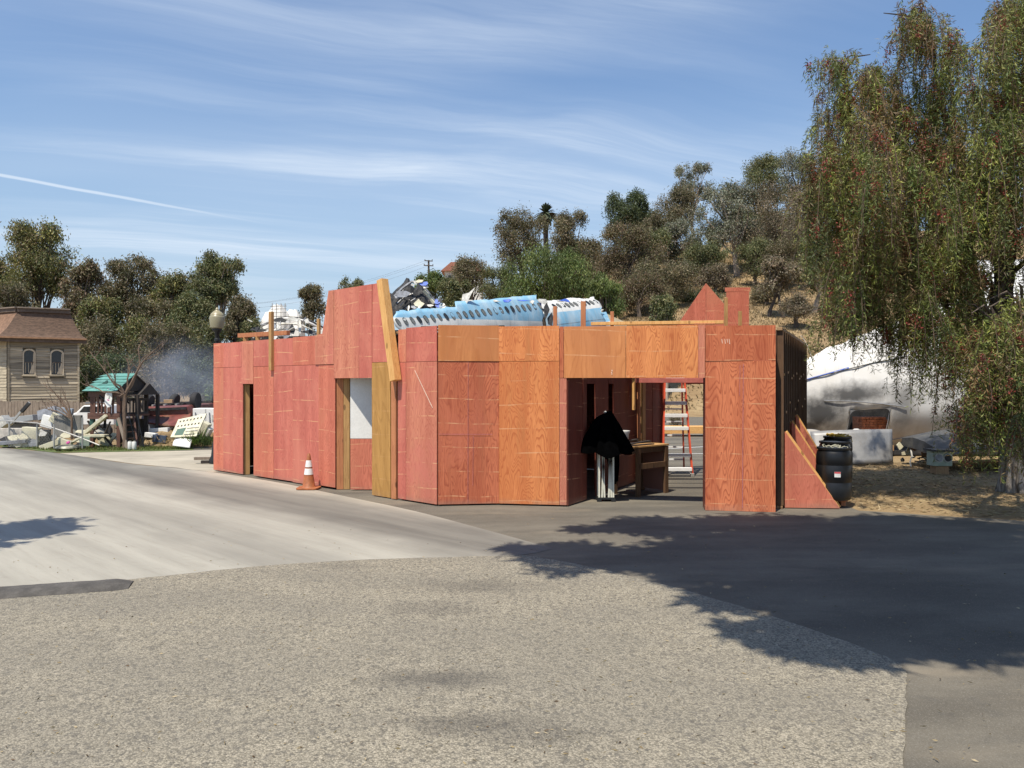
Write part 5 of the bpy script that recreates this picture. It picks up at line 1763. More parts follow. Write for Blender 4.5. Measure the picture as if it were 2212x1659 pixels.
def fuselage(name, label, A, B, roll, v0, v1, top, mat, nwin, tilt, group=None, w0=0.02, w1=.98, skip=(), jag=.08, seed=1, wv=(.0, .0)):
    """A, B: ends of the window line. Cylinder patch hanging from it, radius 3."""
    A, B = Vector(A), Vector(B)
    L = (B - A).length
    d = (B - A).normalized()
    out = Vector((d.y, -d.x, 0)).normalized()
    up = d.cross(-out) if d.cross(-out).z > 0 else d.cross(out)
    up.normalize()
    Rr = 3.1
    rg = random.Random(seed)
    def pos(s, v, lift=0.0):
        th = v / Rr + roll
        r = Rr + lift
        c = A + d * (s * L)
        return c + up * (r * math.sin(th) - Rr * math.sin(roll)) + out * (r * math.cos(th) - Rr * math.cos(roll))
    nu, nv = 90, 14
    jit = [0.0]
    for _ in range(nu): jit.append(jit[-1] * .82 + (rg.uniform(-jag, jag) if rg.random() < .3 else 0))
    vs, uv = [], []
    for i in range(nu + 1):
        s = i / nu
        tt = top(s) + jit[i]
        for j in range(nv + 1):
            v = v0 + (tt - v0) * j / nv
            dent = .03 * math.sin(s * 31 + v * 2) * math.sin(v * 3 + s * 12) 
            e = 0
            if i in (0, nu): e = rg.uniform(-.25, .25) / L
            vs.append(pos(s + e, v, dent)); uv.append((s * L, v))
    fs = [(i * (nv + 1) + j, (i + 1) * (nv + 1) + j, (i + 1) * (nv + 1) + j + 1, i * (nv + 1) + j + 1) for i in range(nu) for j in range(nv)]
    t = thing(name, label, 'aircraft wreck', Vector((A.x, A.y, 0)), group)
    MB().add(vs, fs, [[uv[k] for k in f] for f in fs]).build('skin', mat, t, smooth=True, solid=.07)
    # stout frames behind the skin keep it standing and close it off from the back
    b = MB()
    for i in range(9):
        s = .03 + .94 * i / 8
        for (va, vb) in ((v0, v0 / 2), (v0 / 2, 0), (0, top(s) * .85)):
            b.bar(pos(s, va, -.16), pos(s, vb, -.16), .06, .12, up=out)
        q = pos(s, v0, -.2)
        b.bar(q, Vector((q.x, q.y + .6, 0)), .1, .1)
    b.build('frames', ALU_DULL, t)
    proto = None
    for i in range(nwin):
        if i in skip: continue
        s = w0 + (w1 - w0) * i / (nwin - 1)
        v = wv[0] + (wv[1] - wv[0]) * s
        def ring(rx, ry, lift):
            r_ = []
            for k in range(14):
                a = 2 * math.pi * k / 14
                x_, y_ = rx * math.copysign(abs(math.cos(a)) ** .8, math.cos(a)), ry * math.copysign(abs(math.sin(a)) ** .8, math.sin(a))
                x2 = x_ * math.cos(tilt) - y_ * math.sin(tilt); y2 = x_ * math.sin(tilt) + y_ * math.cos(tilt)
                r_.append(pos(s + x2 / L, v + y2, lift))
            return r_
        o_, i_ = ring(.122, .258, .03), ring(.10, .23, .02)
        wfr = MB().add(ring(.122, .258, -.02) + o_ + i_, [(k, (k + 1) % 14, 14 + (k + 1) % 14, 14 + k) for k in range(14)] + [(14 + k, 14 + (k + 1) % 14, 28 + (k + 1) % 14, 28 + k) for k in range(14)]).build('window', WIN_RIM, t)
        MB().add(i_, [tuple(range(14))]).build('pane', WIN_GLASS if rg.random() < .75 else GLASS_DARK, wfr)
    return pos, out, d, up, L


Aw, Bw = at(860, 696, 45), at(1168, 660.5, 53)
FS1 = paint_skin('blue and white airliner paint', SKIN_WHITE, SKY_BLUE, .30, -.118, 10)
pos1, out1, d1, up1, L1 = fuselage('fuselage_section', 'long pale blue and white airliner fuselage wreck with oval windows above the red wall', Aw, Bw, .30, -3.4, 0,
                             lambda s: (.62 + .12 * math.sin(s * 9)) if s < .40 else (.98 - .25 * (s - .4)), FS1, 24, .42, w0=.0, w1=1.0 - .01)
t = thing('debris_pile', 'ragged blue and white metal scraps standing along the broken fuselage roof', 'debris', pos1(.5, .6))
def shard(c, pts, mat, n=(0, -1, 0), name='torn_sheet', parent=None, th=.03):
    n = Vector(n).normalized()
    ax = n.cross(UP); ax = -ax if ax.x < 0 else ax
    ax.normalize(); ay = UP - n * n.z; ay.normalize()
    area = sum(pts[i][0] * pts[(i + 1) % len(pts)][1] - pts[(i + 1) % len(pts)][0] * pts[i][1] for i in range(len(pts)))
    if area < 0: pts = pts[::-1]
    return MB().prism(pts, c, ax, ay, n, th).build(name, mat, parent)
def scrap(x, y, Y, w, h, mat, seed, parent, n=(0, -1, .3), name='torn_sheet'):
    rg = random.Random(seed)
    k = Y / F
    pts = []
    m = rg.choice((5, 6, 7))
    for i in range(m):
        a = 2 * math.pi * i / m + rg.uniform(-.4, .4)
        r = rg.uniform(.35, 1.35)
        pts.append((math.cos(a) * r * w / 2 * k, math.sin(a) * r * h / 2 * k))
    return shard(at(x, y, Y), pts, mat, n, name, parent)
for i, (x, y, w, h, m) in enumerate(((1092, 648.5, 30, 9, BLUE_SHEET), (1130, 649, 30, 10, BLUE_SHEET), (1150, 651, 22, 14, PALE_SHEET), (1018, 650, 20, 8, PALE_SHEET), (1005, 655, 26, 6, ALU_DULL), (1070, 649, 20, 6, PALE_SHEET), (960, 664, 20, 8, PALE_SHEET))):
    scrap(x, y, 49 + i * .3, w, h, m, 30 + i, t, (.2, -.8, .6))
shard(at(1000, 652, 49), [(-.15, -.3), (.2, -.25), (.5, .45), (.75, .95), (.35, .6), (-.05, .5)], PALE_SHEET, (-.2, -1, .2), parent=t)
# rear section
A2, B2 = at(1170, 664, 56), at(1290, 652, 60)
FS2 = paint_skin('rear airliner paint', SKY_BLUE, SKIN_WHITE, -.55, 0.0, 6, band=-.95)
pos2, *_ = fuselage('fuselage_section', 'rear broken fuselage piece with blue side and white window band', A2, B2, .62, -3.2, 0, lambda s: .62 + .1 * math.sin(s * 14) - (.7 * max(0, s - .8)), FS2, 11, .7, w0=.22, w1=.97, seed=4)
t = thing('debris_pile', 'dark torn frames gaping between the two fuselage pieces', 'debris', at(1180, 690, 54))
for i, (x, y, w, h, m) in enumerate(((1181, 672, 22, 40, SOOT), (1188, 690, 20, 30, SOOT), (1172, 652, 26, 12, PALE_SHEET), (1166, 654, 14, 14, BLUE_SHEET), (1196, 672, 10, 24, PALE_SHEET), (1222, 648, 26, 10, BLUE_SHEET), (1210, 651, 20, 8, PALE_SHEET), (1205, 690, 8, 22, ALU_DULL))):
    scrap(x, y, 54.5 + i * .1, w, h, m, 50 + i, t, (.3, -.9, .3))
# tail cone of the rear piece and shed roof behind
t = thing('debris_pile', 'crumpled light blue tail skin sloping to the right end of the fuselage', 'debris', at(1300, 690, 60))
for i, (x, y, w, h, m) in enumerate(((1302, 690, 44, 40, plain('pale blue skin', SKY_BLUE, .5, var=.15, dirt=(.6, .6, .58, .5))), (1290, 668, 30, 14, PALE_SHEET), (1318, 700, 30, 26, PALE_SHEET))):
    scrap(x, y, 60.5, w, h, m, 70 + i, t, (.4, -.8, .6))
b = MB()
sh0 = thing('shed', 'tan corrugated roof of a shed behind the fuselage tail', 'shed', at(1330, 829, 63))
for i in range(14):
    x0 = 1296 + i * 4.4
    p, q = at(1286 + i * 4.4, 668 + i * 2.1, 66), at(1296 + i * 4.4, 700 + i * 2.0, 62.5)
    MB().bar(p, q, .12, .1, up=(0, -.6, 1)).build('roof_rib', TAN_ROOF, sh0)
MB().add([at(1284, 667, 66), at(1352, 698, 66), at(1362, 730, 62.4), at(1290, 702, 62.4)], [(0, 1, 2, 3)]).build('roof', TAN_ROOF, sh0, solid=.06)
for x in (1300, 1350):
    q = at(x, 705, 62.6)
    MB().bar((q.x, q.y, 0), q, .15, .15).build('post', GREY_WOOD, sh0)


def burnt_wreck():
    Y = 50
    t = thing('aircraft_wreckage', 'burnt black aircraft wreck with torn ribs above the leaning timber', 'aircraft wreck', Vector((at(890, 829, Y).x, Y, 0)))
    k = Y / F
    # dark hollow body
    c = at(890, 690, Y + 1.2)
    b = MB()
    ring = []
    def body(i, j):
        a = math.pi * j
        x = (i - .5) * 100 * k
        r = (1.35 + 1.3 * (1 - abs(i - .42) * 1.7)) * (1 + .09 * math.sin(i * 23 + j * 9))
        return c + Vector((x, -math.cos(a) * 1.2, math.sin(a) * r + .35 * math.sin(i * 17 + j * 5) * .6))
    b.sheet(body, 16, 10)
    b.build('hull', SOOT, t, smooth=False, solid=.1)
    MB().box(at(890, 790, Y + 1.2), (3.2, 2.2, 4.6)).build('hull', SOOT, t)
    # curved spar going down to the right, ribs, plates
    def pl(pts, w, m, nm='rib'):
        MB().tube([at(x, y, Y + dz) for x, y, dz in pts], w, 5).build(nm, m, t)
    pl([(852, 640, 0), (870, 622, 0), (890, 608, 0), (905, 610, 0), (922, 628, 0), (938, 650, 0), (946, 664, 0)], .09, GREY_SHEET, 'spar')
    pl([(915, 628, -.3), (926, 640, -.3), (938, 656, -.3)], .12, CREAM, 'spar')
    pl([(858, 655, -.2), (875, 640, -.2), (892, 634, -.2)], .05, ALU_DULL)
    pl([(860, 632, 0), (880, 616, 0)], .05, ALU_DULL)
    pl([(868, 634, -.2), (872, 626, -.2)], .05, PALE_SHEET)
    for i, (x, y, w, h, m) in enumerate(((874, 634, 34, 22, GREY_SHEET), (862, 642, 24, 10, GREY_SHEET), (898, 612, 14, 14, PALE_SHEET), (906, 606, 18, 9, CREAM), (914, 612, 20, 10, BLUE_SHEET), (918, 620, 12, 10, PALE_SHEET), (890, 615, 12, 12, PALE_SHEET), (941, 653, 20, 15, BLUE_SHEET), (946, 660, 12, 12, BLUE_SHEET), (906, 655, 24, 20, CREAM), (893, 664, 18, 14, GREY_SHEET), (883, 666, 4, 20, PALE_SHEET), (956, 658, 16, 8, PALE_SHEET), (950, 648, 10, 16, SOOT), (868, 672, 14, 10, plain('pale blue skin', SKY_BLUE)), (862, 690, 14, 22, PALE_SHEET), (905, 664, 10, 10, PALE_SHEET), (930, 660, 14, 8, PALE_SHEET))):
        scrap(x, y, Y - .5 - i * .04, w, h, m, 90 + i, t, (random.Random(i).uniform(-.4, .4), -1, .4))
    rg = random.Random(44)
    for i in range(22):
        x, y = rg.uniform(854, 935), rg.uniform(625, 672)
        pl([(x, y, -.4), (x + rg.uniform(-14, 14), y + rg.uniform(-10, 10), -.2)], .03, rg.choice((SOOT, ALU_DULL, SOOT, GREY_SHEET)), 'strut')


burnt_wreck()


def torn_cross_section():
    Y = 44
    t = thing('aircraft_wreckage', 'torn open fuselage cross-section with white frames and black hollows behind the left wall', 'aircraft wreck', Vector((at(620, 829, Y).x, Y, 0)))
    k = Y / F
    c = Vector((at(622, 0, Y).x, Y, 3.0))
    R_ = 3.0
    def arc(r, a0, a1, rad, m, nm, dy=0.0, sq=.94):
        MB().tube([c + Vector((math.cos(a) * r, dy, math.sin(a) * r * sq)) for a in np.linspace(a0, a1, 16)], rad, 6).build(nm, m, t, smooth=True)
    arc(R_, .2, 2.1, .09, ALU_DULL, 'ring_frame'); arc(R_ - .3, .25, 2.4, .04, PALE_SHEET, 'ring_frame'); arc(R_ + .12, .35, 1.9, .07, SOOT, 'ring_frame', .5)
    arc(R_ - .6, .3, 2.7, .04, ALU_DULL, 'ring_frame', .1)
    # skin going back and to the right
    def skin(i, j):
        a = .1 + 1.1 * j
        return c + Vector((math.cos(a) * R_ + i * 1.1, i * 3.0, math.sin(a) * R_ * .94 - i * .2))
    MB().sheet(skin, 8, 12).build('skin', GREY_SHEET, t, smooth=True, solid=.06)
    MB().box(c + Vector((0, 1.2, .1)), (5.0, .2, 3.6)).build('dark_backing', SOOT, t)
    MB().box(c + Vector((-.2, 1.0, -2)), (5.2, 1.6, 2.0)).build('floor_structure', SOOT, t)
    for (x, y, w, h) in ((664, 706, 26, 34),):
        pass
    for i, (x, y, w, h, m) in enumerate(((610, 690, 30, 12, SOOT), (680, 716, 34, 20, SOOT), (640, 712, 26, 26, SOOT), (560, 712, 26, 14, SOOT), (720, 706, 34, 18, SOOT), (655, 703, 8, 44, PALE_SHEET), (598, 703, 26, 24, GREY_SHEET), (598, 726, 26, 18, ALU_DULL), (606, 703, 6, 24, PALE_SHEET), (690, 709, 32, 6, ALU_DULL), (672, 694, 20, 14, PALE_SHEET), (700, 716, 26, 18, PALE_SHEET), (584, 722, 10, 7, CLEAN_WHITE), (560, 722, 18, 10, PALE_SHEET), (552, 726, 14, 8, CLEAN_WHITE), (570, 718, 14, 18, SOOT), (715, 726, 26, 14, PALE_SHEET), (640, 690, 26, 10, PALE_SHEET), (625, 722, 18, 22, GREY_SHEET), (575, 712, 22, 10, SOOT), (742, 722, 22, 20, ALU_DULL))):
        scrap(x * .985 + 2, y, Y - .3 - i * .03, w, h, m, 130 + i, t, (random.Random(i + 5).uniform(-.3, .3), -1, .3), 'panel')
    rg = random.Random(9)
    for i in range(26):
        x, y = rg.uniform(545, 740), rg.uniform(690, 735)
        MB().bar(at(x, y, Y - .5), at(x + rg.uniform(-18, 18), y + rg.uniform(-10, 10), Y - .4), .05, .05).build('strut', rg.choice((PALE_SHEET, SOOT, SOOT, GREY_SHEET, ALU_DULL)), t)


torn_cross_section()


# ------------------------------------------------------------------ white fuselage at the right
def white_skin():
    m, t, bs, out = new_mat('white airliner skin')
    uv = t.n('ShaderNodeTexCoord').outputs['UV']
    tc = t.n('ShaderNodeTexCoord').outputs['Object']
    s = t.sep(uv)
    n = t.noise(uv, .8, 6, .62)
    st = t.noise(t.mapv(uv, scale=(4, .5, 1)), 1.0, 5, .6)
    c = t.mix(t.ramp(n, .35, .7, 0, .5), (.74, .73, .70), (.60, .57, .51))
    c = t.mix(t.ramp(st, .52, .75, 0, .45), c, (.45, .42, .37))
    # soot fanned round the opening and grime towards the broken belly
    so = spots(t, uv, [(1.15, .15, 1.05, .75, .95), (2.0, .62, 1.3, .40, .9), (3.4, .15, .55, .8, .6), (.7, -.3, .9, .6, .95), (.15, 1.9, .25, .5, .45)])
    c = t.mix(so, c, (.06, .06, .062))
    fl = t.noise(t.mapv(uv, scale=(2, 5, 1), rot=(0, 0, R(30))), 1.0, 4, .7)
    c = t.mix(t.math('MULTIPLY', t.ramp(fl, .66, .72), t.ramp(s[1], 1.6, 2.2, 0, .6)), c, (.25, .25, .25))
    low = t.ramp(s[1], -.9, .1, .5, 0)
    c = t.mix(low, c, (.33, .28, .21))
    rt = t.ramp(n, .5, .75, 0, .35)
    c = t.mix(t.math('MULTIPLY', rt, t.ramp(s[1], -.7, -.2, .9, 0)), c, (.24, .15, .09))
    t.l(c, bs.inputs['Base Color'])
    bs.inputs['Roughness'].default_value = .7
    bs.inputs['Specular IOR Level'].default_value = .25
    bump(t, bs, n, .15, .05)
    return m


def white_plane():
    X0, Y0 = 7.75, 21.9
    t = thing('fuselage_section', 'big white sooty fuselage lying behind the weeping tree with a dark round-cornered opening', 'aircraft wreck', Vector((12, 22.5, 0)))
    LEN = 14.0
    def surf(u, a, lift=0.0):
        """u metres along, a angle from straight out (0) up (+) / down (-)"""
        s = u / LEN
        r = 1.9 + 1.55 * s ** .9 + lift
        cz = 1.55 + 1.25 * s
        cy = Y0 + 2.1 + .6 * s - .0
        return Vector((X0 + u, cy - r * math.cos(a) * .95, cz + r * math.sin(a)))
    # cover sheet over an upright back so that nothing is a shell seen from behind
    nu, nv = 84, 40
    a_lo, a_hi = -.95, 2.6
    hole = lambda u, v: 2.02 < u < 3.22 and -.02 < v < .80 and not ((u < 2.12 and v > .70) or (u > 3.14 and v > .74))
    def top_of(u):
        return float(np.interp(u, [0, 1.17, 2.76, 4.2, 5.6, 7.0], [.44, .70, .93, 1.15, 1.7, a_hi]))
    vs, uv, idx = [], [], {}
    rg = random.Random(2)
    jit = [rg.uniform(-.02, .02) for _ in range(nu + 1)]
    U = [i / nu for i in range(nu + 1)]
    us = [x * 5.0 / .6 if x < .6 else 5.0 / .6 * .6 + (x - .6) / .4 * (LEN - 5.0) for x in U]
    us = [(x / .6 * 5.0) if x <= .6 else 5.0 + (x - .6) / .4 * (LEN - 5.0) for x in U]
    for v_ in (1.95, 3.05):
        k_ = min(range(len(us)), key=lambda q: abs(us[q] - v_)); us[k_] = v_
    rows_fix = list(np.linspace(a_lo, -.60, 7)[:-1]) + list(np.linspace(-.60, -.185, 9)[:-1]) + list(np.linspace(-.185, .40, 8))
    n_up = nv - (len(rows_fix) - 1)
    for i, u in enumerate(us):
        th = top_of(u) + jit[i] * (u < 3)
        for j in range(nv + 1):
            # finer rows low on the side where the opening is
            a = rows_fix[j] if j < len(rows_fix) else .40 + (max(th, .42) - .40) * (j - len(rows_fix) + 1) / n_up
            p = surf(u, a, .012 * math.sin(u * 7 + a * 5) + .01 * math.sin(a * 17))
            vs.append(p); uv.append((u, (a * (1.9 + 1.55 * u / LEN)) + .55))
    fs = []
    for i in range(nu):
        for j in range(nv):
            q = [i * (nv + 1) + j, (i + 1) * (nv + 1) + j, (i + 1) * (nv + 1) + j + 1, i * (nv + 1) + j + 1]
            cu = sum(vs[k].x for k in q) / 4 - X0; cz = sum(vs[k].z for k in q) / 4
            ca = sum(uv[k][1] for k in q) / 4
            if 1.95 < cu < 3.05 and 6 <= j < 14: continue
            if cu < .55 and cz < .78 + .5 * cu: continue
            if 3.1 < cu < 4.6 and cz < .28 + .12 * math.sin(cu * 9): continue
            fs.append(q)
    MB().add(vs, fs, [[uv[k] for k in f] for f in fs]).build('skin', white_skin(), t, smooth=True, solid=.05)
    MB().box((X0 + 8.8, Y0 + 3.4, 1.65), (10.0, .2, 3.2)).build('dark_backing', SOOT, t)  # black boxes added behind the skin so the inside reads as deep shade
    MB().box((X0 + 2.0, Y0 + 2.6, .9), (2.8, .2, 1.7)).build('dark_backing', SOOT, t)
    MB().box((X0 + 6.0, Y0 + 2.2, .10), (11.5, 3.6, .12)).build('cabin_floor', SOOT, t)
    # lapped upper skin edge with blue remnant, and panel seams
    def seam(pts, w, m, nm='seam', lift=.03):
        b = MB()
        b.tube([surf(u, a, lift) for u, a in pts], w, 5)
        b.build(nm, m, t)
    seam([(.05, .235), (.8, .30), (1.7, .36), (2.6, .41), (3.6, .44)], .014, SOOT)
    b = MB()
    vsx = []
    for i in range(21):
        u = .35 + i / 20 * 1.6
        a = .26 + .075 * u - .006
        h = .034 * rg.uniform(.3, 1.2) * (1 - .5 * (i / 20))
        vsx += [surf(u, a, .03), surf(u, a - h, .028)]
    b.add(vsx, [(2 * i, 2 * i + 1, 2 * i + 3, 2 * i + 2) for i in range(20)])
    b.build('stripe', BLUE_SHEET, t)
    seam([(1.2, -.02), (2.0, -.06), (2.8, -.12), (3.5, -.18)], .014, GREY_SHEET)
    seam([(3.3, -.62), (4.3, -.54), (5.4, -.47), (6.6, -.42)], .010, GREY_SHEET)
    for u in (1.0, 2.6, 4.2, 5.8):
        seam([(u, a) for a in np.linspace(.45, 1.2, 8)], .006, plain('seam shade', (.45, .44, .42), .6), lift=.02)
    # rounded rim of the opening: a lip that follows the skin, with filled corners
    def lip(u, a): return surf(u, a, .03)
    rim = MB()
    ua, ub, aa, ab = 1.95, 3.05, -.60, -.185
    cr = .17; ca_ = cr / 2.2
    pth = [lip(ua, aa)] + [lip(ua, a) for a in np.linspace(aa, ab - ca_, 6)[1:]] + [lip(ua + cr - cr * math.cos(t_), ab - ca_ + ca_ * math.sin(t_)) for t_ in np.linspace(0, math.pi / 2, 7)[1:]] \
        + [lip(u_, ab) for u_ in np.linspace(ua + cr, ub - cr, 6)[1:]] + [lip(ub - cr + cr * math.sin(t_), ab - ca_ + ca_ * math.cos(t_)) for t_ in np.linspace(0, math.pi / 2, 7)[1:]] + [lip(ub, a) for a in np.linspace(ab - ca_, aa, 6)[1:]]
    rim.tube(pth, .012, 6)
    rim.build('opening_rim', SOOT, t, smooth=True)
    cor = MB()
    for (u0_, sg) in ((ua, 1), (ub, -1)):
        arc_ = [lip(u0_ + sg * (cr - cr * math.cos(t_)), ab - ca_ + ca_ * math.sin(t_)) for t_ in np.linspace(0, math.pi / 2, 7)]
        cor.add([lip(u0_ - sg * .02, ab + .01)] + arc_, [(0, k_ + 1, k_ + 2) for k_ in range(6)])
    cor.build('corner_plate', plain('sooty white skin', (.30, .30, .30), .5, var=.3), t)
    # old rim
    def edge(pts):
        b = MB()
        q = []
        for (x, y) in pts:
            # find the place on the surface: march over angle for that picture height
            q.append(at(x, y, 20.6))
        b.tube(q, .02, 5)
        return b
    return surf


surf = white_plane()
Y_ = 20.2
gp_pts = [at(1750, 933, 20.35), at(1925, 928, 20.25), at(1927, 1000, 19.9), at(1760, 1007, 19.95)]
def cowl(i, j):
    a = gp_pts[0].lerp(gp_pts[1], i); b_ = gp_pts[3].lerp(gp_pts[2], i)
    p = a.lerp(b_, j)
    return p + Vector((0, -.22 * math.sin(math.pi * i), 0.03 * math.sin(i * 3.1)))
o = MB().sheet(cowl, 18, 8).build('metal_panel', plain('bare grey aluminium', (.27, .27, .27), .5, .2, var=.12, dirt=(.2, .18, .16, .4)), loc=gp_pts[3], smooth=True, solid=.04)
tag(o, 'curved bare grey metal panel standing in front of the white fuselage opening', 'metal panel')


def brick_stack():
    c = Vector((at(1892, 0, 22.3).x, 22.3, .34))
    t = thing('brick_stack', 'cube of red bricks seen through the opening in the white fuselage', 'brick stack', c)
    pl = MB().box(c + Vector((0, .25, -.09)), (.9, .8, .16)).build('pallet', STUD, t)
    rg = random.Random(1)
    me = None
    for r_ in range(11):
        for k in range(7 if r_ < 10 else 6):
            p = c + Vector((-.36 + k * .115 + (.02 if r_ % 2 else 0), rg.uniform(-.02, .02) + .1, .035 + r_ * .072))
            if r_ in (3,) and k in (1, 3, 5): continue
            o = MB().box(p, (.107, .22, .062), rz=rg.uniform(-.05, .05)).build('brick', BRICK, t)
    MB().box(c + Vector((0, .42, .4)), (.8, .4, .76)).build('brick_core', BRICK, t)


brick_stack()
p = Vector((at(1850, 0, 22.2).x, 22.2, .02))
o = MB().lathe([(.10, 0), (.19, .05), (.22, .3), (.2, .55), (.16, .72), (.05, .78)], p, 14).build('sack', WHITE_PAINT, loc=p, smooth=True)
tag(o, 'white sack with dark print inside the fuselage opening', 'sack')
for (dx, dz, w) in ((-.06, .50, .07), (.05, .50, .06), (-.04, .42, .06), (.06, .42, .05)):
    MB().box(p + Vector((dx, -.222, dz)), (w, .004, .035)).build('print', SOOT, o)
# green fence piece and white box at the left end of the white fuselage
c = at(1748, 900, 24)
t = thing('green_fence', 'dark green mesh fence panel beside the torn end of the white fuselage', 'fence', Vector((c.x, c.y, 0)))
for k in range(3):
    MB().bar((c.x - .5 + k * .5, 24, 0), (c.x - .5 + k * .9, 24, 1.75), .06, .06).build('post', GREEN_MESH, t)
for z in (.1, .95, 1.72):
    MB().bar((c.x - .55, 24, z), (c.x + .55, 24, z), .05, .05).build('rail', GREEN_MESH, t)
b = MB()
for k in range(15):
    for sgn in (1, -1):
        x0 = c.x - .5 + k * .07
        b.bar((x0, 24.0, .1), (max(c.x - .5, min(c.x + .5, x0 + sgn * .8)), 24.0, 1.7), .008, .008)
b.build('mesh', GREEN_MESH, t)
MB().box((c.x, 24.1, 1.3), (1.0, .02, .75)).build('screen', plain('green screen cloth', (.03, .085, .06), .9), t)
p = at(1748, 930, 22.5); p.z = 0.0
o = MB().box((p.x, p.y, .4), (.5, .4, .8)).build('white_box', CLEAN_WHITE, loc=(p.x, p.y, 0), bevel=.02)
tag(o, 'white box standing behind the plywood braces', 'box')
# torn scraps under the belly
t = thing('debris_pile', 'broken brown and cream scraps spilling from under the white fuselage', 'debris', at(1965, 1000, 19.6))
for i, (x, y, w, h, m) in enumerate(((1945, 965, 20, 30, CREAM), (1960, 978, 26, 22, CREAM), (1980, 970, 24, 12, plain('burnt card', (.22, .13, .07), .9)), (2000, 985, 20, 24, plain('burnt card', (.22, .13, .07), .9)), (1990, 996, 22, 10, PALE_SHEET), (1950, 992, 10, 10, SOOT))):
    scrap(x, y, 19.9 + i * .05, w, h, m, 160 + i, t, (.2, -1, .2))
MB().tube([at(1968, 972, 19.6), at(1970, 985, 19.5), at(1966, 998, 19.5), at(1968, 1008, 19.4)], .02, 5).build('cable', PALE_SHEET, t)
b = MB()
rg = random.Random(31)
for i in range(16):
    x, y = rg.uniform(1975, 2030), rg.uniform(985, 1000)
    MB().bar(at(x, y, 19.6), at(x + rg.uniform(-14, 14), y + rg.uniform(-5, 5), 19.4), .03, .03).build('strip', rg.choice((SOOT, CREAM, PALE_SHEET)), t)


def wing_piece():
    Y = 18.3
    a = at(2018, 968, Y)
    t = thing('wing_piece', 'grey broken wing slab resting low under the weeping tree', 'aircraft wreck', Vector((a.x, Y, 0)))
    prof = [(0, .48), (.25, .56), (.6, .62), (1.3, .78), (2.1, .86), (2.9, .80), (2.9, .56), (1.2, .46), (.3, .44)]
    x1 = 9.0
    vs, n = [], len(prof)
    for k, (dx, sc) in enumerate(((0, .8), (1.0, 1.0), (3.5, 1.15), (x1, 1.25))):
        for (dy, dz) in prof:
            vs.append((a.x + .1 + dx, Y - .3 + dy * (.7 + .12 * dx if dx < 3 else 1.1), dz * sc + .05 - .0 * dx))
    fs = [tuple(range(n)), tuple(3 * n + k for k in range(n - 1, -1, -1))]
    for r_ in range(3):
        for k in range(n):
            k2 = (k + 1) % n
            fs.append((r_ * n + k, r_ * n + k2, (r_ + 1) * n + k2, (r_ + 1) * n + k))
    MB().add(vs, fs).build('slab', plain('shaded wing paint', (.05, .052, .055), .7, var=.3, dirt=(.16, .15, .12, .5)), t, smooth=True)  # shade of the foliage is painted into the slab's dark colour
    for x in (2.5, 5.5, 8.5):
        MB().box((a.x + x, Y + .9, .25), (.5, .5, .5)).build('support', CHAR_WOOD, t)
    # end box with two round holes
    c = at(2037, 983, Y - .5)
    bx = thing('end_box', 'small pale green metal box with two round holes at the end of the wing slab', 'metal box', Vector((c.x, c.y, 0)))
    MB().box((c.x, c.y + .15, .36), (.44, .3, .34)).build('body', BOX_GREEN, bx, bevel=.01)
    MB().box((c.x + .02, c.y + .1, .555), (.6, .5, .035), ry=.02).build('lid', SOOT, bx)
    for k, dx in enumerate((-.10, .11)):
        m = Matrix.Rotation(R(90), 3, 'X')
        MB().lathe([(.085, 0), (.105, 0), (.105, .02), (.085, .02)], (c.x + dx, c.y - .001, .38), 20, m=m).build('hole_rim', ZINC, bx)
        MB().lathe([(.085, .0), (.083, .028)], (c.x + dx, c.y - .002, .38), 20, m=m).build('hole', SOOT if k else GREY_SHEET, bx)
    MB().box((c.x, c.y + .15, .09), (.3, .25, .18)).build('stand', STUD, bx)


wing_piece()
# white upper hull glimpsed through the tree, second fuselage further back
t = thing('fuselage_section', 'white curved hull glimpsed high through the weeping tree at the right edge', 'aircraft wreck', Vector((24, 34, 0)))
def hull(i, j):
    a = -1.2 + 2.9 * j
    r = 3.6
    return Vector((19.0 + i * 18, 36 - r * math.cos(a), 4.2 + r * math.sin(a) + .35 * i))
MB().sheet(hull, 16, 16).build('skin', plain('white hull paint', (.74, .73, .71), .45, var=.08, dirt=(.5, .5, .48, .3)), t, smooth=True, solid=.08)
for x in (20.5, 26, 33):
    MB().box((x, 36.6, 1.0), (1.0, 1.5, 2.2)).build('support', SOOT, t)

# ------------------------------------------------------------------ hill buildings, pole, white peaks
def hill_house():
    Y = 106
    c = at(985, 640, Y)
    x0, x1 = at(960.5, 0, Y).x, at(1040, 0, Y).x
    zt = at(0, 586, Y).z
    g = hgt((x0 + x1) / 2, Y)
    t = thing('hill_house', 'white house with red tile roof half hidden on the hilltop', 'house', Vector(((x0 + x1) / 2, Y, g)))
    MB().box(((x0 + x1) / 2, Y + 3, (zt + g) / 2 - .5), (x1 - x0, 6, zt - g + 1)).build('wall', STUCCO, t)
    MB().prism([(x0 - .5, 0), (x1 + .5, 0), (x1 - .6, 1.2), (x0 + .9, 1.2)], (0, Y - .5, zt), (1, 0, 0), (0, 0, 1), (0, -1, 0), 7).build('roof', TILE, t)
    for x in (973, 988, 1012):
        q = at(x, 601, Y)
        f = MB().box((q.x, Y - .02, q.z - .1), (.62, .08, 1.0)).build('window', CORNICE, t)
        MB().box((q.x, Y - .07, q.z - .1), (.5, .03, .86)).build('pane', GLASS_DARK, f)


hill_house()


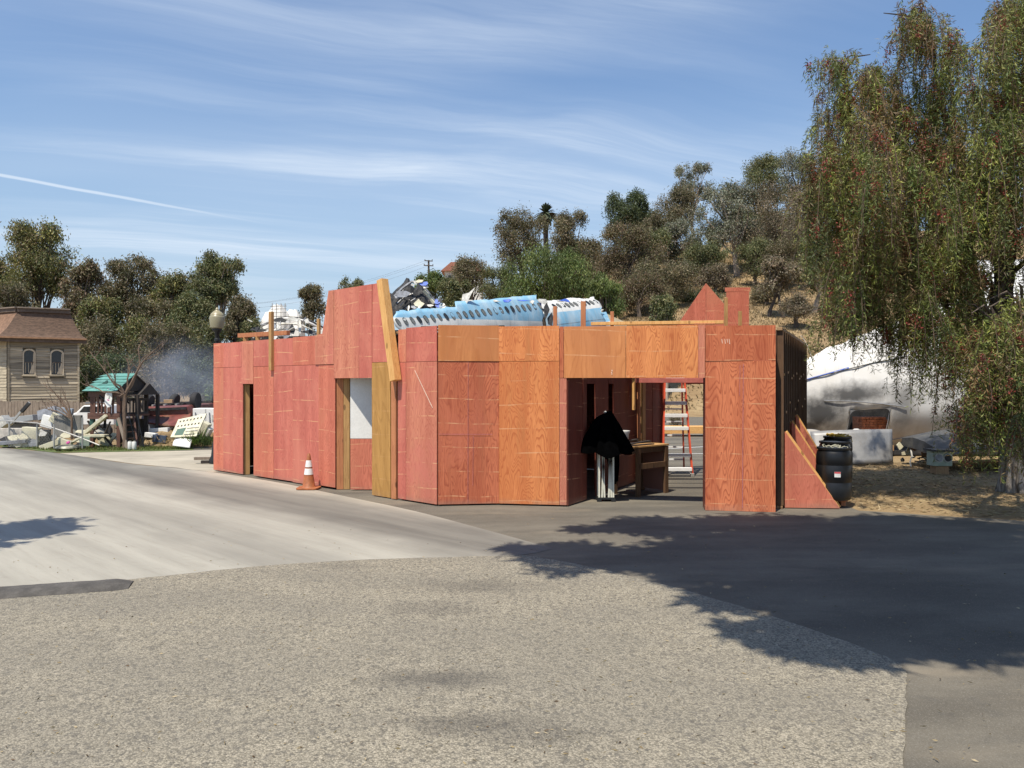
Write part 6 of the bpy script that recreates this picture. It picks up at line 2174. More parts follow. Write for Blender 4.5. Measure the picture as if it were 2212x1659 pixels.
def tree_house():
    Y = 114
    a, e = at(1418, 510, Y), at(1446, 548, Y)
    g = hgt(a.x, Y)
    t = thing('white_building', 'white building wall showing between the hillside trees', 'building', Vector(((a.x + e.x) / 2, Y, g)))
    MB().box(((a.x + e.x) / 2 + .4, Y + 2, (a.z + g) / 2), (e.x - a.x + 1.2, 4, a.z - g)).build('wall', STUCCO, t)
    MB().box(((a.x + e.x) / 2 + .4, Y + 2, a.z + .15), (e.x - a.x + 1.8, 4.6, .3)).build('roof', CLEAN_WHITE, t)
    for (x, y, w, h) in ((1427, 533, .35, .9), (1436, 527, 1.2, .7), (1431, 520, .3, .5)):
        q = at(x, y, Y - .02)
        MB().box((q.x, Y - .01, q.z), (w, .05, h)).build('window', GLASS_DARK, t)


tree_house()


def utility_pole():
    Y = 104
    p = at(926, 0, Y); g = hgt(p.x, Y)
    zt = at(0, 562, Y).z
    t = thing('utility_pole', 'thin dark utility pole with crossarms against the sky', 'utility pole', Vector((p.x, Y, g)))
    MB().tube([(p.x, Y, g - .3), (p.x, Y, zt)], [.17, .12], 8).build('pole', BARK_DARK, t)
    for z, w in ((zt - .12, 1.1), (zt - .75, 1.3)):
        MB().box((p.x, Y - .15, z), (w, .12, .12), ry=.06).build('crossarm', BARK_DARK, t)
        for k in (-.45, .45):
            MB().lathe([(.05, 0), (.06, .1), (.02, .16)], (p.x + k * w, Y - .15, z + .06), 6).build('insulator', CHAR_WOOD, t)
    for k, z in ((-.4, zt - .05), (.4, zt - .05), (0.1, zt - .7)):
        n = 14
        pts = [(p.x + k - 34 * i / n, Y + 12 * i / n, z - 5 * (i / n) + 5.5 * ((i / n) ** 2 - i / n)) for i in range(n + 1)]
        MB().tube(pts, .012, 3).build('wire', CHAR_WOOD, t)


utility_pole()


def white_peaks():
    Y = 150
    t = thing('scenic_mountain', 'white plaster mountain set piece on the far horizon with scaffold in front', 'scenery', Vector((at(612, 829, Y).x, Y, 0)))
    SNOW = plain('white plaster rock', (.74, .72, .67), .9, var=.08, scale=.6, dirt=(.5, .46, .4, .5), bumpy=.6)
    rg = random.Random(12)
    for (x, yt, w) in ((600, 655, 44), (633, 663, 36), (580, 672, 30), (616, 668, 40)):
        c = at(x, 829, Y + rg.uniform(0, 5)); c.z = 0
        zt = at(x, yt, Y).z
        wr = w / F * Y * .62
        k = 9
        vs, fs = [], []
        n = 14
        for i in range(k):
            f = i / (k - 1)
            for j in range(n):
                a = 2 * math.pi * j / n
                r = wr * (1.9 - 1.25 * f ** 1.6) * rg.uniform(.85, 1.12) * (1 if f < 1 else .55)
                vs.append(c + Vector((math.cos(a) * r, math.sin(a) * r, zt * f ** .8 * rg.uniform(.985, 1.0))))
        for i in range(k - 1):
            for j in range(n):
                j2 = (j + 1) % n
                fs.append((i * n + j, i * n + j2, (i + 1) * n + j2, (i + 1) * n + j))
        fs.append(tuple((k - 1) * n + j for j in range(n)))
        MB().add(vs, fs).build('peak', SNOW, t)
    for x in (588, 597, 607, 616):
        q = at(x, 655, Y - 6)
        MB().bar((q.x, q.y, 0), (q.x, q.y, q.z), .12, .12).build('scaffold_pole', ZINC, t)
    for y in (662, 668, 676, 684):
        MB().bar(at(584, y, Y - 6), at(619, y - 1, Y - 6), .12, .12).build('scaffold_bar', ZINC, t)


white_peaks()
# white glimpse of a far building behind the old house
# ------------------------------------------------------------------ old house at the left
def old_house():
    c = Vector((-28.2, 43.0, 0))
    e = Vector((-25.22, 44.86, 0))
    t = thing('old_house', 'weathered wooden house with brown mansard roof and two arched windows', 'house', c)
    w = Wall(tuple(c[:2]), tuple(e[:2]))
    L = w.L
    n = w.n
    # the other visible face turns away to the left
    w2 = Wall(tuple((c - n * -0.0 + Vector((-5.2, 3.1, 0)))[:2]), tuple(c[:2]))
    ZE, ZT = 4.72, 6.45
    wins = [(w.u(49), w.u(77)), (w.u(108), w.u(138))]
    zw0, zw1 = at(0, 812, 44.5).z, at(0, 755, 44.5).z
    core = MB()
    back = [c + Vector((-5.2, 3.1, 0)), c, e, e + Vector((-5.2, 3.1, 0))]
    vs = [p - n * 0.12 + UP * z for z in (0, ZE) for p in back]
    MB().add(vs, [(0, 1, 5, 4), (1, 2, 6, 5), (2, 3, 7, 6), (3, 0, 4, 7)]).build('wall', SIDING, t)
    nb = 27
    hgt_b = (ZE - .12) / nb
    rg = random.Random(6)
    SID_L = plain('sunlit weathered siding', (.46, .40, .29), .85, var=.2, scale=3, dirt=(.22, .18, .13, .5), stretch=(1, 1, 6))  # paler copy of the siding: sunlight on the left face put into colour
    def board(wl, u0, u1, z, m):
        lean = (wl.n * (hgt_b * .95) + UP * .0)
        zj = rg.uniform(-.012, .012); pr = rg.uniform(.016, .034)
        a, b_ = wl.pt(u0, z - zj, pr), wl.pt(u1, z + zj, pr)
        a2, b2 = wl.pt(u0, z + hgt_b * 1.04, .002), wl.pt(u1, z + hgt_b * 1.04, .002)
        a3, b3 = wl.pt(u0, z, -.01), wl.pt(u1, z, -.01)
        MB().add([a, b_, b2, a2, a3, b3], [(0, 1, 2, 3), (4, 5, 1, 0), (0, 3, 4), (1, 5, 2)]).build('siding_board', m, t)
    for i in range(nb):
        z = .05 + i * hgt_b + rg.uniform(-.008, .008)
        cuts = [(.07, L - .07)]
        if zw0 - .05 < z + hgt_b / 2 < zw1 + .02:
            cuts = [(.07, wins[0][0]), (wins[0][1], wins[1][0]), (wins[1][1], L - .07)]
        for u0, u1 in cuts:
            board(w, u0, u1, z, SIDING)
        board(w2, .05, w2.L - .07, z, SID_L)
    for u_ in (.05, L - .05):
        MB().bar(w.pt(u_, 0, .03), w.pt(u_, ZE, .03), .1, .06, up=n).build('corner_board', SIDING, t)
    for (a, b_) in wins:
        cxm = (a + b_) / 2; hw = (b_ - a) / 2
        zs = zw1 - hw * .75
        f = MB()
        arch = [(cxm + hw * math.cos(k), zs + hw * .75 * math.sin(k)) for k in np.linspace(0, math.pi, 9)]
        outer = [(b_, zw0)] + arch + [(a, zw0)]
        inner = [(cxm + (x - cxm) * .80, zw0 + .07 + (z - zw0) * .90) for x, z in outer]
        vs = [w.pt(x, z, .07) for x, z in outer] + [w.pt(x, z, .07) for x, z in inner] + [w.pt(x, z, -.02) for x, z in inner] + [w.pt(x, z, -.02) for x, z in outer]
        m = len(outer)
        fs = []
        for k in range(m):
            k2 = (k + 1) % m
            fs += [(k, k2, m + k2, m + k), (m + k, m + k2, 2 * m + k2, 2 * m + k), (k2, k, 3 * m + k, 3 * m + k2)]
        fr = MB().add(vs, fs).build('window', plain('pale window wood', (.55, .46, .33), .8, var=.15), t)
        MB().add([w.pt(x, z, .0) for x, z in inner], [tuple(range(m))]).build('pane', GLASS_DARK, fr)
        # curtain hanging at the right side, sill
        cu = [(b_ - hw * .35, zs), (b_ - hw * .45, (zs + zw0) / 2), (b_ - hw * 1.0, zw0 + .12), (b_ - hw * .22, zw0 + .12), (b_ - hw * .22, zs)]
        MB().add([w.pt(x, z, .012) for x, z in cu], [tuple(range(5))]).build('curtain', CURTAIN, fr)
        MB().bar(w.pt(a - .05, zw0, .06), w.pt(b_ + .05, zw0, .06), .14, .06).build('sill', SIDING, fr)
        zm = zw0 + (zw1 - zw0) * .5
        MB().bar(w.pt(a + .1, zm, .02), w.pt(b_ - .1, zm, .02), .03, .05).build('sash', CORNICE, fr)
        for k in range(3):
            MB().bar(w.pt(a + .14 + k * .14, zw0 + .15, .008), w.pt(a + .14 + k * .14, zm, .008), .02, .02).build('balustrade', CURTAIN, fr)
    # mansard roof: eave, slope, cornice
    A_, B_ = c, e
    left = c + Vector((-5.2, 3.1, 0))
    out2 = w2.n
    eave = [left + out2 * .35, c + n * .32 + out2 * .35 - w.d * .25, e + n * .32 + w.d * .35]
    topc = [left - out2 * .25, c - n * .35 - out2 * .3 + w.d * .2, e - n * .35 - w.d * .45]
    ez, tz = ZE, ZT - .22
    def slope(k0, k1):
        def fn(i, j):
            a = eave[k0].lerp(eave[k1], i) + UP * ez; b_ = topc[k0].lerp(topc[k1], i) + UP * tz
            p = a.lerp(b_, j ** .62)
            p.z = ez + (tz - ez) * j
            return p
        return fn
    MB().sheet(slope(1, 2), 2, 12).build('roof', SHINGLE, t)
    MB().sheet(slope(0, 1), 2, 12).build('roof', plain('sunlit shingles', (.20, .115, .07), .85, var=.3, scale=5, bumpy=.5), t)  # lighter shingle copy paints the sunlight on the left slope
    # right hip
    hp = e + Vector((-5.2, 3.1, 0))
    def hip(i, j):
        a = (eave[2]).lerp(hp + w.d * .35, i) + UP * ez; b_ = topc[2].lerp(hp - w.d * .45, i) + UP * tz
        p = a.lerp(b_, j ** .62); p.z = ez + (tz - ez) * j
        return p
    MB().sheet(hip, 2, 10).build('roof', SHINGLE, t)
    for k0, k1 in ((0, 1), (1, 2)):
        MB().bar(eave[k0] + UP * (ez - .03), eave[k1] + UP * (ez - .03), .1, .09).build('gutter', ROOF_EDGE, t)
        MB().bar(topc[k0] + UP * (tz + .06), topc[k1] + UP * (tz + .06), .25, .2).build('cornice', CORNICE, t)
        MB().bar(topc[k0] + UP * (tz + .2) - n * -.06, topc[k1] + UP * (tz + .2) - n * -.06, .34, .07).build('cornice', GREY_WOOD, t)
        MB().bar(eave[k0] + UP * (ez - .17) - n * .2, eave[k1] + UP * (ez - .17) - n * .2, .2, .2).build('frieze', CORNICE, t)
    tp = [topc[0], topc[1], topc[2], hp - w.d * .45]
    MB().add([p + UP * (tz + .14) for p in tp], [(0, 1, 2, 3)]).build('roof_deck', CORNICE, t)


old_house()
p = at(20, 658, 60)
o = MB().box((p.x - .3, 60, p.z / 2), (1.6, 1, p.z)).build('white_tower', STUCCO, loc=(p.x, 60, 0))
tag(o, 'white sliver of a far building above the old house roof', 'building')

# ------------------------------------------------------------------ plank fence behind the debris
def plank_fence():
    a, e = Vector((-24.5, 33, 0)), Vector((-11.5, 31, 0))
    t = thing('plank_fence', 'weathered plank fence behind the debris field', 'fence', a)
    d = (e - a).normalized(); L = (e - a).length
    rg = random.Random(3)
    n = int(L / .145)
    for i in range(n):
        p = a + d * (i * .145)
        h = 1.36 + rg.uniform(-.05, .04)
        MB().frame_box(p + UP * h / 2 + Vector((0, rg.uniform(-.012, .012), 0)), d, Vector((-d.y, d.x, 0)), UP, .135, .022, h).build('board', GREY_WOOD, t)
    for z in (.3, 1.1):
        MB().bar(a + UP * z + Vector((0, .05, 0)), e + UP * z + Vector((0, .05, 0)), .04, .09).build('rail', GREY_WOOD, t)


plank_fence()


def play_fort():
    A, B = Vector((-13.9, 25.35, 0.012)), Vector((-12.72, 24.9, 0.012))
    d = (B - A).normalized(); s = Vector((-d.y, d.x, 0)); L = (B - A).length; W = 1.15
    t = thing('play_fort', 'burnt wooden play fort on stilts with turquoise gable roof', 'play fort', A)
    pt = lambda u, v, z: A + d * u + s * v + UP * z
    H1, H2 = 1.05, 1.82
    for (u_, v_) in ((.05, .05), (L - .05, .05), (L - .05, W), (.05, W)):
        MB().bar(pt(u_, v_, -.02), pt(u_, v_, H2), .11, .11).build('post', BROWN_WOOD if v_ < .5 else CHAR_WOOD, t)
    for u_ in (.05, L - .05):
        MB().bar(pt(u_, .05, H1 - .32), pt(u_, .05, H1 - .06), .125, .125).build('bracket', plain('dark green bracket', (.03, .09, .07), .6), t)
    MB().frame_box(pt(L / 2, W / 2, H1), d, s, UP, L + .1, W + .1, .06).build('deck', BROWN_WOOD, t)
    MB().frame_box(pt(L / 2, -.02, H1 - .02), d, s, UP, L + .14, .05, .20).build('fascia', BROWN_WOOD, t)
    MB().frame_box(pt(L / 2, 0.0, H2 - .08), d, s, UP, L + .1, .05, .16).build('top_rail', BROWN_WOOD, t)
    for u_ in (.2, .36, .52, .68, .84, 1.0):
        MB().bar(pt(u_, 0.0, H1), pt(u_, 0.0, H1 + (.64 if u_ > .3 else .6)), .07 if u_ != .84 else .14, .03, up=-s).build('slat', BROWN_WOOD, t)
    MB().bar(pt(.45, -.03, H2 - .12), pt(.95, -.03, H1 + .35), .05, .04).build('brace', CHAR_WOOD, t)
    for k in range(7):
        v_ = .15 + k * .14
        MB().bar(pt(L + .0, v_, H1 + .05), pt(L + .0, v_, H1 + .5), .03, .06).build('slat', CHAR_WOOD if k % 2 else GREY_WOOD, t)
    for z in (H1 + .05, H1 + .52, H2 - .05):
        MB().bar(pt(L, .05, z), pt(L, W, z), .05, .09).build('side_rail', CHAR_WOOD, t)
    # gable roof: ridge runs along d, planks lapped down the front slope
    rz, ez = 2.42, 1.84
    rows = 6
    for k in range(rows):
        f0, f1 = k / rows, (k + 1.12) / rows
        a0 = pt(-.12, -.2 + (W / 2 + .2) * f0, ez + (rz - ez) * f0); a1 = pt(L + .10, -.2 + (W / 2 + .2) * f0, ez + (rz - ez) * f0)
        b0 = pt(.0 + .30 * f1 - .12, -.2 + (W / 2 + .2) * f1, ez + (rz - ez) * f1); b1 = pt(L + .10, -.2 + (W / 2 + .2) * f1, ez + (rz - ez) * f1)
        nn = (a1 - a0).cross(b0 - a0).normalized()
        if nn.z < 0: nn = -nn
        lift = nn * (.022)
        off = -.14 * (k % 2) * .3
        vs = [a0 + lift, a1 + lift, b1, b0, a0 + lift - nn * .02, a1 + lift - nn * .02, b1 - nn * .02, b0 - nn * .02]
        MB().add(vs, [(0, 1, 2, 3), (7, 6, 5, 4), (0, 4, 5, 1), (1, 5, 6, 2), (2, 6, 7, 3), (3, 7, 4, 0)]).build('roof_board', GREEN_ROOF, t)
    MB().add([pt(0.05, W / 2, rz), pt(L + .1, W / 2, rz), pt(L + .1, W + .2, ez), pt(-.1, W + .2, ez)], [(0, 1, 2, 3)]).build('roof_back', CHAR_WOOD, t, solid=.03)
    MB().add([pt(L + .06, -.1, ez), pt(L + .06, W + .1, ez), pt(L + .06, W / 2, rz - .03)], [(0, 1, 2)]).build('gable', CHAR_WOOD, t, solid=.03)
    MB().add([pt(.05, -.1, ez), pt(.05, W + .1, ez), pt(.05, W / 2, rz - .05)], [(0, 1, 2)]).build('gable', CHAR_WOOD, t, solid=.03)
    # hole flap and hanging cloth on the roof
    MB().add([pt(.35, .1, 2.05), pt(.55, .2, 2.2), pt(.72, .02, 1.93), pt(.35, -.02, 1.9)], [(0, 1, 2, 3)]).build('flap', plain('dark green cloth', (.02, .06, .05), .9), t, solid=.02)
    # second lower roof at the right
    MB().add([pt(L - .1, .6, 1.75), pt(L - .1, 1.45, 1.75), pt(L - .1, 1.05, 2.15), pt(L + .22, .6, 1.72), pt(L + .22, 1.45, 1.72), pt(L + .22, 1.05, 2.1)], [(0, 3, 5, 2), (1, 2, 5, 4), (0, 2, 1), (3, 4, 5)]).build('side_roof', CHAR_WOOD, t)
    for v_ in (.6, 1.45):
        MB().bar(pt(L + .14, v_, 0), pt(L + .14, v_, 1.72), .1, .1).build('post', CHAR_WOOD, t)
    # ladder / ramp leaning at the right, diagonal boards
    for v_ in (.15, .55):
        MB().bar(pt(L + .02, v_, H1), pt(L + .58, v_ - .35, 0.0), .05, .10).build('ladder_rail', BROWN_WOOD, t)
    for k in range(5):
        f = (k + .5) / 5
        MB().bar(pt(L + .02 + .56 * f, .15 - .35 * f, H1 * (1 - f)), pt(L + .02 + .56 * f, .55 - .35 * f, H1 * (1 - f)), .06, .03).build('rung', BROWN_WOOD, t)
    MB().bar(pt(L + .1, -.12, .98), pt(L + .62, -.25, .02), .11, .04, up=-s).build('plank', GREY_WOOD, t)
    for k in range(3):
        MB().bar(pt(L + .1 + k * .25, -.05 + .1 * k, 1.1), pt(L + .55 + k * .2, -.1 + .1 * k, .05), .025, .025).build('tube', BLACK_METAL, t)
    MB().frame_box(pt(.55, W + .05, .5), d, s, UP, 1.0, .03, .8).build('back_panel', CHAR_WOOD, t)
    rg = random.Random(19)
    for k in range(14):
        a = pt(rg.uniform(-.1, L + .5), rg.uniform(-.2, 1.0), rg.uniform(.0, .5))
        e = a + Vector((rg.uniform(-.5, .5), rg.uniform(-.2, .2), rg.uniform(.1, .7)))
        MB().bar(a, e, rg.uniform(.04, .10), .03).build('broken_board', rg.choice((CHAR_WOOD, CHAR_WOOD, BROWN_WOOD, SOOT)), t)
    for k in range(6):
        a = pt(rg.uniform(.0, L), rg.uniform(.1, .9), H1 + rg.uniform(.05, .4))
        MB().bar(a, a + Vector((rg.uniform(-.4, .4), 0, rg.uniform(.1, .4))), .06, .03).build('broken_board', CHAR_WOOD, t)
    return pt, L


fort_pt, fort_L = play_fort()
o = shard(fort_pt(.98, -.16, 1.62), [(-.02, -.30), (.08, -.28), (.12, 0), (.09, .26), (-.02, .32), (-.1, .1), (-.11, -.15)], CLEAN_WHITE, (.1, -1, .1), name='white_oval_board')
tag(o, 'white oval board with faint dark marks hanging on the play fort corner', 'board')
for (dx, dz, w, h) in ((-.02, .12, .10, .012), (.0, -.06, .06, .03), (.03, .02, .012, .10), (-.04, -.14, .08, .012)):
    MB().box(fort_pt(.98, -.165, 1.62) + Vector((dx, -.004, dz)), (w, .006, h), ry=.3).build('mark', PINKISH if h == .03 else SOOT, o)


def dead_branches(b, p, d, L, r, depth, rg, spread=.6):
    n = 4
    pts = [p]
    q, dd = p.copy(), d.copy()
    for k in range(n):
        dd = (dd + Vector((rg.gauss(0, .16), rg.gauss(0, .10), rg.gauss(.03, .12)))).normalized()
        q = q + dd * (L / n)
        pts.append(q.copy())
    b.tube(pts, [r * (1 - .55 * k / n) for k in range(n + 1)], 6)
    if depth == 0:
        return
    for k in range(3):
        f = rg.uniform(.35, 1.0)
        i = min(n - 1, int(f * n))
        st = pts[i].lerp(pts[i + 1], f * n - i)
        nd = (dd + Vector((rg.uniform(-1, 1), rg.uniform(-.6, .6), rg.uniform(-.25, .6))) * spread).normalized()
        dead_branches(b, st, nd, L * rg.uniform(.5, .75), r * .5, depth - 1, rg, spread)


def bare_tree():
    base = gp(269, 971)
    base.z = .0
    t = thing('bare_tree', 'leafless tree in front of the play fort', 'tree', base)
    rg = random.Random(15)
    fork = Vector((at(270, 852, base.y).x, base.y, at(0, 852, base.y).z))
    MB().tube([base - UP * .05, base + Vector((.02, 0, .5)), base.lerp(fork, .7) + Vector((-.02, 0, 0)), fork], [.075, .06, .055, .06], 8).build('trunk', BARK_DEAD, t, smooth=True)
    b = MB()
    for (x, y, dy, r) in ((292, 748, .2, .035), (325, 760, .1, .035), (250, 800, -.2, .035), (205, 770, -.1, .03), (178, 828, .2, .025), (275, 790, .1, .03)):
        e = Vector((at(x, 0, base.y).x, base.y + dy, at(0, y, base.y).z))
        m = fork.lerp(e, .5) + Vector((rg.uniform(-.16, .16), 0, rg.uniform(-.12, .22)))
        b.tube([fork, fork.lerp(m, .5) + Vector((rg.uniform(-.1, .1), 0, rg.uniform(-.05, .1))), m, m.lerp(e, .5) + Vector((rg.uniform(-.09, .09), 0, rg.uniform(-.09, .09))), e], [r * 1.1, r * .95, r * .8, r * .6, r * .4], 6)
        for k in range(4):
            st = m.lerp(e, rg.uniform(0, 1))
            dead_branches(b, st, ((e - m).normalized() + Vector((rg.uniform(-1.1, 1.1), rg.uniform(-.4, .4), rg.uniform(-.4, .5)))).normalized(), rg.uniform(.25, .5), r * .4, 1, rg)
    for k in range(14):
        a = rg.uniform(0, 6.28)
        q = fork + Vector((math.cos(a) * .25, math.sin(a) * .2, rg.uniform(-.12, .12)))
        b.tube([fork + UP * rg.uniform(-.1, .05), q], [.02, .008], 4)
    b.build('branches', BARK_DEAD, t, smooth=True)
    # uprooted branches at the left
    p = at(155, 905, 25.6)
    t2 = thing('dead_branch', 'bundle of bare branches leaning up left of the play fort', 'branch', Vector((p.x, p.y, 0)))
    b = MB()
    for (x, y) in ((108, 838), (120, 852), (98, 860), (132, 842), (90, 880)):
        e = at(x, y, 25.6)
        b.tube([Vector((p.x, p.y, .25)), p, p.lerp(e, .5) + Vector((.05, 0, .05)), e], [.04, .035, .022, .008], 5)
        for k in range(3):
            q = p.lerp(e, rg.uniform(.3, .9))
            dead_branches(b, q, ((e - p).normalized() + Vector((rg.uniform(-.5, .5), 0, rg.uniform(-.2, .5)))).normalized(), .4, .012, 1, rg)
    b.build('branches', BARK_DEAD, t2, smooth=True)


bare_tree()


def overturned_car():
    Y = 27.3
    c = Vector((at(372, 0, Y).x, Y, .30))
    t = thing('overturned_car', 'scorched maroon car lying upside down with wheels in the air', 'car', c)
    # cross-sections along the length (y), upside down: floor pan on top
    def sec(y, half_floor, z_floor, half_belt, z_belt, half_roof, z_roof):
        return [(-half_floor, z_floor), (half_floor, z_floor), (half_belt, z_belt), (half_roof, z_roof), (-half_roof, z_roof), (-half_belt, z_belt)]
    S = [(-.55, .72, .98, .80, .66, .78, .42), (-.2, .78, 1.03, .88, .70, .86, .45), (.7, .78, 1.03, .90, .66, .85, .36), (1.1, .78, 1.03, .90, .62, .72, .10), (1.8, .78, 1.03, .90, .60, .66, .02), (2.6, .78, 1.03, .90, .60, .68, .06), (3.2, .78, 1.03, .88, .62, .82, .32), (3.9, .74, 1.0, .84, .62, .82, .40)]
    vs, fs = [], []
    tilt = Matrix.Rotation(-.04, 3, 'Y') @ Matrix.Rotation(.10, 3, 'Z')
    for (y, *r) in S:
        for (x, z) in sec(y, *r):
            vs.append(c + tilt @ Vector((x, y, z)))
    n = 6
    for i in range(len(S) - 1):
        for k in range(n):
            k2 = (k + 1) % n
            fs.append((i * n + k, i * n + k2, (i + 1) * n + k2, (i + 1) * n + k))
    fs += [tuple(range(n - 1, -1, -1)), tuple((len(S) - 1) * n + k for k in range(n))]
    MB().add(vs, fs).build('body', MAROON, t, bevel=.04)
    P = lambda x, y, z: c + tilt @ Vector((x, y, z))
    # crumpled bonnet drooping toward the viewer
    MB().add([P(-.8, -.5, .72), P(.82, -.5, .70), P(.95, -1.3, .25), P(.1, -1.15, .35), P(-.7, -1.0, .52)], [(0, 1, 2, 3, 4)]).build('bonnet', MAROON, t, solid=.03)
    MB().frame_box(P(0, -.58, .92), tilt.col[0], tilt.col[1], UP, 1.4, .12, .09).build('bumper', SOOT, t)
    for k in range(6):
        MB().bar(P(-.6 + .2 * k, -.1, 1.05), P(-.5 + .22 * k, 1.0, 1.08), .07, .07).build('underframe', SOOT if k % 2 else ALU_DULL, t)
    MB().bar(P(-.8, .15, 1.08), P(.8, .15, 1.08), .08, .08).build('axle', SOOT, t)
    MB().bar(P(-.8, 2.9, 1.08), P(.8, 2.9, 1.08), .08, .08).build('axle', SOOT, t)
    for (x, y) in ((-.83, .15), (.80, .15), (-.83, 2.9), (.80, 2.9)):
        m = Matrix.Rotation(R(90) + (.25 if x < 0 else 0), 3, 'Y')
        w = MB().lathe([(.17, -.09), (.29, -.10), (.32, -.06), (.32, .06), (.29, .10), (.17, .09)], P(x, y, 1.15), 22, m=m).build('wheel', RUBBER, t, smooth=True)
        MB().lathe([(.17, -.07), (.05, -.05), (.03, -.09), (.0, -.09)], P(x, y, 1.15), 14, m=m).build('rim', ALU_DULL, w, smooth=True)
    for sx in (-1, 1):
        MB().add([P(sx * .885, 1.15, .58), P(sx * .885, 2.9, .56), P(sx * .70, 2.6, .12), P(sx * .74, 1.3, .16)], [(0, 1, 2, 3)]).build('window', GLASS_DARK, t, solid=.02)
    # earth mound and burnt stuff under the car
    m = MB()
    rg = random.Random(3)
    def mound(i, j):
        a = 2 * math.pi * i
        r = 1 - j
        h = .52 * (1 - r * r) * (1 + .25 * math.sin(a * 3 + 1))
        return Vector((c.x + .45 + math.cos(a) * r * 2.0, c.y - .6 + math.sin(a) * r * 1.5, h + .004))
    o = m.sheet(mound, 28, 8).build('soil_mound', SOIL, smooth=True)
    tag(o, 'low mound of brown soil and straw under the overturned car', kind='structure')
    t2 = thing('debris_pile', 'burnt planks and cushions heaped in front of the overturned car', 'debris', at(405, 950, 26))
    BURNT = plain('burnt cushion', (.16, .10, .055), .9, var=.4, dirt=(.05, .04, .03, .6))
    for i, (x, y, w, h, mt) in enumerate(((410, 930, 36, 12, BURNT), (412, 940, 38, 9, BROWN_WOOD), (400, 922, 26, 9, SOOT), (418, 922, 16, 9, CREAM), (440, 928, 16, 34, CREAM), (448, 935, 12, 24, PALE_SHEET), (434, 938, 12, 30, SOOT))):
        q = at(x, y, 25.9 + i * .03)
        MB().box(q, (w / F * 26, .3, h / F * 26), ry=random.Random(i).uniform(-.15, .15) if i < 4 else .5).build('piece', mt, t2, bevel=.02)
    MB().tube([at(380, 931, 25.7), at(430, 938, 25.6), at(428, 956, 25.5)], .015, 5).build('pipe', ZINC, t2)


overturned_car()


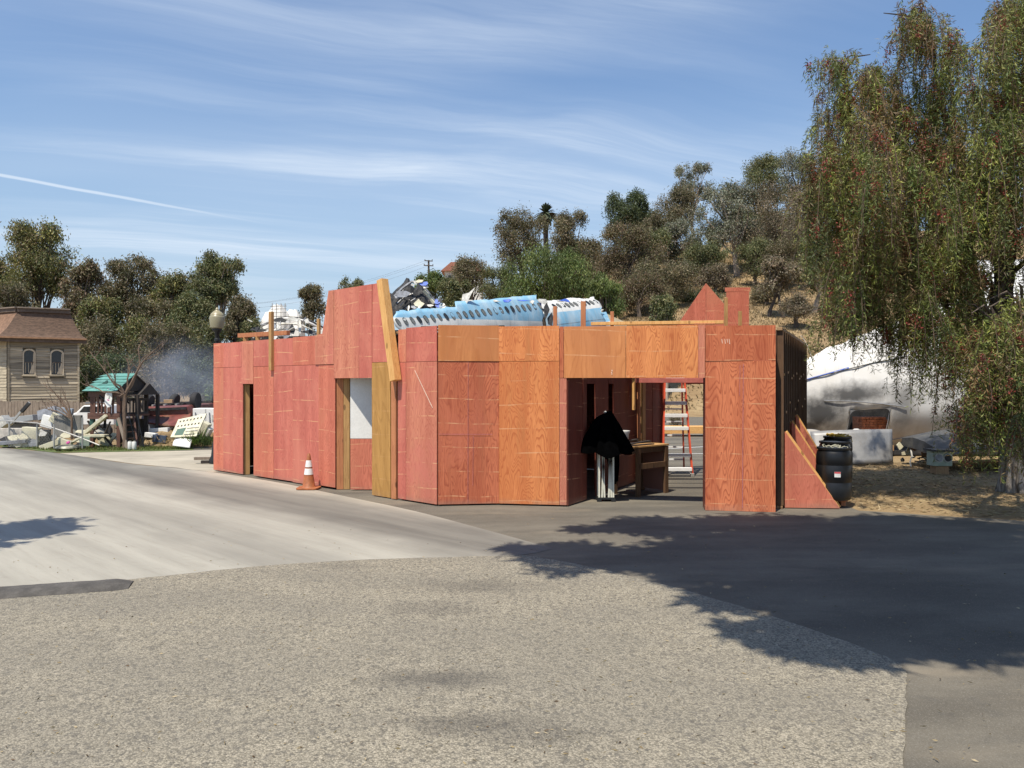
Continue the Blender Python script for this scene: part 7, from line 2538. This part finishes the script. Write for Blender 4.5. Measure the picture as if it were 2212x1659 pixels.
def debris_field():
    # perforated cream frame leaning against the mound
    c = at(411, 918, 25.4)
    t = thing('perforated_panel', 'cream metal panel with two rows of holes and a square window, leaning by the car', 'panel', Vector((c.x, c.y, 0)))
    pl = lambda x, y: at(x, y, 25.3 - (y - 895) * .012)
    q = [pl(389, 905), pl(447, 893), pl(431, 945), pl(362, 947)]
    q = [pl(385, 906), pl(446, 893), pl(424, 942), pl(368, 944)]
    nrm = (q[1] - q[0]).cross(q[3] - q[0]).normalized()
    if nrm.y > 0: nrm = -nrm
    bl = lambda i, j: q[0].lerp(q[1], i).lerp(q[3].lerp(q[2], i), j)
    MB().add([v for v in q] + [v - nrm * .05 for v in q], [(0, 3, 2, 1), (0, 1, 5, 4), (1, 2, 6, 5), (2, 3, 7, 6), (3, 0, 4, 7), (4, 5, 6, 7)]).build('sheet', CREAM, t)
    for j, r in ((.16, .022), (.42, .022)):
        for i in range(7):
            cc = bl(.12 + i * .125, j) + nrm * .004
            ax = (q[1] - q[0]).normalized(); ay = (q[3] - q[0]).normalized()
            MB().add([cc + ax * .028 * math.cos(a) + ay * .04 * math.sin(a) for a in np.linspace(0, 2 * math.pi, 10, endpoint=False)], [tuple(range(10))]).build('hole', SOOT, t)
    MB().add([bl(.14, .58) + nrm * .004, bl(.46, .55) + nrm * .004, bl(.44, .92) + nrm * .004, bl(.12, .92) + nrm * .004], [(0, 1, 2, 3)]).build('opening', GREEN_MESH, t)
    for (i0, i1, j) in ((.5, .95, .6), (.5, .95, .75), (.5, .9, .9)):
        MB().bar(bl(i0, j) + nrm * .01, bl(i1, j) + nrm * .01, .03, .02).build('rib', PALE_SHEET, t)
    # curved white sheet in front
    a0 = at(374, 960, 24.6)
    def ws(i, j):
        p = at(386, 940, 25.2).lerp(at(424, 937, 25.2), i).lerp(at(373, 963, 24.5).lerp(at(410, 968, 24.5), i), j)
        return p + Vector((0, -.10 * math.sin(math.pi * j), .06 * math.sin(math.pi * i) * math.sin(math.pi * j)))
    o = MB().sheet(ws, 8, 8).build('white_sheet', CLEAN_WHITE, loc=a0, smooth=True, solid=.02)
    tag(o, 'bent white sheet lying in front of the perforated cream panel', 'panel')
    # white appliances at the right
    for i, (x, w, z0, z1, lab) in enumerate(((422, 28, 0, 1.22, 'wide white appliance back with hoses beside the overturned car'), (452, 30, 0, 1.22, 'white appliance standing against the end of the red wall'))):
        Y = 26.8
        p = at(x + 8, 0, Y)
        wd = w / F * Y
        t = thing('appliance', lab, 'appliance', Vector((p.x, Y, 0)))
        MB().box((p.x, Y + .3, .78), (wd, .6, .92)).build('body', CLEAN_WHITE, t, bevel=.02)
        MB().box((p.x, Y + .3, .16), (wd * .95, .5, .32)).build('plinth', SOOT, t)
        MB().box((p.x + .05, Y - .01, .92), (.16, .03, .2)).build('cover_plate', PALE_SHEET, t)
        MB().tube([(p.x - .12, Y - .02, 1.1), (p.x - .1, Y - .03, .8), (p.x - .14, Y - .03, .45)], .018, 6).build('hose', GREY_SHEET, t)
        MB().tube([(p.x + .1, Y - .02, .95), (p.x + .12, Y - .03, .6), (p.x + .1, Y - .03, .4)], .018, 6).build('hose', SOOT, t)
    p = at(332, 0, 27.5)
    o = MB().box((p.x, 27.6, .62), (.5, .4, 1.3)).build('grey_locker', plain('grey locker', (.30, .32, .35), .5, var=.1), loc=(p.x, 27.6, 0), bevel=.02)
    tag(o, 'light grey metal cabinet left of the overturned car', 'cabinet')
    # two white containers on the grass
    for x, lab in ((280.5, 'left'), (290, 'right')):
        p = gp(x, 973); p.z = .012
        k = thing('white_canister', 'white upright canister in front of the bare tree, the %s of a pair' % lab, 'canister', p, 'white canisters')
        MB().lathe([(.055, 0), (.062, .01), (.062, .24), (.055, .26)], p, 16).build('body', CLEAN_WHITE, k, smooth=True)
        MB().lathe([(.05, .26), (.05, .28), (.01, .285)], p, 16).build('cap', PALE_SHEET, k, smooth=True)
    # pale green utility box on post
    p = gp(183, 971)
    t = thing('utility_box', 'pale green metal utility box tilted on a post at the lawn edge', 'utility box', p)
    MB().box(p + Vector((0, 0, .26)), (.27, .2, .30), rz=.5, ry=.06).build('box', BOX_GREEN, t, bevel=.015)
    MB().bar(p, p + UP * .15, .05, .05).build('post', ZINC, t)
    # chain-link fence remains
    fa = thing('pipe_fence', 'bent galvanised pipe fence with sagging rail along the lawn', 'fence', gp(20, 968))
    tops = []
    for x, yb, yt in ((20, 966, 910), (80, 969, 917), (117, 972, 916), (178, 973, 902)):
        q = gp(x, yb); q.z = 0
        tp = Vector((q.x, q.y, at(0, yt, q.y).z))
        MB().tube([q - UP * .02, tp], .026, 8).build('post', ZINC, fa, smooth=True)
        tops.append(tp)
    MB().tube([at(-80, 905, 27), at(14, 909, tops[0].y), at(80, 914, 24.8), at(120, 926, 24.6), at(165, 942, 24.3), at(215, 962, 24)], .02, 6).build('rail', ZINC, fa, smooth=True)
    wire = MB()
    for k in range(30):
        x = 20 + k * 3.2
        for sg in (-7, 7):
            wire.bar(at(x, 966, 24.9), at(x + sg * 2, 930, 24.9), .004, .004)
    wire.build('mesh', ZINC, fa)
    # concrete panel, slabs and broken cream pieces
    def slab(name, label, cat, x, y, w, h, Y, mat, rz=0., ry=0., dep=.12, rx=0.):
        q = at(x, y, Y)
        k = Y / F
        base = Vector((q.x, q.y, max(0, q.z - h * k / 2)))
        o = MB().box(q, (w * k, dep, h * k), rz=rz, ry=ry, rx=rx).build(name, mat, loc=base, bevel=.01)
        return tag(o, label, cat)
    slab('concrete_panel', 'stained grey concrete panel standing upright left of the play fort', 'panel', 148, 921, 58, 48, 25.8, CONC_PANEL, ry=-.01)
    slab('white_slab', 'white slanted board left of the concrete panel', 'board', 104, 911, 26, 26, 26.0, CLEAN_WHITE, ry=.25)
    slab('dark_screen', 'dark slanted windscreen above the white board', 'panel', 102, 893, 40, 22, 26.8, GREY_SHEET, ry=-.3, rx=-.3)
    slab('grey_screen', 'pale blue-grey panel above the concrete panel', 'panel', 140, 893, 34, 24, 26.9, plain('blue grey panel', (.30, .34, .38), .5, var=.1), ry=.12)
    slab('cream_wedge', 'cream wedge-shaped piece leaning on the concrete panel', 'debris', 118, 903, 16, 20, 25.9, CREAM, ry=.5)
    slab('cylinder_tank', 'low brown tank behind the slanted windscreen', 'tank', 106, 884, 30, 14, 28, GREY_WOOD)
    slab('grey_slab', 'long grey sheet lying at the far left behind the pipe fence', 'panel', 50, 905, 72, 12, 28, plain('grey flat sheet', (.36, .37, .37), .5, var=.1), ry=-.12, dep=.8)
    slab('grey_slab', 'dark grey box under the long grey sheet', 'box', 45, 925, 60, 22, 28.3, CONCRETE_GREY, dep=.5)
    slab('white_hull_piece', 'tilted white box end at the picture edge behind the pipe fence', 'debris', 8, 912, 22, 22, 26.5, PALE_SHEET, ry=-.6, dep=.4)
    slab('stone_wall_piece', 'low whitish broken wall piece behind the pipe fence', 'wall piece', 30, 938, 60, 26, 25.7, plain('chalky wall', (.50, .46, .40), .9, var=.25, dirt=(.25, .2, .15, .6)), dep=.25)
    slab('cream_block', 'cream cracked block behind the second fence post', 'block', 68, 938, 34, 30, 25.5, CREAM, dep=.25, ry=.08)
    slab('dark_grille', 'dark ribbed grille below the white board', 'grille', 95, 945, 26, 34, 25.6, SOOT, ry=.04)
    for k in range(8):
        pass
    slab('rubble_slab', 'grey broken slab lying behind the fence rail', 'slab', 30, 955, 70, 8, 25.2, GREY_SHEET, ry=-.08, dep=.5)
    slab('long_pole_piece', 'dark-tipped grey pole leaning up at the far left', 'pole', 43, 892, 5, 62, 26.2, ZINC, ry=.72, dep=.05)
    slab('pole_tip', 'black end piece of the leaning grey pole', 'pole', 55, 880, 7, 26, 26.19, SOOT, ry=.72, dep=.09)
    slab('plank', 'long cream plank sloping from the fort to the concrete panel', 'plank', 208, 916, 60, 7, 25.0, CREAM, ry=-.68, dep=.2)
    slab('plank', 'flat cream plank at the left foot of the play fort', 'plank', 208, 941, 46, 5, 24.9, CREAM, dep=.3)
    slab('plank', 'cream plank curving down below the concrete panel', 'plank', 166, 950, 34, 4, 24.7, CREAM, ry=-.5, dep=.1)
    slab('cream_sheet', 'cream torn sheet with dark slots lying by the inflatable ring', 'sheet', 110, 961, 44, 12, 24.6, CREAM, ry=-.35, dep=.2)
    slab('cream_sheet', 'cream torn zigzag sheet right of the slotted sheet', 'sheet', 140, 955, 32, 12, 24.6, CREAM, ry=.3, dep=.15)
    slab('cream_door', 'rounded cream door piece under the play fort', 'debris', 228, 952, 28, 20, 25.4, CREAM, ry=.25, dep=.06)
    slab('seat_shell', 'cream seat shell under the play fort deck', 'debris', 221, 934, 12, 18, 25.5, CREAM, ry=-.2, dep=.06)
    slab('white_scrap', 'white strip standing behind the left fort post', 'debris', 191, 951, 12, 30, 25.5, CREAM, ry=.12, dep=.05)
    slab('white_scrap', 'white scrap behind the ladder of the play fort', 'debris', 327, 940, 24, 10, 25.6, CLEAN_WHITE, ry=.1, dep=.2)
    slab('white_scrap', 'white sheet edge under the perforated panel', 'debris', 348, 930, 40, 12, 26.2, CLEAN_WHITE, ry=-.05, dep=.4)
    slab('blue_sheet', 'dark blue-grey sheet below the perforated panel', 'debris', 345, 948, 30, 16, 25.4, plain('slate blue sheet', (.05, .07, .11), .6), ry=.1, dep=.1)
    slab('beige_crate', 'tan box lying behind the car wheels', 'box', 364, 868, 18, 10, 29, plain('tan box', (.38, .26, .15), .8))
    rg = random.Random(77)
    for k in range(26):
        x, y = rg.uniform(5, 260), rg.uniform(930, 966)
        q = at(x, y, 25.0 + rg.uniform(0, .8))
        labs = ('cream', 'grey', 'white', 'dark')
        ci = rg.randrange(4)
        m = (CREAM, GREY_SHEET, PALE_SHEET, SOOT)[ci]
        pts = [(math.cos(a) * rg.uniform(.08, .28), math.sin(a) * rg.uniform(.05, .16)) for a in np.linspace(0, 2 * math.pi, 7, endpoint=False)]
        o = MB().prism(pts, q, (1, 0, 0), Vector((0, .3, 1)).normalized(), Vector((0, -1, .3)).normalized(), .03).build('debris_scrap', m, loc=(q.x, q.y, max(0.0, q.z - .2)))
        where = ('at the first pipe fence post', 'between the first and second pipe fence posts', 'at the second pipe fence post', 'below the concrete panel', 'beside the pale green utility box', 'at the left foot of the play fort')[min(5, int(x / 44))]
        high = 'high in the heap' if y < 942 else ('halfway down the heap' if y < 954 else 'low on the grass')
        tag(o, '%s broken scrap %s %s' % (labs[ci], high, where), 'debris', 'broken scraps left of the fort')
    # inflatable ring with pink toy
    p = gp(146, 974); p.z = .10
    o = MB().add([], []).lathe([(.16, -.05), (.24, -.09), (.33, -.05), (.36, 0), (.33, .05), (.24, .08), (.17, .05)], p, 28).build('inflatable_ring', plain('dark ring with pale band', (.045, .05, .04), .35, var=.4, scale=3, dirt=(.6, .58, .40, .9)), loc=p - UP * .1, smooth=True)
    tag(o, 'dark and cream inflatable ring lying on the lawn', 'inflatable ring')
    o = MB().box(p + Vector((.03, -.02, .16)), (.1, .08, .08), ry=-.5).build('pink_toy', PINKISH, loc=p + UP * .1, bevel=.02)
    tag(o, 'small bright pink toy on the inflatable ring', 'toy')
    # white suv behind
    Y = 30
    c = Vector((at(208, 0, Y).x, Y, 0))
    t = thing('white_suv', 'white sport utility car half hidden behind the play fort', 'car', c)
    k = Y / F
    prof = [(-.80, .35), (.95, .35), (.95, .72), (.85, .78), (.70, 1.14), (-.25, 1.12), (-.52, .85), (-.80, .74)]
    MB().prism(prof, c + Vector((.0, -.5, .15)), (1, 0, 0), (0, 0, 1), (0, -1, 0), 1.3).build('body', CLEAN_WHITE, t, bevel=.05)
    MB().prism([(-.38, .86), (.06, .86), (.06, 1.08), (-.2, 1.08)], c + Vector((0, -.505, .15)), (1, 0, 0), (0, 0, 1), (0, -1, 0), .03).build('window', GLASS_DARK, t)
    MB().prism([(.12, .86), (.66, .86), (.62, 1.08), (.12, 1.08)], c + Vector((0, -.505, .15)), (1, 0, 0), (0, 0, 1), (0, -1, 0), .03).build('window', GLASS_DARK, t)
    MB().bar(c + Vector((-.2, -.4, 1.36)), c + Vector((.75, -.4, 1.40)), .04, .05).build('roof_rail', GREY_SHEET, t)
    for x in (-.5, .6):
        m = Matrix.Rotation(R(90), 3, 'X')
        MB().lathe([(.1, -.08), (.26, -.09), (.29, 0), (.26, .09), (.1, .08)], c + Vector((x, -.5, .29)), 18, m=m).build('wheel', RUBBER, t, smooth=True)
    # timber scraps by the end of the red wall
    p = gp(455, 1002)
    for i, (dx, z, L, m) in enumerate(((0, .05, .5, CHAR_WOOD), (-.05, .14, .75, GREY_WOOD))):
        o = MB().bar(p + Vector((-L / 2 + dx, 0, z)), p + Vector((L / 2 + dx, .1, z)), .1, .07).build('timber_offcut', m, loc=p + Vector((0, 0, z - .04)))
        tag(o, ('dark timber offcut on the pavement at the end of the red wall', 'grey timber offcut lying across the dark one by the red wall')[i], 'timber')


debris_field()


def smoke():
    m = bpy.data.materials.new('drifting smoke')
    m.use_nodes = True
    t = NT(m.node_tree)
    out = t.n('ShaderNodeOutputMaterial')
    pv = t.n('ShaderNodeVolumePrincipled')
    tc = t.n('ShaderNodeTexCoord')
    g = t.sep(tc.outputs['Generated'])
    ob = tc.outputs['Object']
    n = t.noise(t.mapv(ob, scale=(.28, .28, .42)), 1.0, 4, .6, .6)
    # thickest low at the right above the car, thinning up and to the left
    dx = t.math('DIVIDE', t.math('SUBTRACT', g[0], .66), .56)
    dz = t.math('DIVIDE', t.math('SUBTRACT', g[2], .24), .58)
    r = t.math('SQRT', t.math('ADD', t.math('MULTIPLY', dx, dx), t.math('MULTIPLY', dz, dz)))
    fall = t.ramp(r, .15, 1.0, 1, 0)
    edge = t.math('MULTIPLY', t.ramp(g[1], 0, .25), t.ramp(g[1], .75, 1, 1, 0))
    edge = t.math('MULTIPLY', edge, t.math('MULTIPLY', t.ramp(g[0], 0, .15), t.ramp(g[2], .85, 1, 1, 0)))
    d = t.math('MULTIPLY', t.math('MULTIPLY', fall, edge), t.math('MULTIPLY', t.ramp(n, .36, .70), .38))
    t.l(d, pv.inputs['Density'])
    pv.inputs['Color'].default_value = (.72, .78, .9, 1)
    pv.inputs['Anisotropy'].default_value = .2
    t.l(pv.outputs[0], out.inputs['Volume'])
    a, e = at(170, 880, 36), at(500, 690, 36)
    o = MB().box(((a.x + e.x) / 2, 36, (a.z + e.z) / 2 + .2), (e.x - a.x, 5, e.z - a.z)).build('smoke', m, loc=((a.x + e.x) / 2, 36, .3))
    tag(o, 'thin blue smoke drifting above the overturned car', kind='stuff')


smoke()


def grass_and_weeds():
    rng = np.random.default_rng(8)
    # turf blades
    n = 9000
    x = rng.uniform(-330, 415, size=n); f = rng.random(n)
    y0 = np.interp(x, [-300, -120, 0, 130, 205, 330, 420], [937, 950, 964.6, 978, 976.2, 974.2, 971.6])
    y = y0 - 1.0 - f * np.interp(x, [-300, 0, 200, 420], [4, 8, 11, 4])
    Y = EYE * F / (y - CY)
    P = np.stack([(x - CX) / F * Y, Y, np.full(n, .01)], 1)
    A = unit(rng.normal(size=(n, 3)) * .5 + np.array([0, 0, 1]))
    pal = np.array([(.10, .15, .03), (.13, .17, .04), (.19, .17, .07)])
    t0 = bpy.data.objects.new('turf_anchor', None)
    C = pal[rng.integers(0, 3, size=n)] * rng.uniform(.7, 1.3, size=(n, 1))
    o = leaf_mesh('grass', P, A, rng.uniform(.04, .10, size=n), rng.uniform(.015, .03, size=n), C, rng, GRASS, None, (0, 0, 0))
    tag(o, 'short green grass growing along the lawn strip', kind='stuff')
    bpy.data.objects.remove(t0)
    # dry grass, litter and twigs on the soil by the weeping tree
    n = 9000
    X = rng.uniform(5.9, 13.5, size=n); Yv = rng.uniform(11.2, 20.5, size=n)
    ok = Yv > 12.9 - (X - 5.6) * .46
    X, Yv = X[ok], Yv[ok]; n = len(X)
    P = np.stack([X, Yv, np.full(n, .012)], 1)
    A = unit(rng.normal(size=(n, 3)) * np.array([1, 1, .16]))
    pal = np.array([(.46, .36, .2), (.34, .25, .13), (.16, .10, .06), (.56, .45, .28)])
    C = pal[rng.integers(0, 4, size=n)] * rng.uniform(.7, 1.2, size=(n, 1))
    o = leaf_mesh('dry_litter', P, A, rng.uniform(.04, .16, size=n), rng.uniform(.008, .02, size=n), C, rng, GRASS, None, (0, 0, 0))
    tag(o, 'dry leaves and straw scattered on the soil under the weeping tree', kind='stuff')
    # small leaves and needles blown on the asphalt and paving
    n = 900
    px = rng.uniform(0, 2212, size=n); py = rng.uniform(1120, 1659, size=n)
    Yv = EYE * F / (py - CY)
    P = np.stack([(px - CX) / F * Yv, Yv, np.full(n, .02)], 1)
    A = unit(rng.normal(size=(n, 3)) * np.array([1, 1, .1]))
    C = pal[rng.integers(0, 4, size=n)] * rng.uniform(.5, 1.0, size=(n, 1))
    o = leaf_mesh('leaf_litter', P, A, rng.uniform(.015, .05, size=n), rng.uniform(.004, .012, size=n), C, rng, GRASS, None, (0, 0, 0))
    tag(o, 'stray dry leaves blown over the asphalt and paving', kind='stuff')
    # hillside dry grass tufts
    n = 110000
    X = rng.uniform(2, 62, size=n); Yv = rng.uniform(50, 118, size=n)
    Z = height(X, Yv)
    P = np.stack([X, Yv, Z - .02], 1)
    A = unit(rng.normal(size=(n, 3)) * .55 + np.array([0, 0, .8]))
    pal = np.array([(.30, .22, .12), (.24, .17, .09), (.18, .125, .07), (.36, .27, .15), (.14, .10, .055)])
    C = pal[rng.integers(0, 5, size=n)] * rng.uniform(.7, 1.2, size=(n, 1))
    o = leaf_mesh('dry_grass', P, A, rng.uniform(.12, .36, size=n), rng.uniform(.04, .13, size=n), C, rng, GRASS, None, (0, 0, 0))
    tag(o, 'dry brown grass and litter covering the hillside', kind='stuff')
    # straw on the mound by the car, weeds
    n = 2600
    c = np.array([at(412, 0, 26).x, 26.4])
    xy = rng.normal(size=(n, 2)) * np.array([.9, .45]) + c
    P = np.stack([xy[:, 0], xy[:, 1] - .5, rng.uniform(.0, .3, size=n)], 1)
    A = unit(rng.normal(size=(n, 3)) + np.array([0, 0, .4]))
    C = np.array([(.33, .22, .10)]) * rng.uniform(.5, 1.3, size=(n, 1))
    o = leaf_mesh('straw', P, A, rng.uniform(.08, .25, size=n), rng.uniform(.01, .025, size=n), C, rng, GRASS, None, (0, 0, 0))
    tag(o, 'brown straw strewn over the mound by the overturned car', kind='stuff')
    for (x, yb, h, w, sd, pal_, lab) in ((420, 958, .75, .5, 1, (.10, .17, .03), 'bright green weed tuft in front of the perforated panel'), (446, 958, .5, .5, 2, (.05, .08, .025), 'dark green weed tuft beside the end of the red wall')):
        p = at(x, yb, 24.9); p.z = .02
        t = thing('weed', lab, 'plant', p)
        n = 420
        P = np.tile(np.array(p), (n, 1)) + rng.normal(size=(n, 3)) * np.array([w * .2, .08, .02]) + np.array([0, 0, .06])
        A = unit(rng.normal(size=(n, 3)) * .42 + np.array([0, 0, 1]))
        P = P + A * rng.uniform(0, .5, size=(n, 1)) * h
        C = np.array([pal_]) * rng.uniform(.6, 1.4, size=(n, 1))
        leaf_mesh('leaves', P, A, rng.uniform(.12, .3, size=n) * h * 1.3, rng.uniform(.012, .03, size=n), C, rng, GRASS, t, p)
    for (x, y, Y, r) in ((1459, 913, 36, .25),):
        tree('dry_bush', 'round grey dry bush on the rear lot seen through the stepladder', x, y - 9, 20, Y, 'dry', y + 7, n=900, leaf=(.12, .03), seed=90, lobes=6, group=None, cat='shrub', base=.01, trunk_r=.03)
    tree('eucalyptus_tree', 'tree with pale trunk rising from the bank behind the stepladder', 1436, 640, 60, 52, 'olive', 760, n=2500, leaf=(.3, .12), seed=91, trunk=BARK_PALE, trunk_r=.28, base=.0)


grass_and_weeds()
